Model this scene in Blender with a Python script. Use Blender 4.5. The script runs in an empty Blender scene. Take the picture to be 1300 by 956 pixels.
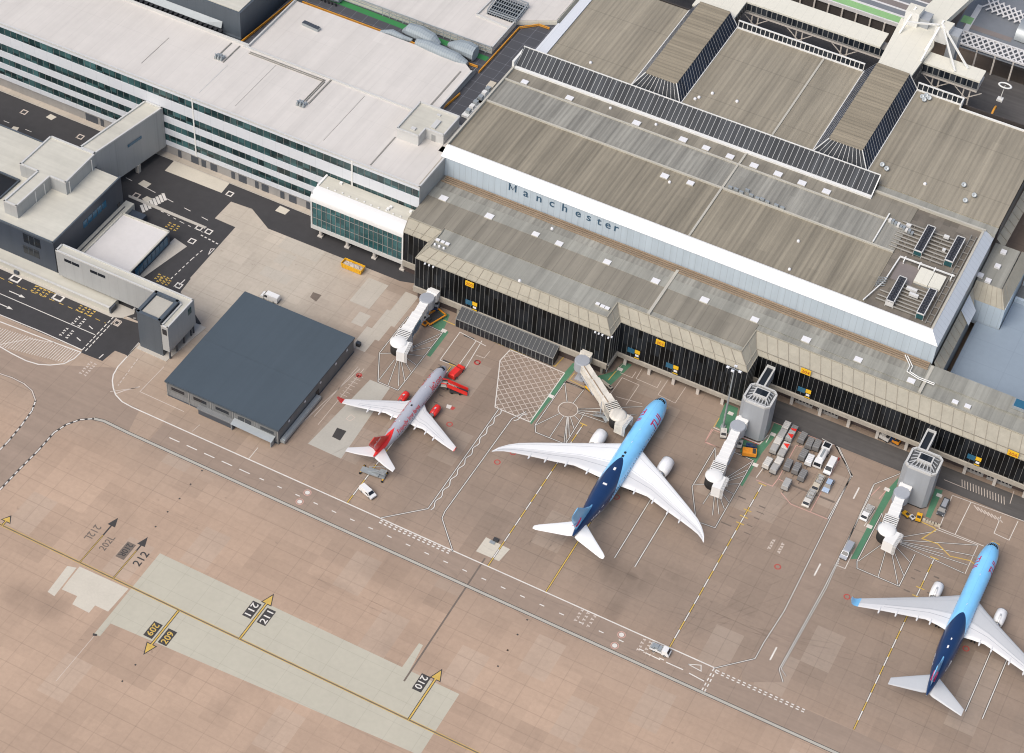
import bpy, bmesh, math, random
from mathutils import Vector, Matrix
random.seed(7)
R_ = math.radians
scene = bpy.context.scene
col = scene.collection
PI = math.pi

# ---------------------------------------------------------------- materials
class Nodes:
    """small helper around a material's node tree"""
    def __init__(s, name):
        s.m = bpy.data.materials.new(name); s.m.use_nodes = True
        s.t = s.m.node_tree; s.n = s.t.nodes; s.l = s.t.links
        s.b = s.n['Principled BSDF']
    def put(s, sock, v):
        if isinstance(v, bpy.types.NodeSocket): s.l.new(v, sock)
        elif v is not None: sock.default_value = v
    def math(s, op, a, b=None, c=None, clamp=False):
        k = s.n.new('ShaderNodeMath'); k.operation = op; k.use_clamp = clamp
        s.put(k.inputs[0], a); s.put(k.inputs[1], b)
        if c is not None: s.put(k.inputs[2], c)
        return k.outputs[0]
    def pos(s, local=False):
        if local: o = s.n.new('ShaderNodeTexCoord').outputs['Object']
        else: o = s.n.new('ShaderNodeNewGeometry').outputs['Position']
        return o
    def xyz(s, v):
        k = s.n.new('ShaderNodeSeparateXYZ'); s.l.new(v, k.inputs[0]); return k.outputs
    def comb(s, x, y, z):
        k = s.n.new('ShaderNodeCombineXYZ')
        for i, v in enumerate((x, y, z)): s.put(k.inputs[i], v)
        return k.outputs[0]
    def noise(s, vec, scale, detail=3.0, rough=.55):
        k = s.n.new('ShaderNodeTexNoise'); s.put(k.inputs['Vector'], vec)
        k.inputs['Scale'].default_value = scale; k.inputs['Detail'].default_value = detail
        k.inputs['Roughness'].default_value = rough
        return k.outputs['Fac']
    def white(s, vec):
        k = s.n.new('ShaderNodeTexWhiteNoise'); k.noise_dimensions = '3D'; s.put(k.inputs['Vector'], vec); return k.outputs['Value']
    def mix(s, f, a, b):
        k = s.n.new('ShaderNodeMix'); k.data_type = 'RGBA'
        s.put(k.inputs[0], f)
        for i, v in ((6, a), (7, b)):
            if isinstance(v, tuple) and len(v) == 3: v = v + (1,)
            s.put(k.inputs[i], v)
        return k.outputs[2]
    def scale(s, c, f):
        k = s.n.new('ShaderNodeVectorMath'); k.operation = 'SCALE'
        if isinstance(c, tuple): k.inputs[0].default_value = c[:3]
        else: s.l.new(c, k.inputs[0])
        s.put(k.inputs['Scale'], f); return k.outputs[0]
    def ramp(s, v, lo, hi, a=0.0, b=1.0):
        k = s.n.new('ShaderNodeMapRange'); k.clamp = True
        s.put(k.inputs[0], v)
        for i, q in ((1, lo), (2, hi), (3, a), (4, b)): s.put(k.inputs[i], q)
        return k.outputs[0]
    def bump(s, h, strength=.4, dist=.05):
        k = s.n.new('ShaderNodeBump'); k.inputs['Strength'].default_value = strength
        k.inputs['Distance'].default_value = dist; s.l.new(h, k.inputs['Height'])
        s.l.new(k.outputs[0], s.b.inputs['Normal'])

def mat(name, c, rough=.6, metal=0.0, var=.10, scale=.25, fine=.06, local=False, rib=None, streak=None, seam=None, coat=0, cells=None):
    """base colour with two octaves of wear; rib=(axis,period,width,depth); streak=(axis,amount); seam=((px,py),width,depth)"""
    k = Nodes(name); p = k.pos(local)
    n1 = k.noise(p, scale, 4); n2 = k.noise(p, scale * 9, 3)
    f = k.math('ADD', 1 - var - fine, k.math('ADD', k.math('MULTIPLY', n1, 2 * var), k.math('MULTIPLY', n2, 2 * fine)))
    x = k.xyz(p); h = None
    if streak:
        ax, am = streak
        v = k.comb(k.math('MULTIPLY', x[0], .03 if ax == 0 else .9), k.math('MULTIPLY', x[1], .03 if ax == 1 else .9), k.math('MULTIPLY', x[2], .05 if ax == 2 else .9))
        s1 = k.ramp(k.noise(v, 1.0, 3), .30, .72)
        v2 = k.comb(k.math('MULTIPLY', x[0], .012 if ax == 0 else .28), k.math('MULTIPLY', x[1], .012 if ax == 1 else .28), k.math('MULTIPLY', x[2], .02 if ax == 2 else .28))
        s2 = k.ramp(k.noise(v2, 1.0, 2), .35, .7)
        f = k.math('MULTIPLY', f, k.math('ADD', 1 - am, k.math('MULTIPLY', k.math('ADD', s1, s2), am)))
    if cells:
        sx, sy, am = cells
        wv = k.white(k.comb(k.math('FLOOR', k.math('DIVIDE', x[0], sx)), k.math('FLOOR', k.math('DIVIDE', k.math('ADD', x[1], k.math('MULTIPLY', k.white(k.comb(k.math('FLOOR', k.math('DIVIDE', x[0], sx)), 1.0, 2.0)), sy)), sy)), 3.0))
        wv = k.math('POWER', wv, .6)
        f = k.math('MULTIPLY', f, k.math('ADD', 1 - am, k.math('MULTIPLY', wv, am * 1.35)))
    if rib:
        ax, per, w, dep = rib
        fr = k.math('FRACT', k.math('DIVIDE', x[ax], per))
        h = k.ramp(k.math('ABSOLUTE', k.math('SUBTRACT', fr, .5)), w * .5, w * .5 + .12)
        f = k.math('MULTIPLY', f, k.math('ADD', 1 - dep, k.math('MULTIPLY', h, dep)))
    if seam:
        (sx, sy), w, dep = seam
        for ax, per in ((0, sx), (1, sy)):
            if not per: continue
            fr = k.math('FRACT', k.math('DIVIDE', x[ax], per))
            d = k.math('MULTIPLY', k.math('ABSOLUTE', k.math('SUBTRACT', fr, .5)), per)
            f = k.math('MULTIPLY', f, k.ramp(d, w, w * 2.2, 1 - dep, 1))
    k.put(k.b.inputs['Base Color'], k.scale(tuple(c), f))
    k.b.inputs['Roughness'].default_value = rough; k.b.inputs['Metallic'].default_value = metal
    if coat: k.b.inputs['Coat Weight'].default_value = coat
    if h is not None: k.bump(h, .5, .08)
    return k.m

def glass_mat(name, c, c2, px, pz, axis=0, rough=.12, spec=.5):
    """curtain-wall glass: every pane gets its own tone"""
    k = Nodes(name); x = k.xyz(k.pos())
    w = k.white(k.comb(k.math('FLOOR', k.math('DIVIDE', x[axis], px)), 0.0, k.math('FLOOR', k.math('DIVIDE', x[2], pz))))
    n = k.noise(k.pos(), .06, 2)
    f = k.math('MULTIPLY', k.ramp(w, .1, 1), k.ramp(n, .35, .65, .25, 1.0))
    k.put(k.b.inputs['Base Color'], k.mix(f, c, c2))
    k.b.inputs['Roughness'].default_value = rough; k.b.inputs['Specular IOR Level'].default_value = spec
    return k.m

STAINS = [(*(62.84, -58.79), 9, 6, 0.30), (*(72.99, -52.99), 10, 5, 0.33), (*(72.99, -52.99), 2.2, 1.4, 0.36), (*(64.16, -58.04), 2, 1.4, 0.36), (*(64.89, -69.06), 2.5, 9, 0.16), (*(10.79, -88.51), 8, 5, 0.17), (*(20.46, -89.42), 6, 4, 0.13), (*(-0.06, -97.56), 7, 2.5, 0.20),
          (*(-60.25, -137.51), 12, 6, 0.19), (*(-64.76, -138.68), 5, 4, 0.17), (*(-79.16, -94.98), 18, 9, 0.09), (*(-1.12, -44.21), 12, 10, 0.14), (*(37.24, -0.14), 14, 10, 0.16), (*(120.24, -6.21), 6, 5, 0.22), (*(145.32, -37.31), 9, 5, 0.16), (*(73.87, -11.18), 5, 8, 0.12), (*(-34.42, 1.88), 9, 4, 0.22), (*(35.31, -13.91), 9, 5, 0.16), (*(112.13, -30.65), 6, 4, 0.16)]
def apron_mat():
    k = Nodes('apron_concrete'); p = k.pos(); x = k.xyz(p)
    big = k.noise(p, .012, 3); mid = k.noise(p, .06, 4); fine = k.noise(p, .9, 4); spk = k.noise(p, 4.0, 2)
    wob = k.math('MULTIPLY', k.math('SUBTRACT', mid, .5), 22.0)
    south = k.ramp(k.math('ADD', x[1], wob), -96.0, -62.0, 1, 0)
    west = k.ramp(k.math('ADD', x[0], wob), -62.0, -30.0, 1, 0)
    north = k.ramp(k.math('ADD', x[1], wob), -62.0, -30.0)
    c = k.mix(south, (.268, .204, .156), (.405, .291, .211))
    c = k.mix(k.math('MULTIPLY', west, k.math('SUBTRACT', 1.0, south)), c, (.355, .27, .203))
    c = k.mix(k.math('MULTIPLY', k.math('MULTIPLY', west, north), .9), c, (.44, .395, .33))
    # concrete bays poured at different times
    for (sx, sy, am, off) in ((7.4, 6.1, .085, 0.0), (7.4, 18.3, .07, 5.1), (22.2, 18.3, .10, 3.7)):
        w = k.white(k.comb(k.math('FLOOR', k.math('DIVIDE', x[0], sx)), k.math('FLOOR', k.math('DIVIDE', x[1], sy)), off))
        c = k.scale(c, k.math('ADD', 1 - am / 2, k.math('MULTIPLY', w, am)))
    patch = k.white(k.comb(k.math('FLOOR', k.math('DIVIDE', x[0], 7.4)), k.math('FLOOR', k.math('DIVIDE', x[1], 12.2)), 9.0))
    c = k.mix(k.ramp(patch, .88, .90, 0, .22), c, (.46, .39, .32))
    c = k.scale(c, k.math('ADD', .77, k.math('ADD', k.math('MULTIPLY', mid, .24), k.math('MULTIPLY', fine, .22))))
    # tyre-darkened and oily areas
    st = k.noise(k.comb(k.math('MULTIPLY', x[0], 1.0), k.math('MULTIPLY', x[1], .55), 4.0), .045, 5, .6)
    c = k.scale(c, k.math('SUBTRACT', 1.0, k.ramp(st, .55, .78, 0, .17)))
    drag = k.noise(k.comb(k.math('MULTIPLY', x[0], .05), k.math('MULTIPLY', x[1], .9), 2.0), 1.0, 4)
    c = k.scale(c, k.math('SUBTRACT', 1.0, k.ramp(drag, .55, .8, 0, .11)))
    dr2 = k.noise(k.comb(k.math('MULTIPLY', x[0], .8), k.math('MULTIPLY', x[1], .04), 6.0), 1.0, 4)
    c = k.scale(c, k.math('SUBTRACT', 1.0, k.ramp(dr2, .56, .8, 0, .09)))
    for (cx, cy, rx, ry, am) in STAINS:
        dx = k.math('DIVIDE', k.math('SUBTRACT', x[0], cx), rx); dy = k.math('DIVIDE', k.math('SUBTRACT', x[1], cy), ry)
        d2 = k.math('ADD', k.math('MULTIPLY', dx, dx), k.math('MULTIPLY', dy, dy))
        e = k.math('MULTIPLY', k.ramp(d2, 0, 1, 1, 0), k.ramp(st, .38, .62, .25, 1.0)); c = k.scale(c, k.math('SUBTRACT', 1.0, k.math('MULTIPLY', e, am)))
    sp = k.noise(p, .35, 3); c = k.scale(c, k.math('SUBTRACT', 1.0, k.ramp(sp, .70, .78, 0, .35)))
    # joints
    for ax, per, dep in ((0, 7.4, .15), (1, 6.1, .19)):
        fr = k.math('FRACT', k.math('DIVIDE', x[ax], per))
        d = k.math('MULTIPLY', k.math('ABSOLUTE', k.math('SUBTRACT', fr, .5)), per)
        jn = k.math('MULTIPLY', k.ramp(d, .05, .17, 1, 0), k.ramp(mid, .35, .6, .35, 1.0))
        c = k.scale(c, k.math('SUBTRACT', 1.0, k.math('MULTIPLY', jn, dep)))
    c = k.scale(c, k.math('ADD', .95, k.math('MULTIPLY', spk, .10)))
    k.put(k.b.inputs['Base Color'], c); k.b.inputs['Roughness'].default_value = .85
    return k.m

def livery_mat(name, main, dark, tip, full_at, wide, zmin):
    """painted fuselage whose darker rear panel starts in a point at y=tip and widens to `wide` at y=full_at"""
    k = Nodes(name); p = k.pos(True); x = k.xyz(p)
    t = k.ramp(x[1], tip, full_at)
    t = k.math('POWER', t, .55)
    w = k.math('MULTIPLY', t, wide)
    inside = k.ramp(k.math('SUBTRACT', w, k.math('ABSOLUTE', x[0])), -.03, .03)
    up = k.ramp(x[2], zmin - .03, zmin + .03)
    n = k.noise(p, .5, 3)
    f = k.math('MULTIPLY', inside, up)
    c = k.mix(f, main, dark)
    k.put(k.b.inputs['Base Color'], k.scale(c, k.math('ADD', .9, k.math('MULTIPLY', n, .2))))
    k.b.inputs['Roughness'].default_value = .28; k.b.inputs['Coat Weight'].default_value = .3
    return k.m

M = {}
M['apron'] = apron_mat()
M['asphalt'] = mat('asphalt', (.042, .041, .043), .9, var=.30, scale=.05, fine=.16)
M['asphalt2'] = mat('worn_asphalt', (.085, .080, .077), .9, var=.28, scale=.05, fine=.14, streak=(0, .22))
M['roadcon'] = mat('road_concrete', (.285, .217, .168), .88, var=.12, scale=.06, fine=.10, streak=(0, .10), seam=((7.4, 0), .06, .12))
M['pale'] = mat('pale_concrete', (.44, .415, .335), .85, var=.10, scale=.08, fine=.07, seam=((7.4, 6.1), .05, .10))
M['patchc'] = mat('repaired_concrete', (.43, .39, .33), .85, var=.12, scale=.2, fine=.1, seam=((3.7, 6.1), .05, .08))
M['paler'] = mat('new_concrete', (.53, .49, .41), .85, var=.10, scale=.2, fine=.09)
M['greyc'] = mat('grey_concrete', (.40, .38, .33), .85, var=.10, scale=.2, fine=.09)
M['kerb'] = mat('kerb_stone', (.45, .42, .37), .8, var=.1, scale=.4)
M['wht'] = mat('white_line_paint', (.64, .61, .56), .75, var=.22, scale=.5, fine=.14)
M['whtold'] = mat('worn_white_paint', (.52, .45, .39), .8, var=.2, scale=.6, fine=.16)
M['yel'] = mat('yellow_line_paint', (.55, .37, .085), .75, var=.22, scale=.5, fine=.14)
M['blk'] = mat('black_line_paint', (.045, .042, .04), .8, var=.2, scale=.6, fine=.1)
M['blkold'] = mat('worn_black_paint', (.15, .12, .098), .85, var=.3, scale=.6, fine=.2)
M['grn'] = mat('green_walkway_paint', (.075, .20, .115), .8, var=.22, scale=.25, fine=.16)
M['red'] = mat('red_marking', (.42, .06, .05), .7, var=.1)
M['redpale'] = mat('pink_line_paint', (.55, .32, .27), .8, var=.15, scale=.6, fine=.12)

M['newroof'] = mat('white_roof_membrane', (.565, .537, .50), .75, var=.06, scale=.05, fine=.05, streak=(1, .06), seam=((4.5, 24.0), .05, .07), cells=(4.5, 24.0, .045))
M['rimroof'] = mat('roof_edge_trim', (.52, .52, .50), .5, var=.05, scale=.2)
M['whitepanel'] = mat('white_cladding', (.60, .625, .655), .38, var=.04, scale=.15, fine=.02, seam=((4.5, 0), .035, .16))
M['silver'] = mat('silver_cladding', (.36, .37, .365), .38, var=.06, scale=.12, fine=.03, streak=(2, .06), seam=((3.0, 3.0), .03, .14))
M['silverdk'] = mat('grey_cladding', (.29, .295, .29), .45, var=.06, scale=.12, fine=.03, streak=(2, .08))
M['grnglass'] = glass_mat('green_tinted_glass', (.012, .026, .028), (.075, .17, .175), 2.25, 3.2)
M['podglass'] = glass_mat('teal_curtain_glass', (.018, .07, .078), (.05, .155, .165), 1.6, 3.0)
M['awnglass'] = mat('smoked_awning_glass', (.030, .034, .038), .6, var=.3, scale=.5)
M['blkglass'] = glass_mat('black_glass', (.003, .0035, .004), (.022, .026, .032), 1.36, 4.2, rough=.4, spec=.16)  # bluish pane tones: interior glints and reflections put into the colour
M['grdwall'] = mat('grey_ground_wall', (.30, .29, .275), .7, var=.1, scale=.2, streak=(2, .1))
M['darkdoor'] = mat('dark_door', (.06, .07, .085), .5)
M['tanroof'] = mat('brown_ribbed_roof', (.25, .222, .168), .8, var=.14, scale=.05, fine=.06, streak=(1, .30), rib=(0, 1.55, .25, .14), cells=(3.1, 24.0, .11))
M['tanroof2'] = mat('light_brown_ribbed_roof', (.283, .252, .193), .8, var=.13, scale=.045, fine=.06, streak=(1, .24), rib=(0, 1.55, .25, .10), cells=(3.1, 40.0, .08), seam=((0, 21.0), .12, .16))
M['greyroof'] = mat('grey_ribbed_roof', (.265, .258, .226), .75, var=.15, scale=.06, fine=.06, streak=(1, .36), rib=(0, 1.55, .25, .14), cells=(1.55, 12.0, .13))
M['plainroof'] = mat('grey_felt_roof', (.275, .272, .238), .75, var=.13, scale=.09, fine=.08, streak=(1, .26), cells=(3.1, 9.0, .07), seam=((3.1, 0), .05, .12))
M['brnroof'] = mat('brown_felt_roof', (.222, .203, .163), .8, var=.13, scale=.07, fine=.06, streak=(1, .28), cells=(3.1, 11.0, .09), seam=((3.1, 0), .06, .18))
M['ridgeroof'] = mat('tan_ridge_roof', (.27, .232, .168), .8, var=.12, scale=.05, fine=.06, streak=(0, .26), rib=(1, 1.5, .25, .10))
M['fascia'] = mat('beige_concrete_fascia', (.335, .312, .25), .8, var=.10, scale=.25, fine=.06, streak=(2, .10))
M['fasciadk'] = mat('fascia_joint_and_shadow', (.25, .225, .18), .85, var=.15, scale=.3)
M['mull'] = mat('aluminium_mullion', (.24, .24, .228), .5, var=.06)
M['beam'] = mat('stained_concrete_beam', (.34, .31, .26), .8, var=.15, scale=.2, fine=.08, streak=(2, .15))
M['darkwall'] = mat('dark_undercroft_wall', (.05, .043, .04), .8, var=.25, scale=.15)
M['brnwall'] = mat('dark_brown_wall', (.075, .055, .05), .7, var=.15, scale=.2)
M['pillar'] = mat('painted_pillar', (.56, .52, .47), .6, var=.1, scale=.8)
M['bluepanel'] = mat('pale_blue_cladding', (.44, .515, .57), .4, var=.07, scale=.15, fine=.03, streak=(2, .08), seam=((1.9, 0), .045, .20))
M['capwhite'] = mat('white_roof_cap', (.70, .70, .685), .4, var=.03, scale=.2)
M['capside'] = mat('side_roof_cap', (.52, .56, .60), .4, var=.05, scale=.2, seam=((0, 1.9), .05, .16))  # greyer, bluer copy of the cap white: the side's shade in the colour
M['pipebrown'] = mat('rusty_gutter', (.27, .20, .135), .8, var=.2, scale=.3, fine=.12, streak=(0, .2))
M['ltstrip'] = mat('pale_roof_strip', (.44, .42, .36), .7, var=.1, scale=.3)
M['ridgeglass'] = glass_mat('rooflight_glass', (.012, .016, .022), (.05, .058, .068), 1.5, 40, rough=.35, spec=.22)
M['ridgeglassb'] = glass_mat('blue_rooflight_glass', (.006, .012, .028), (.02, .034, .066), 1.5, 40, axis=1, rough=.35, spec=.22)
M['whtframe'] = mat('white_frame', (.70, .70, .67), .5, var=.05)
M['greybar'] = mat('grey_glazing_bar', (.40, .41, .41), .5, var=.05)
M['hatch'] = mat('roof_hatch_white', (.70, .70, .71), .5, var=.05)
M['slateroof'] = mat('slate_blue_roof', (.060, .080, .097), .55, var=.09, scale=.06, fine=.04, streak=(1, .05), seam=((6.0, 0), .04, .06))
M['slatewall'] = mat('dark_slate_cladding', (.075, .092, .11), .5, var=.07, scale=.15, streak=(2, .08), seam=((3.0, 0), .03, .16))
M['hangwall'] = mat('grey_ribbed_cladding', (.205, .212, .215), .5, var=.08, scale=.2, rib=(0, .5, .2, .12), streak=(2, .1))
M['hangside'] = mat('grey_side_cladding', (.15, .155, .155), .5, var=.08, scale=.2, rib=(1, .5, .2, .12), streak=(2, .1))  # darker copy of the front cladding: side walls' shade put into the colour
M['navywall'] = mat('navy_cladding', (.040, .052, .072), .42, var=.08, scale=.12, streak=(2, .1), seam=((4.0, 4.0), .03, .12))
M['midroof'] = mat('pale_roof_felt', (.50, .485, .42), .8, var=.16, scale=.05, fine=.09, streak=(0, .10))
M['lowroofm'] = mat('white_low_roof', (.60, .58, .56), .7, var=.08, scale=.08)
M['blueroof'] = mat('pale_blue_roof', (.25, .305, .36), .6, var=.06, scale=.08, seam=((12, 9), .08, .07))
M['steel'] = mat('galvanised_steel', (.36, .39, .40), .42, .35, var=.12, scale=.4, fine=.05)
M['duct'] = mat('grey_duct', (.30, .345, .37), .6, .1, var=.12, scale=.3, rib=(0, .8, .1, .16))
M['deckbrown'] = mat('brown_plant_deck', (.165, .145, .118), .8, var=.25, scale=.25, fine=.15, cells=(2.2, 3.0, .3))
M['pipe'] = mat('grey_pipe', (.25, .24, .215), .6, .1, var=.2, scale=.6)
M['blackfan'] = mat('black_fan', (.015, .016, .02), .6)
M['fanblade'] = mat('fan_blade', (.06, .065, .08), .5)
M['plantwhite'] = mat('plant_white', (.62, .62, .60), .55, var=.06, scale=.5)
M['orange'] = mat('orange_rail_paint', (.62, .28, .03), .5)
M['yardfloor'] = mat('dark_yard_floor', (.060, .062, .070), .75, var=.15, scale=.2, seam=((4, 4), .06, -.9))
M['green'] = mat('green_yard_floor', (.03, .19, .055), .8, var=.1)
M['cream'] = mat('cream_membrane', (.66, .64, .55), .6, var=.05, scale=.1, seam=((3.0, 0), .05, .08))
M['cargreen'] = mat('light_green_bay', (.24, .44, .19), .8, var=.12)
M['cargrey'] = mat('blue_grey_bay', (.17, .185, .205), .8, var=.15)
M['carbrown'] = mat('brown_bay', (.20, .175, .165), .8, var=.15)
M['lattice'] = mat('lattice_white', (.62, .61, .60), .6)
M['rotgrey'] = mat('tower_grey_cladding', (.33, .35, .37), .42, var=.05, scale=.15, fine=.02, streak=(2, .07))
M['rotroof'] = mat('tower_roof', (.10, .105, .11), .6)
M['bridgewhite'] = mat('bridge_white_paint', (.74, .735, .71), .42, var=.05, scale=.5, fine=.03, local=True)
M['bridgegrey'] = mat('bridge_grey', (.33, .35, .38), .5, var=.06)
M['dirtywhite'] = mat('stained_white_paint', (.66, .625, .55), .5, var=.16, scale=.35, fine=.1, streak=(1, .2))
M['bellow'] = mat('black_bellows', (.035, .035, .035), .7)
M['rubber'] = mat('black_rubber', (.018, .018, .018), .85)
M['winglass'] = mat('dark_window_glass', (.014, .018, .024), .12)
M['winglassb'] = mat('blue_window_glass', (.03, .12, .20), .15)
M['vwhite'] = mat('white_vehicle_paint', (.72, .72, .71), .3, coat=.4, var=.03, local=True)
M['vsilver'] = mat('silver_vehicle_paint', (.42, .44, .47), .3, .3, coat=.4, var=.03, local=True)
M['vblue'] = mat('pale_blue_vehicle_paint', (.36, .46, .60), .3, coat=.4, var=.03, local=True)
M['vdark'] = mat('dark_vehicle_paint', (.05, .055, .06), .35, coat=.3, local=True)
M['canvas'] = mat('grey_canvas', (.175, .17, .165), .8, var=.15, scale=1.0, local=True)
M['canvas2'] = mat('light_grey_canvas', (.36, .355, .34), .8, var=.15, scale=1.0, local=True)
M['cartwhite'] = mat('dusty_white_cover', (.56, .54, .50), .6, var=.12, scale=1.0, local=True)
M['beige'] = mat('beige_paint', (.50, .45, .36), .6, var=.12, scale=1.0, local=True)
M['chassis'] = mat('dark_chassis', (.04, .04, .042), .7)
M['redpaint'] = mat('bright_red_paint', (.74, .03, .022), .35, coat=.3, local=True)
M['orgpaint'] = mat('orange_equipment_paint', (.68, .26, .02), .45, local=True)
M['yelpaint'] = mat('yellow_equipment_paint', (.74, .40, .015), .5, local=True)
M['signyel'] = mat('yellow_sign_face', (.78, .47, .02), .5, var=.03)
M['signblk'] = mat('black_sign_face', (.01, .01, .01), .5)
M['navyletter'] = mat('dark_blue_letter', (.035, .085, .14), .5, var=.05)
M['headlamp'] = mat('clear_headlamp', (.70, .72, .75), .15)
M['rubble'] = mat('rubble', (.42, .37, .32), .9, var=.35, scale=1.5, fine=.2)
# aircraft paint
M['acgrey'] = mat('silver_grey_aircraft_paint', (.40, .41, .455), .3, var=.03, scale=.3, local=True, coat=.3)
M['acwhite'] = mat('white_aircraft_paint', (.80, .80, .80), .3, var=.03, scale=.4, local=True, coat=.3)
M['wingwhite'] = mat('white_wing_paint', (.80, .80, .79), .35, var=.04, scale=.3, fine=.02, local=True)
M['winggrey'] = mat('grey_wing_paint', (.49, .50, .51), .38, var=.06, scale=.25, fine=.03, local=True)
M['winglight'] = mat('pale_grey_wing_paint', (.63, .63, .63), .38, var=.05, scale=.25, fine=.03, local=True)
M['skyblue'] = mat('sky_blue_aircraft_paint', (.23, .58, .90), .3, local=True, coat=.3, var=.03)
M['navy'] = mat('navy_aircraft_paint', (.012, .035, .10), .3, local=True, coat=.3, var=.03)
M['tuired'] = mat('magenta_red_paint', (.50, .02, .10), .4)
M['letred'] = mat('red_letter_paint', (.55, .03, .04), .4)
M['letwhite'] = mat('white_letter_paint', (.78, .78, .78), .4)
M['letblack'] = mat('black_letter_paint', (.02, .02, .02), .5)
M['lettan'] = mat('rust_letter_paint', (.40, .07, .02), .5)
M['enginner'] = mat('engine_intake', (.05, .05, .055), .5)
M['metal'] = mat('bare_metal', (.45, .45, .45), .3, .8)
M['cheat'] = mat('leading_edge_metal', (.62, .63, .65), .25, .6, local=True)
M['liv787'] = livery_mat('sky_blue_and_navy_paint', (.22, .57, .90), (.010, .034, .105), -27.4, -37.0, 2.75, 4.4)
M['liv767'] = livery_mat('sky_blue_and_deep_navy_paint', (.22, .57, .90), (.010, .034, .105), -27.6, -35.5, 3.0, 2.6)

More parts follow.
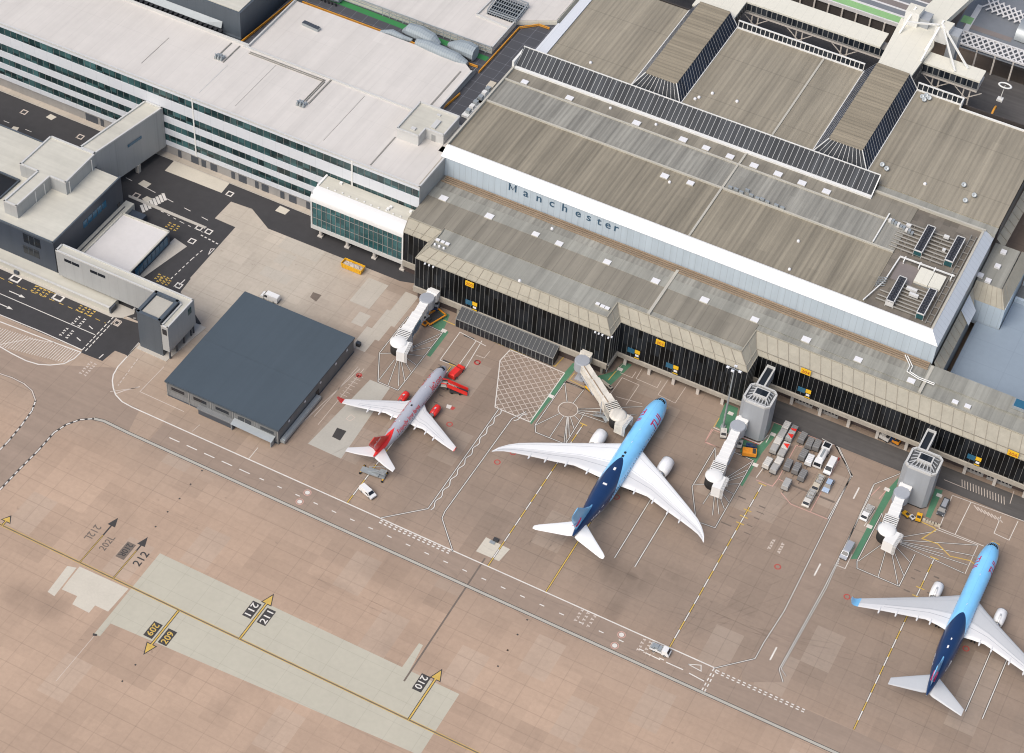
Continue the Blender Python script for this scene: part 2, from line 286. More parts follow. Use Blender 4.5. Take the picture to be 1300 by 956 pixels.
# ---------------------------------------------------------------- mesh helpers
class MB:
    def __init__(s): s.v = []; s.f = []; s.mi = []; s.sm = []
    def face(s, pts, m=0, smooth=False):
        i = len(s.v); s.v.extend(tuple(p) for p in pts); s.f.append(tuple(range(i, i + len(pts)))); s.mi.append(m); s.sm.append(smooth)
    def grid(s, rows, m=0, smooth=True, closed=False, mfun=None):
        i = len(s.v); n = len(rows[0])
        for r in rows: s.v.extend(tuple(p) for p in r)
        for a in range(len(rows) - 1):
            for b in range(n if closed else n - 1):
                c = (b + 1) % n
                s.f.append((i + a * n + b, i + a * n + c, i + (a + 1) * n + c, i + (a + 1) * n + b))
                s.mi.append(mfun(a, b) if mfun else m); s.sm.append(smooth)
    def box(s, x0, y0, z0, x1, y1, z1, m=0, mt=None):
        if x0 > x1: x0, x1 = x1, x0
        if y0 > y1: y0, y1 = y1, y0
        a = [(x0, y0), (x1, y0), (x1, y1), (x0, y1)]
        s.prism(a, z0, z1, m, mt)
    def prism(s, poly, z0, z1, m=0, mt=None, bottom=True):
        n = len(poly)
        if sum(poly[i][0] * poly[(i + 1) % n][1] - poly[(i + 1) % n][0] * poly[i][1] for i in range(n)) < 0: poly = poly[::-1]
        i = len(s.v)
        s.v.extend((p[0], p[1], z0) for p in poly); s.v.extend((p[0], p[1], z1) for p in poly)
        for k in range(n):
            j = (k + 1) % n; s.f.append((i + k, i + j, i + n + j, i + n + k)); s.mi.append(m); s.sm.append(False)
        s.f.append(tuple(range(i + n, i + 2 * n))); s.mi.append(m if mt is None else mt); s.sm.append(False)
        if bottom: s.f.append(tuple(reversed(range(i, i + n)))); s.mi.append(m); s.sm.append(False)
    def sheet(s, poly, z, m=0):
        n = len(poly)
        if sum(poly[i][0] * poly[(i + 1) % n][1] - poly[(i + 1) % n][0] * poly[i][1] for i in range(n)) < 0: poly = poly[::-1]
        s.face([(p[0], p[1], z) for p in poly], m)
    def obox(s, c, ax, ay, lx, ly, z0, z1, m=0, mt=None):
        """box centred at c=(x,y) with its length along direction ax"""
        ux = Vector((ax, ay)).normalized(); uy = Vector((-ux.y, ux.x)); c = Vector(c)
        p = [c + ux * (a * lx / 2) + uy * (b * ly / 2) for a, b in ((-1, -1), (1, -1), (1, 1), (-1, 1))]
        s.prism([(q.x, q.y) for q in p], z0, z1, m, mt)
    def tube(s, p0, p1, r0, r1=None, n=10, m=0, caps=True, smooth=True):
        r1 = r0 if r1 is None else r1
        p0 = Vector(p0); p1 = Vector(p1); d = (p1 - p0).normalized()
        a = d.orthogonal().normalized(); b = d.cross(a)
        ring = lambda p, r: [p + (a * math.cos(2 * PI * k / n) + b * math.sin(2 * PI * k / n)) * r for k in range(n)]
        s.grid([ring(p0, r0), ring(p1, r1)], m, smooth, True)
        if caps: s.face(ring(p0, r0)[::-1], m); s.face(ring(p1, r1), m)
    def bar(s, p0, p1, w, h=None, m=0):
        """square bar between two points"""
        h = w if h is None else h
        p0 = Vector(p0); p1 = Vector(p1); d = (p1 - p0).normalized()
        a = d.cross(Vector((0, 0, 1)))
        if a.length < 1e-4: a = Vector((1, 0, 0))
        a.normalize(); b = a.cross(d).normalized()
        q = [(a * i * w / 2 + b * j * h / 2) for i, j in ((-1, -1), (1, -1), (1, 1), (-1, 1))]
        s.grid([[p0 + k for k in q], [p1 + k for k in q]], m, False, True)
        s.face([p0 + k for k in q][::-1], m); s.face([p1 + k for k in q], m)
    def lathe(s, prof, o, axis, n=20, m=0, smooth=True, mfun=None):
        """prof: list of (t, r) along axis from o"""
        d = Vector(axis).normalized(); a = d.orthogonal().normalized(); b = d.cross(a); o = Vector(o)
        rows = [[o + d * t + (a * math.cos(2 * PI * k / n) + b * math.sin(2 * PI * k / n)) * r for k in range(n)] for t, r in prof]
        s.grid(rows, m, smooth, True, mfun)
    def line(s, pts, w, z, m=0, dash=None):
        """a painted stripe following pts (mitred); dash=(on, off)"""
        if dash:
            for a, b in zip(pts, pts[1:]):
                a = Vector(a); b = Vector(b); L = (b - a).length; d = (b - a) / L; t = 0
                while t < L:
                    e = min(L, t + dash[0])
                    if e - t > .2: s.line([a + d * t, a + d * e], w, z, m)
                    t += dash[0] + dash[1]
            return
        P = [Vector(p[:2]) for p in pts]
        if len(P) < 2: return
        L = []; Rr = []
        for i, p in enumerate(P):
            d0 = (P[i] - P[i - 1]).normalized() if i else None
            d1 = (P[i + 1] - P[i]).normalized() if i < len(P) - 1 else None
            d0 = d0 or d1; d1 = d1 or d0
            t = (d0 + d1)
            t = t.normalized() if t.length > .2 else d0
            nrm = Vector((-t.y, t.x)); c = max(.5, nrm.dot(Vector((-d0.y, d0.x))))
            L.append(p + nrm * (w / 2 / c)); Rr.append(p - nrm * (w / 2 / c))
        for i in range(len(P) - 1):
            s.face([(Rr[i].x, Rr[i].y, z), (Rr[i + 1].x, Rr[i + 1].y, z), (L[i + 1].x, L[i + 1].y, z), (L[i].x, L[i].y, z)], m)
    def build(s, name, mats, parent=None, bevel=0, shift=True):
        if not isinstance(mats, (list, tuple)): mats = [mats]
        o3 = Vector((0, 0, 0))
        if parent is not None and shift:
            q = parent
            while q is not None: o3 += Vector(q.location); q = q.parent
        me = bpy.data.meshes.new(name)
        me.from_pydata([(v[0] - o3.x, v[1] - o3.y, v[2] - o3.z) for v in s.v], [], s.f)
        for m in mats: me.materials.append(m)
        for p, i, sm in zip(me.polygons, s.mi, s.sm): p.material_index = i; p.use_smooth = sm
        me.update()
        o = bpy.data.objects.new(name, me); col.objects.link(o)
        if parent is not None: o.parent = parent
        if bevel:
            b = o.modifiers.new('edge', 'BEVEL'); b.width = bevel; b.segments = 2; b.limit_method = 'ANGLE'
        return o

def tag(o, label=None, cat=None, group=None, kind=None):
    if label: o['label'] = label
    if cat: o['category'] = cat
    if group: o['group'] = group
    if kind: o['kind'] = kind
    return o
def thing(name, label, cat, loc=(0, 0, 0), rz=0, group=None):
    o = bpy.data.objects.new(name, None); o.empty_display_size = .5; col.objects.link(o)
    o.location = loc; o.rotation_euler = (0, 0, rz)
    return tag(o, label, cat, group)
def struct(name, mb, mats, label=None):
    o = mb.build(name, mats); o['kind'] = 'structure'
    if label: o['label'] = label; o['category'] = name.replace('_', ' ')
    return o
def copy_tree(o, parent=None):
    c = o.copy(); col.objects.link(c)
    if parent is not None: c.parent = parent
    for ch in list(o.children): copy_tree(ch, c)
    return c
TXT = {}
def text_geo(t):
    """vertices/faces of a line of text, cap height about .7, starting at 0,0"""
    if t in TXT: return TXT[t]
    cu = bpy.data.curves.new('lettering', 'FONT'); cu.body = t; cu.size = 1.0; cu.resolution_u = 3; cu.offset = 0 if 'M' in t else .014
    ob = bpy.data.objects.new('lettering', cu); col.objects.link(ob)
    dg = bpy.context.evaluated_depsgraph_get(); dg.update()
    me = bpy.data.meshes.new_from_object(ob.evaluated_get(dg))
    bm = bmesh.new(); bm.from_mesh(me); bmesh.ops.triangulate(bm, faces=bm.faces[:])
    xs = [v.co.x for v in bm.verts]; st = .13
    for ax, lo, hi in ((1, -.3, .9), (0, min(xs), max(xs))):       # slice so that the letters can follow a curved skin
        q = lo
        while q < hi:
            bmesh.ops.bisect_plane(bm, geom=bm.verts[:] + bm.edges[:] + bm.faces[:], plane_co=(q, 0, 0) if ax == 0 else (0, q, 0), plane_no=(1, 0, 0) if ax == 0 else (0, 1, 0)); q += st * (1 if ax else 3)
    bm.verts.index_update()
    g = ([tuple(v.co) for v in bm.verts], [tuple(v.index for v in f.verts) for f in bm.faces]); bm.free()
    bpy.data.objects.remove(ob); bpy.data.curves.remove(cu); bpy.data.meshes.remove(me)
    TXT[t] = g; return g
def put_text(mb, t, fn, h, m=0, width=None):
    """fn(u, v) -> point; h = cap height; width squeezes the line to that length"""
    V, Fs = text_geo(t); k = h / .70
    x0 = min(v[0] for v in V); x1 = max(v[0] for v in V); kx = width / (x1 - x0) if width else k
    i = len(mb.v); mb.v.extend(tuple(fn((v[0] - x0) * kx, v[1] * k)) for v in V)
    for f in Fs: mb.f.append(tuple(i + q for q in f)); mb.mi.append(m); mb.sm.append(False)
def flat(o, xd, yd, z):
    return lambda u, v: (o[0] + xd[0] * u + yd[0] * v, o[1] + xd[1] * u + yd[1] * v, z)
def clip_convex(poly, a, b):
    """part of segment a-b inside a convex polygon"""
    n = len(poly); area = sum(poly[i][0] * poly[(i + 1) % n][1] - poly[(i + 1) % n][0] * poly[i][1] for i in range(n))
    if area < 0: poly = poly[::-1]
    t0, t1 = 0.0, 1.0; d = (b[0] - a[0], b[1] - a[1])
    for i in range(n):
        p = poly[i]; q = poly[(i + 1) % n]; e = (q[0] - p[0], q[1] - p[1])
        num = e[0] * (a[1] - p[1]) - e[1] * (a[0] - p[0]); den = e[0] * d[1] - e[1] * d[0]
        if abs(den) < 1e-9:
            if num < 0: return None
            continue
        t = -num / den
        if den > 0: t0 = max(t0, t)
        else: t1 = min(t1, t)
    if t1 - t0 < 1e-3: return None
    return [(a[0] + d[0] * t0, a[1] + d[1] * t0), (a[0] + d[0] * t1, a[1] + d[1] * t1)]

# ---------------------------------------------------------------- camera and daylight
F_PX = 2543.596
CAM_ROT = [[0.886998, 0.458555, 0.054421], [0.363407, -0.620474, -0.694944], [-0.284903, 0.636191, -0.717002]]
CAM_LOC = (159.736, -356.692, 402.0)
cam_d = bpy.data.cameras.new('camera'); cam = bpy.data.objects.new('camera', cam_d); col.objects.link(cam)
cam_d.sensor_width = 36; cam_d.lens = F_PX / 1300 * 36; cam_d.shift_y = -45 / 1300
cam_d.clip_start = 1; cam_d.clip_end = 6000
r = CAM_ROT
m4 = Matrix(((r[0][0], -r[1][0], -r[2][0], CAM_LOC[0]), (r[0][1], -r[1][1], -r[2][1], CAM_LOC[1]), (r[0][2], -r[1][2], -r[2][2], CAM_LOC[2]), (0, 0, 0, 1)))
cam.matrix_world = m4; scene.camera = cam
w = bpy.data.worlds.new('World'); scene.world = w; w.use_nodes = True
sky = w.node_tree.nodes.new('ShaderNodeTexSky'); sky.sky_type = 'NISHITA'; sky.sun_disc = False
SUN_EL, SUN_AZ = R_(52), R_(200)        # azimuth measured clockwise from +y
sky.sun_elevation = SUN_EL; sky.sun_rotation = SUN_AZ; sky.air_density = 1.0; sky.dust_density = 4.0; sky.ozone_density = .5
bg = w.node_tree.nodes['Background']; w.node_tree.links.new(sky.outputs[0], bg.inputs[0]); bg.inputs[1].default_value = .15
sd = bpy.data.lights.new('sun', 'SUN'); sd.energy = 2.25; sd.angle = R_(45); sd.color = (1.0, .965, .92)
sun = bpy.data.objects.new('sun', sd); col.objects.link(sun)
sdir = Vector((math.sin(SUN_AZ) * math.cos(SUN_EL), math.cos(SUN_AZ) * math.cos(SUN_EL), math.sin(SUN_EL)))
sun.rotation_euler = sdir.to_track_quat('Z', 'Y').to_euler()
scene.cycles.filter_width = 1.1
scene.view_settings.view_transform = 'Standard'; scene.view_settings.look = 'None'; scene.view_settings.exposure = 0

# ================================================================ ground, roads, painted markings
g = MB(); g.sheet([(-900, -700), (900, -700), (900, 1500), (-900, 1500)], 0); struct('ground', g, M['apron'])

# service road along the stands and the link road between the middle and right stands
g = MB()
g.sheet([(-66, -81.2), (190, -81.2), (190, -73.5), (-66, -73.5)], .005)
g.sheet([(-114.13, -81.06), (-110.48, -80.64), (-106.39, -80.81), (-103.01, -81.81), (-100.01, -84.26), (-98.66, -87.64), (-97.92, -92.96), (-97.44, -99.57), (-97.53, -102.82), (-96.62, -109.01), (-90.33, -125.29), (-85.35, -126.89), (-89.25, -113.68), (-89.14, -105.48), (-88.86, -98.20), (-89.03, -91.06), (-88.00, -87.20), (-85.88, -83.92), (-82.91, -81.79), (-72.34, -81.39), (-74.50, -72.77), (-80.07, -73.08), (-83.56, -71.33), (-86.71, -68.06), (-88.43, -63.48), (-104.63, -71.64), (-122.64, -73.44)], .0055)
struct('service_road', g, M['roadcon'])
g = MB()
g.sheet([(99.17, -69.59), (101.39, -60.85), (101.96, -49.03), (100.92, 1.42), (94.34, 8.98), (100.20, 8.69), (105.67, 7.78), (110.63, 6.62), (107.34, 1.68), (107.73, -3.23), (108.15, -37.28), (107.43, -65.92), (109.50, -69.10), (100.98, -73.91)], .006)
struct('stand_road', g, M['roadcon'])

# dark asphalt
g = MB()
g.sheet([(-320, 15.9), (-36, 15.9), (-34, 6.5), (-38.80, 4.99), (-82.96, 4.56), (-91.56, 9.40), (-98.62, 8.91), (-98.68, 0.36), (-91.44, 0.19), (-90.89, -24.44), (-90.55, -24.39), (-90.05, -30.38), (-78, -38), (-87, -46), (-128, -46), (-320, -46)], .008)
g.sheet([(-139.26, -48.12), (-101, -47.5), (-88, -46), (-88.50, -53.00), (-88.47, -58.27), (-92.60, -58.49), (-93.26, -63.43), (-100.10, -63.76), (-100.31, -62.86), (-127.70, -63.28), (-200, -88), (-220, -50)], .009)
struct('asphalt_road', g, M['asphalt'])
g = MB()
g.sheet([(68.5, 8.7), (94, 9.4), (200, 9.8), (200, 17.6), (68.5, 16.9)], .007)
struct('undercroft_road', g, M['asphalt2'])

# pale concrete repairs
g = MB()
g.sheet([(-41.76, -110.57), (43.0, (-41.76, -110.57)[1]), (43.0, -130.0), (-40.69, -134.32)], .0045)
g.sheet([(27.45, -102.45), (28.58, -102.48), (29.71, -113.86), (27.27, -113.92)], .005)
g.sheet([(-42.37, -110.56), (-40.54, -110.60), (-40.54, -138.65), (-42.13, -138.88)], .0052)
struct('concrete_apron', g, M['pale'])
g = MB()
g.sheet([(-57.17, -123.83), (-42.79, -123.54), (-43.09, -131.69), (-46.90, -131.72), (-46.89, -134.28), (-51.92, -134.15), (-52.31, -131.57), (-56.80, -131.74), (-56.97, -129.22)], .0055)
g.sheet([(-123.27, 15.65), (-103.46, 15.70), (-103.09, 10.76), (-123.10, 10.47)], .012)
g.sheet([(-85.26, 14.86), (-81.66, 14.64), (-81.86, 12.18), (-85.31, 12.16)], .012)
g.sheet([(-59.92, -125.18), (-57.60, -124.52), (-57.13, -134.32), (-59.34, -134.06)], .0058)
g.sheet([(26.29, -65.33), (33.40, -65.72), (32.75, -70.51), (26.20, -70.59)], .0058)
g.sheet([(-167.87, 14.52), (-165.38, 14.29), (-165.94, 12.22), (-168.26, 12.55)], .012)
g.sheet([(-173.91, 3.98), (-172.12, 4.38), (-171.48, 1.69), (-173.94, 1.58)], .0125)
g.sheet([(-126.10, 3.77), (-123.14, 3.50), (-123.41, 1.02), (-126.52, 1.48)], .0122)
g.sheet([(-121.16, -1.68), (-119.07, -1.86), (-119.77, -4.28), (-121.72, -3.44)], .0124)
struct('new_concrete_patch', g, M['paler'])
g = MB()
g.sheet([(-26.82, -32.72), (-20.63, -32.56), (-19.14, -61.09), (-29.34, -60.95)], .0048)
struct('grey_concrete_patch', g, M['greyc'])
g = MB()
for i, (c, wx, wy) in enumerate((((-43.98, -3.75), 6.5, 11), ((-33.20, -4.88), 4.2, 14), ((-34.18, -12.81), 4.2, 12), ((-35.53, -19.94), 4.5, 9), ((-70.04, 2.99), 13, 7), ((-40.68, -13.89), 3.6, 5), ((-71.85, -3.95), 5, 5), ((-70.55, -10.89), 9, 4))):
    g.sheet([(c[0] - wx / 2, c[1] - wy / 2), (c[0] + wx / 2, c[1] - wy / 2), (c[0] + wx / 2, c[1] + wy / 2), (c[0] - wx / 2, c[1] + wy / 2)], .0046 + i * .0003)
struct('repaired_concrete', g, M['patchc'])

# raised kerbs and islands
g = MB()
g.prism([(-126.06, -4.03), (-116.15, -3.83), (-98.52, -4.02), (-98.67, -4.95), (-116.16, -4.96), (-125.50, -4.84)], 0, .12)
g.line([(-320, 15.6), (-70, 15.6)], .3, .13); 
g.prism([(-150, -48.4), (-101.2, -48.4), (-98.2, -47.2), (-96.2, -44.2), (-96.8, -43.0), (-150, -43.0)], 0, .12)
g.prism([(-88.05, -54.81), (-78.24, -54.93), (-76.10, -39.21), (-76.0, -38.6), (-80, -38.6), (-80, -44.5), (-88.0, -44.5)], 0, .13)
g.prism([(-103.88, -12.74), (-98.89, -13.88), (-102.30, -30.59), (-105.19, -31.35)], .0, .11)
struct('kerb', g, M['kerb'])

# green pedestrian ways
g = MB()
g.sheet([(18.52, 1.17), (20.23, 0.84), (18.85, -25.23), (17.89, -24.54), (18.11, -3.65)], .013)
g.sheet([(29.64, 3.70), (30.66, 8.71), (33.08, 8.79), (31.03, -2.46), (24.78, -2.20)], .0132)
g.sheet([(-23.37, 0.36), (-19.95, 0.24), (-18.73, -5.39), (-16.96, -5.93), (-16.78, -16.94), (-17.93, -16.84), (-18.28, -7.22), (-21.96, -6.24)], .0131)
g.sheet([(69.58, -0.97), (75.49, -0.87), (76.41, 2.99), (75.88, 8.94), (78.51, 8.67), (77.09, -3.24), (77.07, -16.60), (76.04, -16.34), (76.10, -6.86), (71.92, -5.79)], .0133)
g.sheet([(61.37, 8.70), (65.22, 8.65), (66.60, 3.11), (66.60, -1.36), (62.49, -0.62)], .0134)
g.sheet([(111.01, 1.05), (112.29, 7.37), (112.96, 3.29), (112.16, -24.33), (110.74, -25.14)], .0135)
g.sheet([(122.12, 8.56), (124.16, 8.90), (124.36, -1.95), (123.00, -1.92)], .0136)
struct('green_walkway', g, M['grn'])

# white paint on the road and the stands
W_ = MB(); B_ = MB(); Y_ = MB(); O_ = MB(); RP = MB(); RD = MB(); BO = MB(); GY = MB()
ZW, ZB = .022, .018
curve = [(-89.25, -113.68), (-89.14, -105.48), (-88.86, -98.20), (-89.03, -91.06), (-88.00, -87.20), (-85.88, -83.92), (-82.91, -81.79), (-80.15, -81.17), (-72.34, -81.39)]
for off, MBx, z in ((0, B_, ZB), (0, W_, ZW)):
    MBx.line(curve[:7], .62 if MBx is B_ else .34, z, dash=None if MBx is B_ else (1.2, .8))
def rail(pts, wd=.95):
    """light band edged by thin dark lines, as used along the road edge"""
    GY.line(pts, wd, ZB - .002)
    for sgn in (-1, 1): B_.line([(a + (0 if abs(pts[-1][1] - pts[0][1]) < .1 else 0), b + sgn * wd * .48) for a, b in pts], .16, ZB)
rail(curve[6:] + [(-45, -81.4), (190, -81.4)])
lc = [(-97.53, -102.82), (-97.44, -99.57), (-97.92, -92.96), (-98.66, -87.64), (-100.01, -84.26), (-103.01, -81.81), (-106.39, -80.81), (-110.48, -80.64), (-114.13, -81.06), (-118.03, -81.19)]
B_.line(lc, .55, ZB + .001); W_.line(lc[:5], .34, ZW, dash=(1.2, .8)); O_.line(lc[4:], .34, ZW)
W_.line([(-88.72, -52.69), (-88.47, -58.27), (-88.42, -63.04), (-87.76, -66.11), (-86.71, -68.06), (-85.03, -70.07), (-83.00, -71.85), (-80.07, -73.08), (-76.66, -73.36)] + [(93.4, -73.35)], .34, ZW)
for x in [-62 + 5.45 * i for i in range(5)]: W_.line([(x, -77.4), (x + 3.2, -77.4)], .3, ZW)
for x in [-34 + 5.45 * i for i in range(22)]: W_.line([(x, -77.4), (x + 1.3, -77.4)], .3, ZW)
# give-way teeth where the wavy crossing meets the road
for k in range(2): W_.line([((0.21, -73.14)[0], -73.9 - k * .75), ((21.13, -73.49)[0], -73.9 - k * .75)], .38, ZW, dash=(.75, .65))
for k in range(2): W_.line([(94.2, -73.8 - .7 * k), (118, -73.8 - .7 * k)], .32, ZW, dash=(.75, .65))
for k in range(2): W_.line([(93.4 + .7 * k, -73.6), (93.4 + .7 * k, -81.0)], .3, ZW, dash=(.9, .7))
# wavy double crossing lines
for pts in ([(-0.26, -73.34), (8.91, -64.50), (8.67, -24.44)], [(21.22, -73.65), (13.56, -65.47), (13.12, -63.06), (13.39, -25.90), (15.53, -21.71)]):
    B_.line(pts, .5, ZB); W_.line(pts, .22, ZW)
    a, b = Vector(pts[-2]), Vector(pts[-1]); d = (b - a).normalized(); nrm = Vector((d.y, -d.x)); wv = []
    n = int((b - a).length / .5)
    for i in range(n + 1):
        q = a + d * (i * .5) + nrm * (.8 + .33 * math.sin(i * .75)); wv.append((q.x, q.y))
    B_.line(wv, .42, ZB + .001); W_.line(wv, .26, ZW + .001)
def cased(pts, w=.2, dark=.46):
    B_.line(pts, dark, ZB); W_.line(pts, w, ZW)
cased([(93.41, -73.52), (101.09, -65.93), (101.16, -60.29), (101.96, -49.03), (100.97, 1.28), (94.34, 8.98)]); cased([(101.37, 1.27), (94.57, 9.12), (89.38, 9.83)])
cased([(109.71, -68.97), (107.43, -65.92), (108.15, -37.28), (107.73, -3.23), (107.34, 1.68), (112.15, 8.70)]); cased([(109.70, -66.98), (107.79, -65.51), (108.64, -37.15), (107.27, 1.09)], .16, .36)
for p in [(104.47, -62.52), (104.51, -32.81), (104.28, -3.80)]: W_.line([(p[0], p[1] - 2), (p[0], p[1] + 2.4)], .4, ZW)

# stand guidance lines
def lead(x, y0, y1, two=True):
    B_.line([(x, y0), (x, y1)], .52, ZB + .0005)
    if two:
        W_.line([(x, y0 + 3), (x, y1)], .3, ZW, dash=(3.0, 3.0)); Y_.line([(x, y0), (x, y1)], .3, ZW, dash=(3.0, 3.0))
    else: Y_.line([(x, y0), (x, y1)], .3, ZW)
lead(-10.1, -73.2, -17); lead(31.0, -73.2, -18); lead(47.4, -73.2, -1.0, False); lead(81.4, -73.2, -13.5); lead(129.6, -73.2, -14.0)
lead(142.0, -9, -1.2, False)
for x, ys in ((81.4, (-13.3, -23.5, -26, -28.5)), (129.6, (-14, -25, -28)), (47.4, (-1.2,)), (142, (-1.2,)), (-10.1, (-16.5,)), (31, (-18,))):
    for y in ys: Y_.line([(x - 1.1, y), (x + 1.1, y)], .32, ZW + .001)
Y_.line([(117.92, -4.39), (121.71, -4.14), (126.24, -4.47), (126.91, -4.84), (124.67, -9.48), (128.80, -9.08), (132.95, -11.37), (137.95, -10.15), (139.78, -10.81)], .3, ZW + .002)
for xs in ((57.8, 63.5), (151.5, 155.8)):
    for x in xs: cased([(x, -55.0), (x, -32.0)], .24, .5)
# worn black stop-position marks beside the lead-in lines
for x0 in (-10.1, 31.0, 81.4, 129.6):
    for i in range(6):
        for s in (-1, 1):
            if random.random() < .8:
                y = -20 - i * 2.6 + random.uniform(-.5, .5)
                if x0 == -10.1: y += 2
                BO.line([(x0 + s * (1.6 + random.random()), y), (x0 + s * (3.2 + random.random() * 1.6), y)], random.uniform(.25, .5), ZB + .002)

# taxi centreline and stand arrows
TY = -122.8
BO.line([(-160, TY), (70, TY)], .34, ZB); Y_.line([(-160, TY + .26), (70, TY + .26)], .15, ZW); Y_.line([(-160, TY - .26), (70, TY - .26)], .15, ZW)
def arrow(x, y0, y1, head=2.6, mb=None, w=.38, case=True):
    s = 1 if y1 > y0 else -1; mb = mb or Y_
    if case:
        B_.line([(x, y0), (x, y1 - s * head)], w + .36, ZB + .002)
        B_.face([(x - 1.5, y1 - s * (head + .25), ZB + .003), (x + 1.5, y1 - s * (head + .25), ZB + .003), (x, y1 + s * .6, ZB + .003)][::s])
    mb.line([(x, y0), (x, y1 - s * head)], w, ZW)
    mb.face([(x - 1.15, y1 - s * head, ZW + .001), (x + 1.15, y1 - s * head, ZW + .001), (x, y1, ZW + .001)][::s])
a1 = (-57.93, -122.26); arrow(a1[0], TY, (-57.98, -106.36)[1], 3, B_, .4, False)
a2 = (-47.89, -122.29); arrow(a2[0], TY, (-48.12, -107.84)[1], 3, B_, .4, False)
for ax in (a1[0], a2[0]): Y_.line([(ax, TY), (ax, TY + 10)], .16, ZW + .002)
a3 = (-28.42, -122.86); arrow(a3[0], TY, (-28.34, -137.45)[1], 2.8)
a4 = (-10.96, -122.20); arrow(a4[0], TY, (-11.15, -107.78)[1], 2.8)
a5 = (35.68, -111.80); arrow(a5[0] + .3, TY, (35.78, -106.80)[1], 2.8)
a6 = ((-81.62, -122.93)[0], 0); arrow(a6[0], TY, TY + 3.2, 1.6, Y_, .3)

def stand_no(x, y, t, flip, box, ink, h=1.75, w=3.9):
    """number painted beside an arrow, read along the line; flip turns it to face the other way"""
    s = -1 if flip else 1
    if box is not None: box.sheet([(x - 1.25, y - .4), (x + 1.25, y - .4), (x + 1.25, y + w + .4), (x - 1.25, y + w + .4)], ZB + .004)
    o = (x + s * h / 2, y if not flip else y + w)
    put_text(ink, t, flat(o, (0, s), (-s, 0), ZW + .003), h * .92, width=w * .94)
stand_no(a1[0] - 2.6, (-59.96, -113.94)[1] - 2.4, '212L', True, None, BO, 2.2, 5.4)
stand_no(a1[0] + 2.2, (-55.87, -113.88)[1] - 3.0, '202L', False, None, BO, 2.0, 5.2)
stand_no(a2[0] - 2.3, (-50.18, -114.01)[1] - 2.4, '210R', True, BO, B_, 1.8, 4.6)
stand_no(a2[0] + 2.3, (-46.02, -114.11)[1] - 2.6, '212', False, None, B_, 2.3, 5.0)
stand_no(a4[0] - 2.1, (-12.99, -114.08)[1] - 2.0, '211', True, B_, W_, 1.9, 4.2)
stand_no(a4[0] + 2.1, (-8.87, -114.16)[1] - 2.0, '211', False, B_, W_, 1.9, 4.2)
stand_no(a3[0] - 2.1, (-30.51, -130.93)[1] - 1.9, '209', True, B_, Y_, 1.8, 3.9)
stand_no(a3[0] + 2.1, (-25.84, -130.99)[1] - 1.9, '209', False, B_, Y_, 1.8, 3.9)
stand_no(a5[0] - 2.1, (33.46, -111.74)[1] - 2.6, '210', True, B_, W_, 1.9, 4.2)

# keep-clear cross hatching in front of the glazed awning
hp = [(1.09, -3.24), (18.20, -3.59), (18.19, -24.53), (7.46, -24.47), (0.60, -8.41)]
W_.line(hp + hp[:1], .26, ZW)
for k in range(-30, 30):
    for sl in (1.0, -.82):
        c0 = Vector((18, -13)) + Vector((k * 2.35, 0)); d = Vector((1, sl)) * 60
        s_ = clip_convex(hp, tuple(c0 - d), tuple(c0 + d))
        if s_: O_.line(s_, .2, ZW - .003)
# curved hatched nose of the traffic island at the far left
ip = [(-123.80, -73.68), (-120.32, -72.95), (-115.92, -73.45), (-111.08, -73.67), (-107.49, -73.14), (-104.54, -71.76), (-101.60, -69.44), (-100.39, -66.56), (-100.19, -63.64), (-124.76, -67.12), (-128.29, -67.85)]
W_.line(ip[:9], .35, ZW); W_.line([(-100.19, -63.64), (-106.79, -64.16), (-126.19, -65.26)], .35, ZW); O_.line([(-120.78, -72.35), (-115.17, -66.41), (-108.65, -64.36)], .3, ZW)
for i in range(34):
    x0 = (-124.98, -72.15)[0] + ((-100.19, -63.64)[0] - (-124.98, -72.15)[0]) * i / 33
    s_ = clip_convex(ip, (x0 - 1.2, -95), (x0 + 1.8, -45))
    if s_: W_.line(s_, .17, ZW + .001)
# left dark road: lanes, arrows, stop lines, boxes
W_.line([(-132.94, -56.41), (-100.79, -56.25)], .24, ZW); W_.line([(-135.50, -63.04), (-127.83, -63.10), (-113.84, -62.66), (-100.38, -62.76)], .3, ZW)
for d_ in (0, 1.0): 
    p, q = Vector((-100.43, -62.69)), Vector((-100.47, -48.04)); W_.line([p + Vector((d_, 0)), q + Vector((d_, 0))], .28, ZW, dash=(1.2, .5))
for p in ((-128.83, -54.25), (-128.92, -59.68)):
    W_.line([(p[0] - 2.6, p[1]), (p[0] + 1.2, p[1])], .3, ZW); W_.face([(p[0] + 1.1, p[1] - .55, ZW), (p[0] + 2.9, p[1], ZW), (p[0] + 1.1, p[1] + .55, ZW)])
Y_.line([(-140.40, -51.70), (-136.91, -51.21), (-128.99, -51.49), (-119.68, -51.18), (-110.33, -51.04), (-100.93, -51.08)], .2, ZW, dash=(1.5, 1.5)); Y_.line([(-126.07, -48.73), (-120.34, -48.73), (-114.78, -48.03), (-101.26, -47.99)], .14, ZW)
def illegible(c, rows, cols, mb, sx=.62, sy=.75, dx=.95, dy=1.45):
    """worn lettering nobody can read from the air: rows of short painted strokes"""
    for i in range(rows):
        for j in range(cols):
            x = c[0] + (i - (rows - 1) / 2) * dy; y = c[1] + (j - (cols - 1) / 2) * dx
            mb.line([(x - sy / 2 + .1 * (j % 2), y), (x + sy / 2, y + .05)], sx * .45, ZW + .002)
            mb.line([(x + (.3 if (i + j) % 2 else -.3), y - sx / 2), (x + (.3 if (i + j) % 2 else -.3), y + sx / 2)], .2, ZW + .003)
for p in ((-123.80, -49.47), (-108.47, -49.44)): illegible(p, 4, 4, Y_)
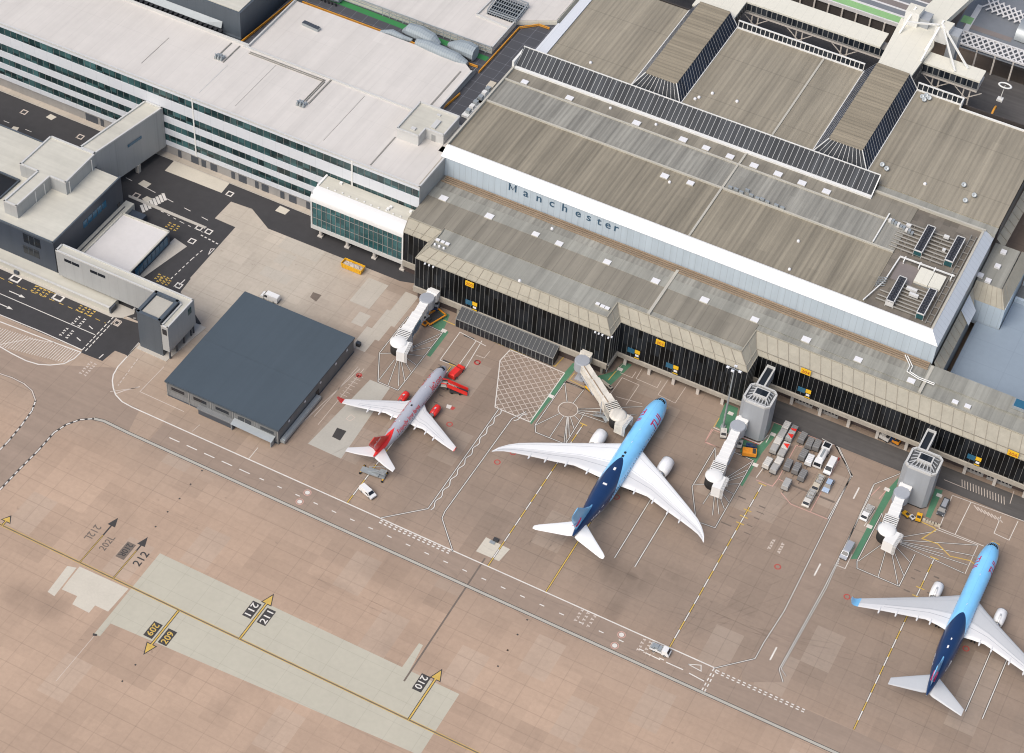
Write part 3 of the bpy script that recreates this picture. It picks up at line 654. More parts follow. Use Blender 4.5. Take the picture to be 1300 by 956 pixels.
for p in ((-107.63, -54.26), (-107.84, -59.63)): illegible(p, 2, 4, W_, dy=2.0); W_.line([(p[0] + 3.4, p[1]), (p[0] + 5.0, p[1] - .5)], .3, ZW)
for p in ((-132.90, -49.37), (-118.09, -49.47)):
    for q in (1.35,): W_.line([(p[0] - q, p[1] - q * .75), (p[0] + q, p[1] - q * .75), (p[0] + q, p[1] + q * .75), (p[0] - q, p[1] + q * .75), (p[0] - q, p[1] - q * .75 - .2)], .55, ZW)
for p, c in (((-98.52, -49.23), O_), ((-98.25, -49.51), O_), ((-100.78, 11.64), W_), ((-97.05, -5.37), W_), ((-100.32, -5.37), W_), ((-98.96, -11.19), W_), ((-91.98, -28.50), W_), ((-123.96, -3.06), O_), ((-175.30, 11.08), O_), ((-153.76, 10.32), O_), ((-171.20, -0.51), O_)):
    q = .85; c.line([(p[0] - q, p[1] - q), (p[0] + q, p[1] - q), (p[0] + q, p[1] + q), (p[0] - q, p[1] + q), (p[0] - q, p[1] - q - .2)], .38, ZW + .001)
# zebra crossing and dashed lanes beside the walkway
z0, z1 = Vector((-119.50, -6.67)), Vector((-116.96, 0.83))
for i in range(8):
    p = z0 + (z1 - z0) * (i / 7); W_.line([p + Vector((-.9, .9)), p + Vector((1.6, -1.3))], .85, ZW)
W_.line([(-131.19, 1.89), (-122.29, 1.11), (-115.43, 0.31), (-97.36, -1.66)], .22, ZW, dash=(2.4, 4.2))
W_.line([(-95.36, -27.34), (-94.81, -17.43), (-94.27, -12.78)], .26, ZW, dash=(1.0, .8)); W_.line([(-98.20, -7.71), (-91.58, -8.46)], .4, ZW, dash=(.8, .6)); W_.line([(-116.29, -4.76), (-106.09, -6.01), (-98.44, -6.47)], .2, ZW, dash=(1.0, 1.4))
for p in ((-107.23, -8.92), (-97.65, -28.43), (-96.53, -29.08)): illegible(p, 3, 3, Y_)
W_.line([(-91.75, -13.72), (-91.65, -10.68), (-92.47, -11.17), (-91.75, -13.72)], .22, ZW); W_.line([(-91.97, -28.26), (-91.77, -25.57)], .3, ZW)
W_.line([(-94.67, -63.02), (-94.51, -61.19)], .3, ZW); W_.line([(-97.24, -44.66), (-97.40, -42.04)], .5, ZW); W_.line([(-98.70, -47.32), (-94.83, -45.27)], .2, ZW, dash=(1, .8)); W_.line([(-88.53, -58.57), (-88.54, -52.69)], .22, ZW)
illegible((-94.94, -67.71), 2, 6, O_)
W_.line([(-175.45, -0.69), (-171.36, -0.60)], .2, ZW); W_.line([(-170.00, 4.63), (-167.71, 4.65)], .2, ZW); W_.line([(-178.06, 4.57), (-175.98, 4.58)], .2, ZW)
# small boxes and stand-edge markings
O_.line([(-77.71, -56.78), (-78.02, -67.68), (-63.83, -67.81)], .2, ZW); O_.line([(-79.07, -66.17), (-81.91, -69.52), (-83.12, -71.49)], .3, ZW); O_.line([(-85.48, -57.84), (-84.35, -68.82)], .25, ZW, dash=(1, .5)); O_.line([(-84.92, -71.70), (-79.32, -66.74)], .2, ZW)
W_.line([(-39.98, -73.13), (-40.00, -68.73)], .16, ZW); O_.line([(-58.04, -72.69), (-57.59, -69.57)], .14, ZW)
O_.line([(-38.91, -73.31), (-38.83, -73.43), (-35.55, -62.92), (-31.26, -30.53)][2:], .2, ZW); O_.line([(-30.54, -53.88), (-30.31, -29.98)], .16, ZW); O_.line([(-32.95, -51.96), (-32.11, -30.16)], .16, ZW)
for i in range(7):
    p = Vector((-31.23, -41.29)).lerp(Vector((-31.06, -33.03)), i / 6); O_.line([p, p + Vector((2.2, 0))], .14, ZW)
RD.line([(-30.64, -33.22), (-29.69, -32.67)], .9, ZW); 
O_.line([(-25.19, -48.29), (-24.77, -46.38), (-23.30, -46.77), (-23.83, -48.50), (-25.19, -48.29)], .2, ZW)
for a in ([(-13.86, -16.61), (-14.22, -4.29), (-5.37, -5.42)], [(-13.86, -16.61), (-8.29, -16.44)], [(-6.22, -16.79), (-7.32, -4.12)], [(-8.41, -17.38), (-8.69, -5.12)]):
    W_.line(a, .2, ZW)
O_.line([(-6.15, -9.89), (-3.69, -9.78), (-3.51, -6.56)], .18, ZW); B_.line([(-12.70, -4.76), (-9.54, -4.71)], .7, ZB); B_.line([(-13.14, -16.19), (-8.95, -16.38)], .7, ZB)
Y_.line([(-20.51, -2.48), (-1.01, -2.83)], .3, ZW); Y_.line([(0.91, -2.90), (14.80, -2.59), (15.33, 1.97), (17.53, 1.92)], .3, ZW)
for box in ([(32.77, 2.90), (38.03, 2.74), (38.01, -5.69)], [(32.61, -3.87), (32.77, 2.90)], [(31.48, 4.33), (35.17, 4.30), (35.18, 6.93)], [(30.82, 8.36), (30.36, 4.12)], [(36.29, 4.51), (42.75, 4.36), (42.62, 7.33)], [(36.14, 8.81), (36.29, 4.51)], [(44.07, 2.11), (49.41, 1.62), (49.55, 8.76)], [(44.15, 8.66), (44.07, 2.11)], [(34.37, -4.39), (41.65, -3.15)]):
    O_.line(box, .17, ZW)
for box in ([(66.93, -7.28), (62.19, -7.15), (61.97, -1.89)], [(62.27, -7.42), (62.32, -2.06), (66.90, -2.08), (67.20, -7.20), (62.27, -7.42)]): RP.line(box, .18, ZW)
Y_.line([(62.14, -1.27), (62.14, 2.78)], .2, ZW); W_.line([(62.14, -1.27), (66.60, -1.36)], .2, ZW); Y_.line([(20.43, -5.12), (25.71, -5.58)], .2, ZW); Y_.line([(20.43, -5.12), (20.60, -2.14)], .2, ZW); Y_.line([(29.85, 0.09), (30.25, 4.36)], .25, ZW)
W_.line([(69.76, -0.65), (75.35, -0.51), (76.12, 3.71)], .25, ZW); RD.line([(70.04, -0.93), (75.32, -0.83)], .25, ZW)
# equipment park
PK = [(75.64, 8.72), (93.57, 9.26), (101.08, 1.64), (100.84, -15.72), (90.52, -15.84), (86.79, -13.47)]
RP.line(PK[:3], .2, ZW); cased([PK[1], PK[2], PK[3]], .2, .42); RP.line(PK[3:], .2, ZW)
RP.line([(84.10, 4.02), (84.32, -9.41), (83.96, -12.59), (79.39, -12.71)], .22, ZW); RP.line([(84.10, 4.02), (85.82, 4.30)], .2, ZW); RP.line([(96.13, 6.48), (95.96, -15.63)], .2, ZW); W_.line([(76.60, 4.69), (76.63, 0.88)], .22, ZW); W_.line([(79.80, -3.19), (79.08, -11.97)], .2, ZW); RP.line([(84.32, -9.41), (86.04, -9.57)], .2, ZW)
BO.line([(88.36, -9.61), (100.40, -9.49)], .6, ZB)
RD.line([(95.99, 4.63), (95.85, 5.76)], .6, ZW)
# right-hand parking boxes
for box in ([(126.91, 8.21), (127.43, -3.94), (131.79, -3.88), (132.00, 8.78)], [(140.47, 8.17), (140.61, 1.71), (144.78, 1.43), (144.93, 8.80)], [(131.79, -3.88), (139.66, -3.77)]): W_.line(box, .18, ZW)
W_.line([(126.80, 8.54), (146.32, 9.60)], .16, ZW)
for i in range(8):
    p = Vector((133.03, 8.19)).lerp(Vector((139.88, 7.45)), i / 7); O_.line([p, p + Vector((1.6, -1.2))], .35, ZW)
for i in range(16):
    p = Vector((127.41, 15.09)).lerp(Vector((139.11, 15.06)), i / 15); O_.line([p, p + Vector((.9, -2.6))], .2, ZW)
O_.line([(141.25, 13.54), (140.83, 18.43)], .2, ZW); O_.line([(123.18, 12.65), (129.35, 12.61)], .2, ZW)
W_.line([(108.63, -27.87), (107.89, -28.81), (110.60, -28.74), (110.52, -23.45)], .18, ZW); W_.line([(110.66, -6.62), (110.00, -13.17)], .18, ZW); RP.line([(108.00, -2.45), (109.02, 1.70)], .2, ZW); RP.line([(110.22, -2.35), (110.90, 1.19)], .2, ZW)
for p in ((64.20, 5.78), (77.18, -7.97), (77.19, 4.55), (18.88, -13.24), (111.27, -12.54), (110.97, 1.70), (123.83, 6.77), (-18.36, -6.08), (30.93, 5.51)):
    W_.sheet([(p[0] - .75, p[1] - .6), (p[0] + .75, p[1] - .6), (p[0] + .75, p[1] + .6), (p[0] - .75, p[1] + .6)], ZW + .004)
# jet bridge sweep fans
def fan(c, outer, spokes, r=0):
    cased(outer, .2, .5)
    for s in spokes:
        v = Vector(s) - Vector(c); a = Vector(c) + v.normalized() * (r or min(3.0, v.length * .3))
        cased([a, s], .17, .42)
    if r: W_.line([(c[0] + r * math.cos(k * PI / 12), c[1] + r * math.sin(k * PI / 12)) for k in range(25)], .18, ZW)
fan((-24.83, -19.86), [(-25.92, -6.45), (-18.36, -6.75), (-18.28, -32.30), (-24.56, -32.27), (-29.65, -22.68), (-29.73, -6.30)], [(-18.39, -7.03), (-18.39, -9.37), (-18.32, -13.48), (-18.26, -17.55), (-18.58, -21.55), (-18.54, -24.55), (-18.34, -28.44), (-18.99, -30.80), (-21.54, -32.04), (-24.67, -31.63), (-29.54, -22.87), (-25.70, -6.85)])
fan((25.03, -15.27), [(19.82, -6.33), (25.68, -6.34), (19.82, -6.33), (19.82, -24.82), (21.15, -27.05), (29.94, -26.84), (29.51, -14.23)], [(19.77, -6.65), (25.57, -6.52), (19.98, -24.73), (25.22, -26.87), (29.43, -26.60), (29.78, -26.12), (29.62, -23.78), (29.44, -20.61), (29.42, -17.32), (32.51, -10.54), (32.82, -12.03), (33.03, -13.29), (36.34, -14.41), (42.20, -4.07), (42.27, -7.66)], 2.7)
fan((70.67, -19.65), [(70.29, -6.73), (73.06, -6.66), (76.10, -6.86), (76.30, -33.12), (71.12, -33.57), (65.50, -23.38), (65.42, -7.80)], [(65.50, -7.97), (65.54, -22.40), (76.05, -7.11), (76.26, -10.23), (76.13, -12.88), (76.22, -16.03), (76.29, -20.21), (76.33, -23.54), (75.88, -26.09), (75.37, -28.45), (74.05, -29.62), (70.34, -27.40)])
fan((117.21, -13.98), [(112.62, -6.66), (112.45, -24.95), (113.24, -27.08), (124.64, -27.15), (124.78, -15.29)], [(112.74, -6.98), (112.68, -24.82), (118.96, -27.12), (124.31, -26.98), (124.69, -23.48), (124.86, -18.60), (127.07, -5.29), (137.95, -4.37), (138.86, -7.98), (137.97, -11.84), (137.88, -14.85), (131.37, -11.52)])
W_.line([(126.85, -4.65), (138.18, -4.24), (138.17, -14.90), (135.55, -7.79)][:3], .16, ZW)
# small red and white spot markings
def spot(p, r, mb, w=.28):
    mb.line([(p[0] + r * math.cos(k * PI / 8), p[1] + r * math.sin(k * PI / 8)) for k in range(17)], w, ZW)
for p in ((-0.21, -36.12), (17.10, -41.54), (19.20, -36.50), (28.29, -33.48), (49.69, -36.58), (114.22, -36.92), (145.80, -37.18), (95.29, -36.82), (-30.24, -32.81), (-4.47, -12.04), (-4.55, -12.31)): spot(p, .75, RD)
for p in ((69.50, -75.71), (69.42, -79.46), (-20.72, -75.38), (-20.89, -78.95)): W_.sheet([(p[0] + .65 * math.cos(k * PI / 6), p[1] + .65 * math.sin(k * PI / 6)) for k in range(12)], ZW); spot(p, .95, RP, .2)
W_.sheet([(-4.28, -30.11), (-2.87, -29.88), (-2.74, -31.24), (-3.92, -31.33)], ZW); RD.sheet([(-2.76, -30.07), (-1.67, -30.03), (-1.83, -31.21), (-2.74, -31.24)], ZW)
B_.sheet([(-25.62, -52.26), (-22.84, -52.05), (-22.58, -55.82), (-25.13, -55.67)], ZB + .001); BO.sheet([(-57.87, -11.46), (-55.14, -11.27), (-55.13, -14.34), (-57.55, -13.62)], ZB + .001)
for p in ((59.49, -75.64), (76.73, -75.99)): illegible(p, 3, 4, O_, sx=.8, sy=.75, dx=1.15, dy=1.75)
illegible((92.41, -30.82), 2, 4, O_, sx=1.0, dy=2.6)
W_.line([(87.39, -75.58), (90.99, -75.89), (90.29, -74.28), (87.39, -75.58)], .22, ZW); W_.line([(76.53, -77.67), (80.89, -77.78)], .3, ZW); W_.line([(82.46, -77.70), (86.99, -77.69)], .3, ZW); W_.line([(88.67, -77.87), (92.79, -78.21)], .3, ZW)
B_.sheet([(-42.51, -138.75), (-41.42, -138.48), (-41.24, -139.05), (-42.17, -139.38)], ZB)
for p in [(-28.41, -141.34), (-28.39, -146.70), (-48.04, -93.40), (-48.23, -98.54), (-48.13, -104.05), (-48.29, -82.69), (-48.28, -88.00), (47.19, -93.63), (47.33, -98.93), (47.21, -83.18), (47.18, -88.31), (47.22, -93.61)]: B_.sheet([(p[0] - .22, p[1] - .22), (p[0] + .22, p[1] - .22), (p[0] + .22, p[1] + .22), (p[0] - .22, p[1] + .22)], ZB)
# tarred joint across the apron
BO.line([(29.71, -113.86), (29.23, -71.43)], .45, ZB - .006); O_.line([(-41.93, -154.36), (-41.78, -139.36)], .14, ZB)
TM = MB(); rt = random.Random(11)
for x0, y0 in ((-10, -64), (-8, -60), (31, -66), (47, -66), (50, -63), (81, -62), (83, -66), (100, -60), (129, -62), (-40, -77), (10, -77), (60, -77), (30, -79), (84, -40), (105, -30), (-30, -70), (20, -50), (-60, -100), (0, -100)):
    for rep in range(2):
        x, y = x0 + rt.uniform(-6, 6), y0 + rt.uniform(-4, 4); a = rt.uniform(-.25, .25) + (0 if y0 < -75 else rt.choice((0, 1.2, 1.57))); cv = rt.uniform(-.012, .012); pts = []
        for k in range(rt.randint(20, 44)): pts.append((x, y)); x += math.cos(a); y += math.sin(a); a += cv
        for off in (0, 1.7): TM.line([(px - math.sin(a) * off, py + math.cos(a) * off) for px, py in pts], rt.uniform(.22, .4), ZB - .008 + rep * .0006)
k = Nodes('tyre_rubber_trace'); tr = k.n.new('ShaderNodeBsdfTransparent'); mx = k.n.new('ShaderNodeMixShader')
k.put(k.b.inputs['Base Color'], (.05, .042, .036, 1)); k.b.inputs['Roughness'].default_value = .9
k.l.new(k.ramp(k.noise(k.pos(), .25, 4), .4, .8, 0, .15), mx.inputs[0]); k.l.new(tr.outputs[0], mx.inputs[1]); k.l.new(k.b.outputs[0], mx.inputs[2])
k.l.new(mx.outputs[0], [n for n in k.n if n.type == 'OUTPUT_MATERIAL'][0].inputs[0])
struct('tyre_mark', TM, k.m)
struct('white_marking', W_, M['wht']); struct('black_marking', B_, M['blk']); struct('yellow_marking', Y_, M['yel'])
struct('worn_marking', O_, M['whtold']); struct('pink_marking', RP, M['redpale']); struct('red_marking', RD, M['red']); struct('grey_marking', GY, M['greyc']); struct('worn_black_marking', BO, M['blkold'])

# ================================================================ main terminal with its gate pier
TB = thing('terminal_building', 'long brown-roofed terminal with black gate facade and the word Manchester on its pale blue wall', 'terminal', (30, 60, 0))
def P_(name, mb, mats, root=TB): return mb.build(name, mats, root)
P0 = [(-39.9, 8.5), (-31.8, 8.5), (-31.8, 1.0), (28.6, 1.0), (28.6, 7.4), (66.1, 7.4), (66.1, 14.8), (185, 14.8)]
P1 = [(-39.9, 9.4), (-30.9, 9.4), (-30.9, 1.9), (27.7, 1.9), (27.7, 8.3), (65.2, 8.3), (65.2, 15.7), (185, 15.7)]
P2 = [(-39.9, 11.3), (-29.0, 11.3), (-29.0, 3.8), (25.8, 3.8), (25.8, 10.5), (62.5, 10.5), (62.9, 20.0), (185, 20.0)]
ZF = (15.9, 17.0, 19.15)
# curtain wall with pale mullions
g = MB()
SILL = (5.1, 5.1, 5.1, 4.4, 4.4, 4.4, 7.5)
for a, b, zs in zip(P0, P0[1:], SILL):
    g.face([(a[0], a[1], zs), (b[0], b[1], zs), (b[0], b[1], 16.0), (a[0], a[1], 16.0)], 0)
    L = math.hypot(b[0] - a[0], b[1] - a[1]); n = max(1, int(L / 1.36)); nx, ny = (b[1] - a[1]) / L, -(b[0] - a[0]) / L
    for i in range(n + 1):
        t = i / n; x = a[0] + (b[0] - a[0]) * t; y = a[1] + (b[1] - a[1]) * t
        g.bar((x + nx * .07, y + ny * .05, zs), (x + nx * .05, y + ny * .05, 15.95), .07, .1, 1)
P_('curtain_wall', g, [M['blkglass'], M['mull']])
# stained sill beam
def band(mb, path, d0, z0, d1, z1, m=0):
    """strip along the facade path between two offsets (d outward) and heights"""
    def off(d):
        q = []
        for i, p in enumerate(path):
            n = []
            for a, b in ((path[i - 1], p) if i else (None, None), (p, path[i + 1]) if i < len(path) - 1 else (None, None)):
                if a is None: continue
                L = math.hypot(b[0] - a[0], b[1] - a[1]); n.append(((b[1] - a[1]) / L, -(b[0] - a[0]) / L))
            nx = sum(k[0] for k in n); ny = sum(k[1] for k in n)
            if len(n) == 1: nx, ny = n[0]
            q.append((p[0] + nx * d, p[1] + ny * d))
        return q
    A, B = off(d0), off(d1)
    for i in range(len(path) - 1):
        mb.face([(A[i][0], A[i][1], z0), (A[i + 1][0], A[i + 1][1], z0), (B[i + 1][0], B[i + 1][1], z1), (B[i][0], B[i][1], z1)], m)
g = MB()
for path, zt in ((P0[:4], 5.1), (P0[3:6] + [(66.1, 14.8)], 4.4), (P0[6:], 7.5)):
    zb = zt - (2.0 if zt < 5.2 and zt > 5 else 1.45)
    band(g, path, -1.2, zb, .4, zb); band(g, path, .4, zb, .4, zt - .12); band(g, path, .4, zt - .12, -.05, zt + .02)
P_('sill_beam', g, M['beam'])
# undercroft
g = MB(); g.prism([(-39.9, 9.4), (-31.2, 9.4), (-31.2, 1.7), (28.0, 1.7), (28.0, 10.2), (65.5, 10.2), (65.5, 19), (185, 19), (185, 32), (-39.9, 32)], 0, 2.95); g.prism([(66.5, 19), (185, 19), (185, 32), (66.5, 32)], 2.95, 6.2)
g.face([(66.3, 14.9, 0), (66.3, 19.2, 0), (66.3, 19.2, 7), (66.3, 14.9, 7)])
P_('undercroft_wall', g, [M['brnwall']])
for x0, x1 in ((78, 83), (84.5, 90.5), (126.5, 132), (133, 140)):
    g = MB(); g.box(x0, 18.6, .05, x1, 18.96, 2.3)
    for k in range(int(x1 - x0)): g.box(x0 + k + .15, 18.5, 1.1, x0 + k + .75, 18.62, 1.9, 1)
    P_('service_panel', g, [M['grdwall'], M['winglass']])
pil = None
for x, y in [(31.3 + 7.35 * i, 7.9) for i in range(5)] + [(77.3 + 8.3 * i, 17.6) for i in range(13)]:
    g = MB(); g.box(x - .42, y - .35, 0, x + .42, y + .45, 2.9 if y < 9 else 6.0); P_('pillar', g, M['pillar'])
for x in (-29, -18, 20, 27): 
    g = MB(); g.box(x - .35, 1.32, 0, x + .35, 1.75, 2.86); P_('pillar', g, M['beam'])
# beige sloping fascia with ribs
g = MB()
for A, B, z0, z1, m in ((P0, P1, ZF[0], ZF[1], 0), (P1, P2, ZF[1], ZF[2], 0)):
    for i in range(len(A) - 1):
        g.face([(A[i][0], A[i][1], z0), (A[i + 1][0], A[i + 1][1], z0), (B[i + 1][0], B[i + 1][1], z1), (B[i][0], B[i][1], z1)], m)
for i in range(len(P0) - 1):
    L = math.hypot(P1[i + 1][0] - P1[i][0], P1[i + 1][1] - P1[i][1]); n = max(1, round(L / 3.1))
    for k in range(n + 1):
        if k == n and i < len(P0) - 2: continue
        t = k / n; q = [(A[i][0] + (A[i + 1][0] - A[i][0]) * t, A[i][1] + (A[i + 1][1] - A[i][1]) * t, z) for A, z in zip((P0, P1, P2), ZF)]
        for a, b in zip(q, q[1:]): g.bar(Vector(a) + Vector((0, 0, .02)), Vector(b) + Vector((0, 0, .02)), .16, .16, 1)
for i in range(len(P0) - 1):
    g.bar((P1[i][0], P1[i][1], ZF[1] + .0), (P1[i + 1][0], P1[i + 1][1], ZF[1] + .0), .22, .14, 1 if i == 6 else 0)  # right-hand bay's dark bar: a shadow line painted along the fold
    g.bar((P0[i][0], P0[i][1], ZF[0]), (P0[i + 1][0], P0[i + 1][1], ZF[0]), .25, .2, 0)
    g.bar((P2[i][0], P2[i][1], ZF[2] + .1), (P2[i + 1][0], P2[i + 1][1], ZF[2] + .1), .3, .3, 0)
P_('fascia', g, [M['fascia'], M['fasciadk']])
# pier roof: three shallow steps between fascia and hall wall
g = MB()
g.prism([(-29, 3.8), (25.8, 3.8), (25.8, 10.5), (62.5, 10.5), (62.5, 12.6), (-29, 12.6)], 18.3, 19.0, 0)
g.prism([(-39.9, 11.3), (-29, 11.3), (-29, 12.6), (62.5, 12.6), (62.7, 22.4), (-39.9, 22.4)], 18.3, 19.25, 1)
g.prism([(-39.9, 22.4), (108.6, 22.4), (108.6, 26.6), (-39.9, 26.6)], 18.3, 19.35, 0)
g.prism([(-39.9, 26.6), (108.6, 26.6), (108.6, 32.4), (-39.9, 32.4)], 18.3, 19.2, 2)
g.prism([(62.7, 20.0), (185, 20.0), (185, 22.4), (62.7, 22.4)], 18.3, 19.02, 0)
g.prism([(108.6, 22.4), (185, 22.4), (185, 25.6), (108.6, 25.6)], 18.3, 19.0, 0)
g.prism([(108.6, 25.6), (185, 25.6), (185, 31.6), (108.6, 31.6)], 18.3, 19.6, 3)
P_('pier_roof', g, [M['plainroof'], M['brnroof'], M['greyroof'], M['plainroof']])
g = MB()
for y, z, r_ in ((31.9, 19.5, .22), (31.2, 19.45, .16), (30.5, 19.42, .14)): g.bar((-39, y, z), (108.4, y, z), r_ * 2, r_ * 2)
g.box(-39.5, 29.6, 19.2, 108.5, 30.0, 19.5)
P_('gutter_pipe', g, M['pipebrown'])
g = MB(); g.box(34.6, 10.6, 19.05, 35.4, 30.3, 19.62); P_('roof_rib', g, M['ltstrip'])
g = MB(); g.box(109.0, 20.4, 19.05, 109.8, 31.2, 19.7); P_('roof_rib', g, M['ltstrip'])
g = MB()
for p in (((101.5, 31.2), (104, 28), (104, 25.6), (107.5, 24.6), (112, 24.6)), ((102.2, 31.2), (104.7, 28.2), (104.7, 26.0), (107.5, 25.2), (112, 25.2))):
    for a, b in zip(p, p[1:]): g.tube((a[0], a[1], 19.9), (b[0], b[1], 19.9), .14, n=8)
P_('roof_pipe', g, M['whtframe'])

# hall: pale blue wall, white cap, roof
g = MB(); g.face([(-41.2, 32.5, 19), (108.8, 32.5, 19), (108.8, 32.5, 26.1), (-41.2, 32.5, 26.1)], 0)
P_('hall_wall', g, M['bluepanel'])
g = MB(); g.face([(108.8, 32.5, 9), (108.8, 81.5, 9), (108.8, 81.5, 26.1), (108.8, 32.5, 26.1)], 0); P_('side_wall', g, M['silver'])
g = MB(); g.face([(-41.2, 82, 10), (-41.2, 32.5, 10), (-41.2, 32.5, 26.1), (-41.2, 82, 27.6)], 0); P_('side_wall', g, M['whitepanel'])
g = MB()
g.face([(-41.3, 32.3, 25.95), (109.0, 32.3, 25.95), (106.1, 35.3, 28.15), (-41.0, 35.3, 28.15)])
g.face([(-41.0, 35.3, 28.15), (106.1, 35.3, 28.15), (106.1, 35.8, 28.1), (-41.0, 35.8, 28.1)])
P_('front_cap', g, M['capwhite'])
g = MB(); g.face([(109.0, 32.3, 25.95), (109.0, 81.6, 25.95), (106.1, 80.6, 28.15), (106.1, 35.3, 28.15)]); P_('side_cap', g, M['capside'])
g = MB()
g.prism([(-41, 35.8), (86.5, 35.8), (86.5, 59.2), (-41, 59.2)], 27.0, 27.6, 0)
g.prism([(86.5, 35.8), (105.6, 35.8), (105.6, 80.4), (86.5, 80.4)], 26.9, 27.4, 2)
g.prism([(-41, 59.2), (86.5, 59.2), (86.5, 71.0), (-41, 71.0)], 27.0, 27.75, 1)
g.prism([(-41, 71.0), (86.5, 71.0), (86.5, 80.4), (73, 80.4), (73, 78), (-41, 78)], 27.0, 27.65, 2)
P_('hall_roof', g, [M['tanroof'], M['greyroof'], M['brnroof']])
g = MB()
for a, b in (((-41, 59.2), (86.5, 59.2)), ((-41, 71.0), (86.5, 71.0))): g.box(a[0], a[1] - .28, 27.5, b[0], b[1] + .28, 28.1)
g.box(34.5, 36.0, 27.5, 35.1, 58.9, 28.05); g.box(34.6, 59.5, 27.6, 35.2, 70.7, 28.15); g.box(34.7, 71.3, 27.6, 35.3, 77.4, 28.05)
g.box(-41.3, 35.5, 27.5, -40.7, 78, 28.4); g.box(73.3, 80.3, 27.4, 106.3, 80.9, 28.3); g.box(105.5, 35.8, 27.3, 106.1, 80.4, 28.3)
g.box(80.0, 59.5, 27.7, 80.35, 73.4, 28.3)
P_('roof_upstand', g, M['ltstrip'])
# glazed band between hall and rear roofs
g = MB()
A, B_2 = (78.0, 28.2), (83.4, 31.7)
g.face([(-40.6, A[0], A[1]), (73.2, A[0], A[1]), (73.2, B_2[0], B_2[1]), (-41.0, B_2[0], B_2[1])], 0)
g.face([(73.2, A[0], A[1]), (73.2, 84.2, 28.0), (73.2, B_2[0], B_2[1])], 0)
g.face([(-40.6, A[0], A[1]), (-41, B_2[0], B_2[1]), (-41, 84.2, 28.0)], 1); g.face([(-41, B_2[0], B_2[1]), (73.2, B_2[0], B_2[1]), (73.2, 84.2, 28), (-41, 84.2, 28)], 1)
n = 74
for i in range(n + 1):
    x = -40.6 + 113.8 * i / n; g.bar((x, A[0], A[1] + .04), (x, B_2[0], B_2[1] + .04), .12, .06, 2)
g.bar((-41, B_2[0], B_2[1] + .08), (73.2, B_2[0], B_2[1] + .08), .28, .24, 1)
g.box(-41, 76.9, 27.5, 73.4, 77.95, 28.25, 1); g.bar((73.2, A[0], A[1]), (73.2, B_2[0], B_2[1]), .3, .3, 1); g.box(-41.6, 77, 27.4, -40.9, 84, 30.2, 1)
P_('glazed_band', g, [M['ridgeglass'], M['whtframe'], M['greybar']])
# rear roofs
g = MB()
g.prism([(-35.3, 84), (109.1, 84), (109.1, 128.6), (82.6, 128.6), (82.6, 130.8), (-35.3, 130.8)], 26.5, 28.0, 0)
g.prism([(73.4, 81.0), (109.1, 81.0), (109.1, 87.2), (73.4, 87.2)], 26.4, 27.7, 1)
P_('rear_roof', g, [M['tanroof2'], M['plainroof']])
g = MB(); g.box(-38.6, 84, 10, -35.4, 140, 28.3); g.box(-41.2, 84, 10, -38.6, 108, 24.5)
P_('rear_side_wall', g, M['whitepanel'])
g = MB(); g.box(38.2, 88, 28.0, 38.8, 130, 28.35); P_('roof_rib', g, M['ltstrip'])
for nm, bx0, bx1, tx0, tx1 in (('a', -7.0, 9.4, -3.7, 6.3), ('b', 51.3, 68.4, 54.8, 65.0)):
    zb, zt, y0, y1, yt = 28.05, 32.6, 86.9, 131.0, 90.0
    g = MB(); g.face([(tx0, yt, zt), (tx1, yt, zt), (tx1, y1, zt), (tx0, y1, zt)], 0); g.box(tx0 - .1, yt - .1, zt - .3, tx1 + .1, y1 + .1, zt + .06, 0)
    mr = P_('ridge_roof', g, M['ridgeroof'])
    g = MB()
    g.face([(bx1, y0, zb), (bx1, y1, zb), (tx1, y1, zt), (tx1, yt, zt)], 1)
    g.face([(bx0, y1, zb), (bx0, y0, zb), (tx0, yt, zt), (tx0, y1, zt)], 1)
    g.face([(bx0, y0, zb), (bx1, y0, zb), (tx1, yt, zt), (tx0, yt, zt)], 0)
    g.face([(bx1, y1, zb), (bx0, y1, zb), (tx0, y1, zt), (tx1, y1, zt)], 0)
    for i in range(27):
        t = i / 26; ya = y0 + (y1 - y0) * t; yb = yt + (y1 - yt) * t
        g.bar((bx1, ya, zb + .02), (tx1, yb, zt + .02), .07, .04, 3); g.bar((bx0, ya, zb + .02), (tx0, yb, zt + .02), .07, .04, 3)
    for i in range(12):
        t = i / 11; g.bar((bx0 + (bx1 - bx0) * t, y0, zb + .06), (tx0 + (tx1 - tx0) * t, yt, zt + .03), .1, .06, 2)
    for (a, b) in (((bx1, y0, zb), (bx1, y1, zb)), ((bx0, y0, zb), (bx0, y1, zb)), ((bx1, y0, zb), (tx1, yt, zt)), ((bx0, y0, zb), (tx0, yt, zt)), ((tx1, y1, zt), (bx1, y1, zb))):
        g.bar(Vector(a) + Vector((0, 0, .08)), Vector(b) + Vector((0, 0, .05)), .24, .2, 2)
    P_('ridge_glazing', g, [M['ridgeglass'], M['ridgeglassb'], M['whtframe'], M['greybar']])
g = MB()
for x0, x1 in ((9.6, 50.9), (68.4, 82.4)):
    g.face([(x0, 131.0, 28.25), (x1, 131.0, 28.25), (x1, 131.2, 30.4), (x0, 131.2, 30.4)], 0)
    g.box(x0, 130.4, 28.0, x1, 130.95, 28.3, 1); g.box(x0 - .2, 131.0, 30.3, x1 + .2, 131.5, 30.55, 1)
    n = int((x1 - x0) / 1.45)
    for i in range(n + 1):
        x = x0 + (x1 - x0) * i / n; g.bar((x, 130.95, 28.25), (x, 131.15, 30.4), .2, .08, 1)
g.box(82.4, 128.6, 28.0, 82.8, 131.4, 30.5, 1); g.box(82.6, 128.5, 27.9, 150, 129.0, 28.5, 1)
P_('rear_glazing', g, [M['ridgeglass'], M['whtframe']])
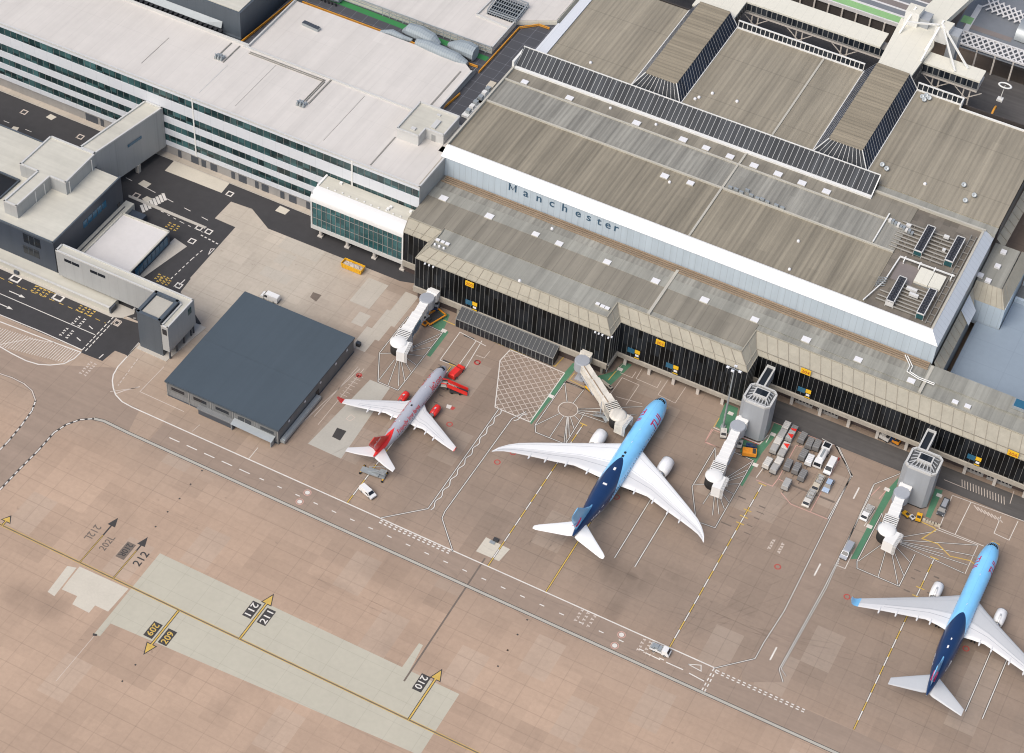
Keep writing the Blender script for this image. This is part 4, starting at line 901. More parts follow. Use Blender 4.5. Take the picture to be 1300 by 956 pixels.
g = MB(); g.box(-38.6, 131.6, 0, 150, 131.9, 27.9); P_('rear_wall', g, M['darkwall'])
# sloping beige eaves on the right-hand side
g = MB()
g.face([(109.2, 33, 19.4), (111.9, 31.2, 16.8), (111.9, 61.5, 16.8), (109.2, 66.5, 19.4)])
for i in range(9):
    y = 34 + i * 3.1; g.bar((109.2, y, 19.43), (111.9, y - .3, 16.85), .1, .1, 1)
P_('side_eaves', g, [M['fascia'], M['fasciadk']])
g = MB(); g.face([(109.15, 87.2, 21.0), (111.8, 87.2, 18.8), (112.6, 127, 18.8), (109.9, 127, 21.0)])
for i in range(10):
    y = 90 + i * 3.6; g.bar((109.3 + i * .06, y, 21.03), (112.0 + i * .06, y, 18.85), .1, .1, 1)
P_('rear_eaves', g, [M['fascia'], M['fasciadk']])
g = MB(); g.face([(109.1, 87.2, 10), (109.1, 128.6, 10), (109.1, 128.6, 27.9), (109.1, 87.2, 27.9)]); P_('rear_end_wall', g, M['hangside'])
g = MB(); g.face([(109.1, 31.6, 8), (112, 31.2, 8), (112, 31.2, 16.8), (109.1, 31.6, 19)]); g.face([(111.85, 31.2, 8), (111.85, 62, 8), (111.85, 62, 16.8), (111.85, 31.2, 16.8)])
P_('lower_side_wall', g, M['hangside'])
g = MB(); g.face([(109.3, 55.5, 19.7), (112.6, 53.8, 16.9), (112.6, 60.5, 16.9), (109.3, 62.8, 19.7)]); P_('side_cover', g, M['capside'])

# lettering on the pale blue wall
g = MB(); o = -19.3
for a, b in (((0, 0), (0, 1.86)), ((2.0, 0), (2.0, 1.86)), ((.1, 1.8), (1.0, .45)), ((1.9, 1.8), (1.0, .45))): g.bar((o + .25 + a[0], 32.46 - .01 * (a[0] == 0) - .012 * (b[1] < 1), 22.9 + a[1] * 1.4), (o + .25 + b[0], 32.46 - .01 * (a[0] == 0) - .012 * (b[1] < 1), 22.9 + b[1] * 1.4), .46, .02)
P_('letter', g, M['navyletter'])
for ch, x in zip('Manchester', (-19.3, -14.6, -10.4, -6.3, -2.3, 1.9, 5.4, 8.6, 11.2, 14.0)):
    if ch == 'M': continue
    g = MB(); put_text(g, ch, lambda u, v, x=x: (x + u, 32.44, 22.85 + v), 2.75); P_('letter', g, M['navyletter'])
# roof hatches and small vents
def hatch(p, z, s=1.15, kind='roof_hatch'):
    g = MB(); s *= random.uniform(.9, 1.08)
    g.box(p[0] - s, p[1] - s * .85, z, p[0] + s, p[1] + s * .85, z + .35, 1)
    g.prism([(p[0] - s * .95, p[1] - s * .8), (p[0] + s * .95, p[1] - s * .8), (p[0] + s * .95, p[1] + s * .8), (p[0] - s * .95, p[1] + s * .8)], z + .35, z + .5, 0)
    P_(kind, g, [M['hatch'], M['ltstrip']])
for p in [(-5.68, 23.23), (1.73, 23.14), (16.59, 23.27), (31.42, 23.25), (46.17, 23.31), (61.08, 23.32), (-35.18, 23.21), (-20.38, 23.18), (76.09, 23.36), (91.01, 23.48), (106.08, 23.32)]: hatch(p, 19.15)
for p in [(118.79, 22.11), (122.21, 22.30)]: hatch(p, 19.0, .9)
for p in [(-34.94, 72.53), (-20.14, 72.72), (1.84, 72.56), (16.70, 72.78), (23.99, 72.80), (31.52, 72.89), (39.07, 72.81), (26.27, 56.39), (18.68, 55.35), (46.46, 72.98), (53.89, 72.90), (61.30, 73.04)]: hatch(p, 27.65)
for p in [(-28.28, 7.29), (-26.71, 7.29), (-25.25, 7.22), (21.39, 7.22), (22.92, 7.05), (24.34, 7.00)]: hatch(p, 18.98, .62)
def dome(p, z, r=.45):
    g = MB(); g.lathe([(0, r), (.3, r), (.5, r * .85), (.65, r * .4), (.68, .01)], (p[0], p[1], z), (0, 0, 1), 12); P_('vent_dome', g, M['hatch'])
for p in [(-7.76, 75.01), (6.98, 75.14), (20.90, 53.88), (2.46, -3.57), (0.78, 19.29), (61.95, 49.76), (64.05, 37.94)]:
    dome(p, 27.6)
for p in [(-28.18, 5.39), (-26.73, 5.32), (-25.31, 5.32)]: dome(p, 19.0, .38)
for p in [(-21.98, 90.94), (12.24, 91.56), (12.96, 92.88), (15.66, 96.71), (23.49, 97.06), (16.64, 83.73), (84.77, 90.66)]: dome(p, 28.0, .5)
# dishes and cowls on the rear roof
for p in [(70.96, 127.69), (71.85, 128.79), (73.01, 128.17), (71.96, 126.64), (71.24, 91.73), (72.96, 90.71), (97.22, 89.28), (94.73, 95.55), (98.76, 92.77)]:
    g = MB(); g.tube((p[0], p[1], 28.0), (p[0], p[1], 28.8), .1); g.lathe([(0, .1), (.15, .55), (.3, .75), (.32, .6), (.2, .1)], (p[0], p[1], 28.7), (.2, -.6, .7), 12); P_('roof_cowl', g, M['steel'])
g = MB()
for p in [(36.92, 60.17), (38.73, 60.26), (40.46, 59.81), (41.61, 61.48), (43.41, 60.09), (45.38, 59.79), (46.77, 60.13), (48.42, 59.84), (51.17, 59.82), (53.05, 59.68)]: g.box(p[0] - .6, p[1] - .3, 27.8, p[0] + .6, p[1] + .3, 28.7)
P_('roof_cabinet', g, M['steel'])

# gate number signs and docking displays
def gate_sign(x, y, z, t, w=2.6, h=1.7):
    g = MB(); g.box(x, y - .35, z, x + w, y - .1, z + h, 0); put_text(g, t, lambda u, v: (x + .25 + u, y - .365, z + .38 + v), h * .55, 1, width=w - .5)
    P_('gate_sign', g, [M['signyel'], M['lettan']])
def dock(x, y, z):
    g = MB(); g.box(x, y - .42, z, x + 1.7, y - .12, z + 3.4, 2); g.box(x + .1, y - .5, z + 2.0, x + 1.6, y - .42, z + 3.3, 0); g.box(x + .35, y - .47, z + .9, x + 1.35, y - .42, z + 1.6, 1); g.box(x + .1, y - .47, z + .15, x + 1.6, y - .42, z + .45, 0)
    g.box(x - 2.2, y - .2, z + 1.2, x, y - .1, z + 2.9, 3)
    P_('docking_display', g, [M['signyel'], M['letwhite'], M['signblk'], M['winglassb']])
gate_sign(-15.8, .95, 13.6, '200'); gate_sign(39.5, 7.35, 13.4, '202'); gate_sign(78.5, 14.75, 16.1, '204', 2.8, 1.8); gate_sign(136.2, 14.75, 16.1, '206', 2.9, 1.8)
dock(-13.3, .95, 5.2); dock(33.9, 7.35, 4.9); dock(45.5, 7.35, 5.0); dock(81.0, 14.75, 7.8); dock(129.0, 14.75, 7.9)
# glazed lean-to awning along the first bay
g = MB(); a0, a1 = -16.4, 14.1
g.face([(a0, -2.9, 3.0), (a1, -2.9, 3.0), (a1, .55, 5.0), (a0, .55, 5.0)], 0); g.face([(a0, -2.9, 0), (a1, -2.9, 0), (a1, -2.9, 2.9), (a0, -2.9, 2.9)], 2)
g.face([(a1, -2.9, 0), (a1, .55, 0), (a1, .55, 5.0), (a1, -2.9, 3.0)], 0); g.face([(a0, .55, 0), (a0, -2.9, 0), (a0, -2.9, 3.0), (a0, .55, 5.0)], 0)
for i in range(24):
    x = a0 + (a1 - a0) * i / 23; g.bar((x, -2.95, 3.05), (x, .5, 5.06), .09, .06, 1); g.bar((x, -2.95, .05), (x, -2.95, 3.05), .12, .1, 1)
g.bar((a0, -2.95, 3.05), (a1, -2.95, 3.05), .2, .2, 1); g.bar((a0, .4, 5.1), (a1, .4, 5.1), .2, .2, 1)
P_('glazed_awning', g, [M['awnglass'], M['mull'], M['winglass']])

# ================================================================ new terminal block with ribbon windows
NT = thing('office_terminal', 'long white terminal block with four dark green window bands and a pale flat roof', 'terminal', (-120, 40, 0))
def N_(name, mb, mats, root=NT): return mb.build(name, mats, root)
FY = 17.5; X0, X1 = -330, -40.0
WB = ((21.6, 24.4), (14.95, 17.85), (10.0, 12.45), (5.2, 7.8))
zz = [25.9, 24.4, 21.6, 17.85, 14.95, 12.45, 10.0, 7.8, 5.2, 3.5]
g = MB()
for a, b in ((25.9, 24.4), (21.6, 17.85), (14.95, 12.45), (10.0, 7.8), (5.2, 3.5)): g.box(X0, FY, b, X1, FY + .5, a)
N_('spandrel_panel', g, M['whitepanel'])
px_ = 2.25
for zb, zt in WB:
    g = MB(); g.face([(X0, FY + .18, zb), (X1, FY + .18, zb), (X1, FY + .18, zt), (X0, FY + .18, zt)], 0)
    n = int((X1 - X0) / px_)
    for i in range(n + 1): x = X1 - .05 - i * px_; g.box(x - .045, FY + .1, zb, x + .045, FY + .2, zt, 1)
    N_('window_band', g, [M['grnglass'], M['mull']])
for x in (-116.2, -62.0, -196.0):
    g = MB(); g.box(x - .22, FY - .15, 3.5, x + .22, FY, 25.8); N_('panel_joint', g, M['whtframe'])
g = MB(); g.box(X0, FY - .1 + .5, 0, X1, FY + 1.2, 3.5); N_('ground_wall', g, M['grdwall'])
for x, w_ in ((-123.2, 1.2), (-118.5, 2.6), (-114.8, 1.6), (-111.6, 2.4), (-104.2, 1.3), (-101.6, 2.8), (-95.8, 1.2), (-93.5, 2.4), (-87.0, 1.4), (-84.0, 2.6), (-78.0, 1.4), (-157, 4.5), (-151.5, 1.2)):
    g = MB(); g.box(x, FY + .32, .02, x + w_, FY + .42, 2.7); N_('door', g, M['darkdoor'])
g = MB(); g.box(X1 - .02, FY, 3.5, X1 + .05, 34.6, 25.9); N_('end_wall', g, M['silver'])  # end of the white block: its shade put into a greyer colour
g = MB(); g.box(-52, 48, 3, -51.9, 74, 25.5); N_('end_wall', g, M['silver'])
g = MB(); g.prism([(X0, FY + .5), (X1 - .1, FY + .5), (X1 - .1, 48), (-52, 48), (-52, 71.5), (-56, 74.4), (-115.6, 74.4), (-115.6, 47.2), (X0, 47.2)], 3.5, 25.3)
N_('roof', g, M['newroof'])
g = MB()
g.box(X0, FY - .05, 25.35, X1 + .1, FY + .35, 25.95); g.prism([(X0, FY + .35), (X1, FY + .35), (X1, FY + 1.3), (X0, FY + 1.3)], 25.3, 25.55, 1)
g.box(X1 - .4, FY, 25.3, X1 + .1, 34.5, 25.95); g.box(X1 - 1.0, FY + 1.3, 25.3, X1 - .4, 34.4, 25.5, 2); g.box(-52.4, 48.4, 25.3, -51.9, 71.5, 26.0)
g.box(-115.9, 47.2, 25.3, -115.4, 74.4, 26.1); g.box(X0, 47.0, 25.3, -115.5, 47.5, 26.2)
N_('parapet', g, [M['rimroof'], M['newroof'], M['beam']])
# raised roof joints, pipe runs and small plant on the roof
g = MB()
g.box(-117.0, 46.3, 25.3, -57.2, 46.9, 25.85); g.box(-57.1, 19, 25.3, -56.7, 33.4, 25.42, 1)
g.box(-113.9, 45.1, 25.3, -87.6, 45.3, 25.6, 1); g.box(-113.9, 44.4, 25.3, -87.6, 44.6, 25.6, 1); g.box(-88.1, 33.9, 25.3, -87.9, 45.2, 25.6, 1); g.box(-87.5, 33.9, 25.3, -87.3, 44.6, 25.6, 1); g.box(-86.4, 33.6, 25.3, -86.0, 46.2, 25.6, 1)
g.box(-118.2, 36.8, 25.3, -117.9, 46, 25.6, 1); g.box(-121.2, 36.9, 25.3, -120.9, 46, 25.6, 1); g.box(-55.4, 49, 25.3, -54.9, 70, 25.45, 1)
g.box(-138.6, 24.0, 25.3, -138.4, 38.5, 25.34, 1); g.box(-116.4, 21, 25.3, -116.2, 36.5, 25.36); g.box(-104, 21.5, 25.3, -103.85, 44, 25.33, 1); g.box(-74, 21.5, 25.3, -73.85, 45, 25.33, 1)
N_('roof_joint', g, [M['rimroof'], M['pipe']])
for p in ((-119.79, 38.03), (-87.45, 31.95)):
    g = MB()
    for i in range(3):
        g.box(p[0] - 1.5 + i, p[1] - 1.1, 25.3, p[0] - .9 + i, p[1] + 1.1, 26.2 + .2 * (i % 2)); g.tube((p[0] - 1.2 + i, p[1] - .6, 26.2), (p[0] - 1.2 + i, p[1] - .6, 27.0), .25)
    N_('roof_plant', g, M['steel'])
p = (-104.61, 65.21)
g = MB(); g.obox(p, 1, -.1, 6.0, 1.5, 25.3, 26.3, 0, 1)
for i in range(6): g.box(p[0] - 2.6 + i * .95, p[1] - .6, 26.32, p[0] - 2.2 + i * .95, p[1] + .6, 26.4, 1)
N_('roof_vent', g, [M['steel'], M['darkdoor']])
# stair head house
g = MB(); hp_ = [(-56.4, 33.4), (-49.3, 33.4), (-49.3, 37.6), (-43.4, 37.6), (-43.4, 47.2), (-56.4, 47.2)]
g.prism(hp_, 25.2, 28.6, 0, 1)
for a, b in zip(hp_, hp_[1:] + hp_[:1]): g.bar((a[0], a[1], 28.9), (b[0], b[1], 28.9), .45, .6, 2)
g.box(-53, 35.2, 28.6, -51.6, 36.4, 29.1, 2); g.box(-48.4, 38.8, 28.6, -46.9, 42.6, 29.2, 2); g.box(-49.6, 44.6, 28.6, -48.4, 45.4, 28.9, 2)
hh = N_('stair_house', g, [M['rimroof'], M['midroof'], M['rimroof']])
g = MB(); g.box(-47.3, 37.5, 25.3, -46.0, 37.6, 27.6); g.build('door', M['silverdk'], hh)
g = MB(); g.box(-43.4, 37, 3, -43.3, 47.3, 25.4); g.box(-43.4, 34.6, 3, -40.0, 37, 25.3); N_('rear_end_wall', g, M['silverdk'])
# glazed pod on the right-hand end
g = MB(); a0, a1, fy = -70.6, -39.95, 8.6
g.face([(a0 + .5, fy, 4.6), (a1 - .4, fy, 4.6), (a1 - .4, fy, 13.6), (a0 + .5, fy, 13.6)], 0)
for i in range(20):
    x = a0 + .5 + (a1 - a0 - .9) * i / 19; g.box(x - .07, fy - .16, 4.6, x + .07, fy, 13.6, 1)
for z in (7.6, 11.4): g.box(a0 + .5, fy - .14, z - .06, a1 - .4, fy, z + .06, 1)
pod = N_('pod_glazing', g, [M['podglass'], M['mull']])
g = MB()
prof = [(8.75, 3.3), (8.4, 3.3), (8.4, 4.6), (8.75, 4.6)]
g.box(a0, 8.35, 3.2, a1, 17.4, 4.6, 0); g.box(a0, 8.4, 4.6, a0 + .5, 17.4, 13.6, 0); g.box(a1 - .4, 8.4, 4.6, a1, 9.2, 13.6, 1)
arc = [(8.35, 13.6), (8.35, 14.6), (8.5, 15.3), (9.0, 15.9), (9.8, 16.35), (11.0, 16.6), (12.3, 16.65)]
g.grid([[(a0, y, z) for y, z in arc], [(a1, y, z) for y, z in arc]][::-1], 1, True)
g.box(a0 + .02, 9.0, 13.6, a0 + .3, 17.4, 16.3, 0)
g.face([(a0, 8.35, 13.6), (a1, 8.35, 13.6), (a1, 8.75, 13.6), (a0, 8.75, 13.6)], 0)
g.box(a1 - .3, 9.0, 4.6, a1 - .02, 17.4, 16.3, 0)
N_('pod_frame', g, [M['rimroof'], M['capwhite']])
g = MB(); g.box(a0 + .3, 12.3, 16.2, a1 - .3, 17.45, 16.6, 0); g.box(a0, 12.2, 16.3, a0 + .6, 17.45, 17.0, 1); g.box(a1 - .5, 12.2, 16.3, a1, 17.45, 17.0, 1)
for i in range(11): g.box(a0 + 3 + i * 2.4, 12.6 + .15 * (i % 3), 16.6, a0 + 3.5 + i * 2.4, 12.9 + .15 * (i % 3), 16.9, 1)
for x, y in ((-47.6, 14.8), (-47.9, 13.7), (-41.8, 16.0), (-65, 16.4)): g.box(x - .4, y - .4, 16.6, x + .4, y + .4, 17.2, 1)
N_('pod_roof', g, [M['midroof'], M['capwhite']])
for x in (-68.0, -58.95, -49.9, -40.6):
    g = MB(); g.tube((x, 9.6, 0), (x, 9.6, 3.3), .55, n=14); g.box(x - .75, 8.9, 0, x + .75, 10.3, .5); N_('pillar', g, M['pillar'])

# ================================================================ boarding node, gallery and tower at the left
BN = thing('boarding_node', 'dark navy building with pale roof, raised silver walkways and a bridge into the white terminal', 'building', (-135, -25, 0))
def B__(name, mb, mats, root=BN): return mb.build(name, mats, root)
g = MB(); g.prism([(-122.9, -43.0), (-122.9, -10.6), (-150, -10.6), (-150, -9.2), (-330, -9.2), (-330, -43.0)], .1, 13.1); B__('main_wall', g, M['navywall'])
g = MB(); g.prism([(-123.3, -42.6), (-123.3, -11.0), (-151, -11.0), (-151, -9.6), (-330, -9.6), (-330, -42.6)], 13.0, 13.3); B__('flat_roof', g, M['midroof'])
g = MB()
for a, b in (((-123.1, -43.1), (-123.1, -10.5)), ((-330, -42.85), (-123, -42.85)), ((-330, -9.5), (-151, -9.5))): g.bar((a[0], a[1], 13.3), (b[0], b[1], 13.3), .45, .5)
B__('roof_edge', g, M['slatewall'])
# plant well: flat black sheet on the roof stands for the pit's shade
g = MB(); wl = [(-153.54, -26.64), (-146.52, -26.70), (-146.66, -35.67), (-151.19, -43.23), (-163.83, -26.99)]
g.sheet(wl, 13.36, 0)
for a, b in zip(wl, wl[1:]): g.bar((a[0], a[1], 13.6), (b[0], b[1], 13.6), .4, .6, 1)
for i in range(5): g.box(wl[0][0] - 1 - i * 1.6, wl[0][1] - 6, 13.4, wl[0][0] - .2 - i * 1.6, wl[0][1] - 4.5 + (i % 2), 14.2, 2)
B__('plant_well', g, [M['signblk'], M['slatewall'], M['steel']])
# upper silver link: bridge to the terminal and node block
def walled(mb, poly, z0, z1, pw=.5, ph=.45, mw=0, mr=1, mp=2):
    mb.prism(poly, z0, z1, mw, mr)
    n = len(poly); ar = sum(poly[i][0] * poly[(i + 1) % n][1] - poly[(i + 1) % n][0] * poly[i][1] for i in range(n)); s = 1 if ar > 0 else -1
    for i in range(n):
        a, b = Vector(poly[i]), Vector(poly[(i + 1) % n]); d = (b - a).normalized(); nr = Vector((-d.y, d.x)) * s * (pw / 2 - .03)
        mb.bar((a.x + nr.x, a.y + nr.y, z1 + ph / 2), (b.x + nr.x, b.y + nr.y, z1 + ph / 2), pw, ph, mp)
g = MB(); walled(g, [(-127.0, 17.3), (-131.9, -9.9), (-137.4, -9.9), (-133.3, 17.3)], 3.0, 17.6); br = B__('link_bridge', g, [M['silver'], M['midroof'], M['rimroof']])
g = MB(); q0, q1 = Vector((-129.6, 2.3)), Vector((-128.6, 8.0))
g.face([(q0.x + .05, q0.y, 12.1), (q1.x + .05, q1.y, 12.1), (q1.x + .05, q1.y, 13.2), (q0.x + .05, q0.y, 13.2)]); g.build('window', M['winglassb'], br)
g = MB(); g.obox((-129.5, 6), 1, 0, 1.2, 1.2, 0, 3.0); g.obox((-132.5, 10), 1, 0, 1.2, 1.2, 0, 3.0); B__('bridge_pier', g, M['kerb'])
g = MB(); walled(g, [(-131.7, -9.95), (-131.5, -24.6), (-136.9, -24.6), (-137.3, -39.6), (-141.8, -39.6), (-141.4, -24.6), (-147.5, -24.6), (-147.4, -9.95)], 13.3, 17.6); B__('upper_block', g, [M['silver'], M['midroof'], M['rimroof']])
for x, y in ((-131.52, -12.4), (-131.44, -23.2), (-137.0, -27.5), (-137.15, -31.5)):
    g = MB(); g.box(x - .02, y - .12, 13.3, x + .22, y + .12, 17.4); B__('rain_pipe', g, M['whtframe'])
# windows of the navy walls
for x0, x1, z0, z1 in ((-134.0, -128.6, 4.6, 7.6), (-133.4, -127.6, 9.0, 12.4)):
    g = MB(); g.box(x0, -43.06, z0, x1, -42.98, z1, 0)
    for k in range(1, 3): g.box(x0 + (x1 - x0) * k / 3 - .06, -43.12, z0, x0 + (x1 - x0) * k / 3 + .06, -43.05, z1, 1)
    B__('window', g, [M['winglass'], M['slatewall']])
for k in range(5):
    y = -29.5 + k * 2.3; g = MB(); g.box(-122.92, y, 8.2, -122.84, y + 1.9, 10.6); B__('window', g, M['winglassb'])
g = MB(); g.box(-122.9, -13.5, 2.6, -122.82, -12.2, 5.0); B__('door', g, M['winglass'])
# low white-roofed wing behind the gallery
g = MB(); g.prism([(-119.4, -42), (-103.7, -42), (-103.7, -15.4), (-119.4, -15.8)], .1, 4.7, 0, 1)
for a, b in (((-119.4, -15.8), (-103.7, -15.4)), ((-103.7, -42), (-103.7, -15.4)), ((-119.4, -42), (-119.4, -15.8))): g.bar((a[0], a[1], 4.85), (b[0], b[1], 4.85), .5, .4, 2)
B__('low_wing', g, [M['navywall'], M['lowroofm'], M['midroof']])
g = MB(); g.box(-122.8, -42, .1, -119.9, -9.5, 3.6, 0); g.box(-121.6, -41, 3.6, -121.3, -12, 3.8, 1); g.box(-119.9, -15, .1, -115, -10.5, 2.2, 2); B__('side_ledge', g, [M['midroof'], M['darkdoor'], M['navywall']])
g = MB(); g.box(-103.6, -33, .9, -103.5, -16.5, 3.9, 0)
for i in range(9): g.box(-103.6, -33 + i * 2.05, .9, -103.42, -32.9 + i * 2.05, 3.9, 1)
B__('window', g, [M['winglassb'], M['slatewall']])
g = MB(); g.box(-103.4, -41.5, .1, -99.5, -36.5, 2.6); B__('porch', g, M['midroof'])
# long ledge along the front
g = MB(); g.box(-330, -47.4, .12, -102.2, -43.05, 2.0, 0); g.box(-330, -47.5, 2.0, -102.1, -46.9, 2.3, 1); g.box(-102.2, -47.4, .1, -101.6, -44.8, 1.9, 2); g.box(-134.5, -48.0, .12, -133.0, -47.3, 1.2, 2)
B__('front_ledge', g, [M['midroof'], M['rimroof'], M['darkdoor']])
# silver gallery and dark lift tower
g = MB(); walled(g, [(-121.2, -44.4), (-79.6, -44.4), (-79.6, -54.0), (-77.4, -54.0), (-77.4, -41.3), (-121.2, -41.3)], 3.3, 12.4, .45, .4); ga = B__('gallery', g, [M['silver'], M['midroof'], M['rimroof']])
for x0 in (-118.4, -115.8, -109.7, -107.1):
    g = MB(); g.box(x0, -44.48, 9.9, x0 + 2.4, -44.39, 10.9); g.build('window', M['winglass'], ga)
g = MB(); g.box(-79.2, -54.08, 9.6, -77.8, -53.99, 11.6); g.build('window', M['winglass'], ga)
g = MB(); g.box(-77.42, -44.4, 9.2, -77.32, -42.9, 11.4); g.build('window', M['podglass'], ga)
g = MB(); g.prism([(-87.6, -53.6), (-80.0, -53.6), (-80.0, -44.5), (-87.6, -44.5)], .1, 13.3, 0, 0)
g.sheet([(-86.6, -52.6), (-81.2, -52.6), (-81.2, -45.6), (-86.6, -45.6)], 13.32, 1)
for a, b in (((-87.6, -53.3), (-80, -53.3)), ((-80.3, -53.6), (-80.3, -44.5)), ((-87.3, -53.6), (-87.3, -44.5)), ((-87.6, -44.8), (-80, -44.8))): g.bar((a[0], a[1], 13.55), (b[0], b[1], 13.55), .9, .5, 0)
B__('lift_tower', g, [M['slatewall'], M['greyc']])
for x, y in ((-77.9, -53.4), (-77.9, -50.2), (-77.9, -46.6), (-77.9, -43.2), (-77.9, -42.0)):
    g = MB(); g.box(x - .2, y - .2, .13, x + .2, y + .2, 3.4); B__('leg', g, M['darkdoor'])

# ================================================================ slate workshop on the apron
HG = thing('workshop_building', 'square workshop with slate blue flat roof and grey ribbed walls beside the red-tailed airliner', 'building', (-53, -45, 0))
def H_(name, mb, mats, root=HG): return mb.build(name, mats, root)
hx0, hx1, hy0, hy1, hz = -70.9, -35.9, -65.0, -26.1, 5.7
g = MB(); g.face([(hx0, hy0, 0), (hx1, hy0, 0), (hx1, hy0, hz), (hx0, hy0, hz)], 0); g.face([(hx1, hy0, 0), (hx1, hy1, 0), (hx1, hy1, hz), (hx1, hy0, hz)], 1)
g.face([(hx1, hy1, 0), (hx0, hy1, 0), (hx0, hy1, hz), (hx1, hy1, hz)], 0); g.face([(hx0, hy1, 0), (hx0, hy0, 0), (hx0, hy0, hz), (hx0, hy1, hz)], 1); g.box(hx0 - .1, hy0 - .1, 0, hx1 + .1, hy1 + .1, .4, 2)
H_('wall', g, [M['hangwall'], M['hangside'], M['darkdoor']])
g = MB(); xm = (hx0 + hx1) / 2
g.face([(hx0 - .35, hy0 - .4, hz), (hx1 + .3, hy0 - .4, hz), (hx1 + .3, hy1 + .3, hz + .02), (hx0 - .35, hy1 + .3, hz + .02)]); g.box(hx0 - .35, hy0 - .4, hz - .35, hx1 + .3, hy1 + .3, hz + .15)
for i in range(45): g.box(hx0 - .1 + i * .79, hy0 - .5, hz + .1, hx0 + .2 + i * .79, hy0 - .3, hz + .28)
g.box(hx0, -47.2, hz + .14, hx1, -47.0, hz + .19)
H_('roof', g, M['slateroof'])
for i in range(5):
    x = hx0 + .6 + i * 7.0
    g = MB(); g.box(x, hy0 - .06, 2.4, x + 5.9, hy0 - .02, 5.0, 0); g.box(x + .9, hy0 - .1, 3.1, x + 5.0, hy0 - .05, 4.2, 1)
    if i == 3: g.box(x + 1.5, hy0 - .12, 2.2, x + 4.8, hy0 - .04, 4.4, 1); g.box(x + 3, hy0 - .14, 2.2, x + 3.15, hy0 - .1, 4.4, 2)
    H_('window', g, [M['hangside'], M['winglass'], M['mull']])
for i in range(6):
    x = hx0 + .1 + i * 6.95; g = MB(); g.box(x - .12, hy0 - .14, 0, x + .12, hy0 + .02, hz - .35); H_('post', g, M['mull'])
for y in (-60, -52, -44, -36, -30): 
    g = MB(); g.box(hx1 - .02, y, 3.9, hx1 + .15, y + .6, 4.5); H_('wall_lamp', g, M['letwhite'])
g = MB(); g.box(hx1, -46.2, .02, hx1 + .1, -44.6, 2.6); H_('door', g, M['winglass'])
g = MB(); g.box(hx1 + .1, -64.5, .5, hx1 + 1.5, -45.8, 1.5); g.box(hx1 + .2, -64.0, 1.5, hx1 + 1.3, -47, 1.7); H_('side_duct', g, M['steel'])
g = MB(); g.box(-60.0, -66.6, .1, -49.0, -65.2, 2.0, 0); g.box(-60.5, -66.7, 1.9, -49, -65.1, 2.2, 1); H_('lean_to_shelter', g, [M['darkdoor'], M['hangwall']])
g = MB(); g.face([(-49.5, -67.2, 2.5), (-36.8, -67.2, 2.2), (-36.8, -65.1, 2.7), (-49.5, -65.1, 3.0)]); g.box(-49.4, -67.1, .1, -49.2, -65.2, 2.5); g.box(-37.2, -67.1, .1, -37, -65.2, 2.2); g.box(-49.4, -65.4, .1, -37, -65.1, 2.4); H_('lean_to_shelter', g, M['steel'])

# ================================================================ dark plant block and roofs behind the white terminal
PB = thing('plant_building', 'dark slate block with pale roof at the top edge, behind the white terminal roof', 'building', (-140, 65, 0))
g = MB(); g.prism([(-330, 50.6), (-120.6, 50.6), (-120.6, 110), (-330, 110)], 20, 33.6, 0); g.box(-320, 49.9, 20, -120.4, 50.6, 24.5, 0); g.build('wall', M['slatewall'], PB)
g = MB(); g.prism([(-330, 51.2), (-121.2, 51.2), (-121.2, 110), (-330, 110)], 33.6, 33.9); g.build('roof', M['midroof'], PB)
g = MB(); g.face([(-330, 49.3, 26.2), (-133, 49.3, 26.2), (-127, 49.6, 26.2), (-127, 50.5, 28.2), (-330, 50.5, 28.2)])
for i in range(36): g.box(-190 + i * 1.8, 47.9, 25.3, -189 + i * 1.8, 49.2, 26.3, 1)
g.build('glass_canopy', [M['steel'], M['blackfan']], PB)

g = MB(); g.sheet([(-115.4, 74.6), (-52, 74.6), (-52, 48.0), (-41.2, 48.0), (-41.2, 108), (-50.5, 120), (-118, 120), (-120, 47.6), (-115.4, 47.6)], 23.6, 0)
YD = g.build('plant_yard', M['yardfloor']); YD['kind'] = 'structure'
g = MB(); g.sheet([(-108, 81.8), (-52, 80.4), (-52, 82.6), (-108, 84.2)], 23.62); struct('green_walkway', g, M['green'])
g = MB()
for a, b in (((-114.5, 76.2), (-52.5, 76.0)), ((-51.0, 74), (-50.6, 100)), ((-50.6, 100), (-46, 104.5)), ((-46, 104.5), (-42.4, 104.5)), ((-119.8, 49), (-117, 80)), ((-52.6, 48.6), (-51, 62))):
    for z in (23.9, 24.4): g.bar((a[0], a[1], z), (b[0], b[1], z), .28, .2)
    n = max(2, int(math.hypot(b[0] - a[0], b[1] - a[1]) / 4))
    for i in range(n): t = i / n; g.box(a[0] + (b[0] - a[0]) * t - .06, a[1] + (b[1] - a[1]) * t - .06, 23.6, a[0] + (b[0] - a[0]) * t + .06, a[1] + (b[1] - a[1]) * t + .06, 24.5)
tag(g.build('guard_rail', M['orange']), 'orange guard rail running round the dark plant yard behind the white roof', 'railing')
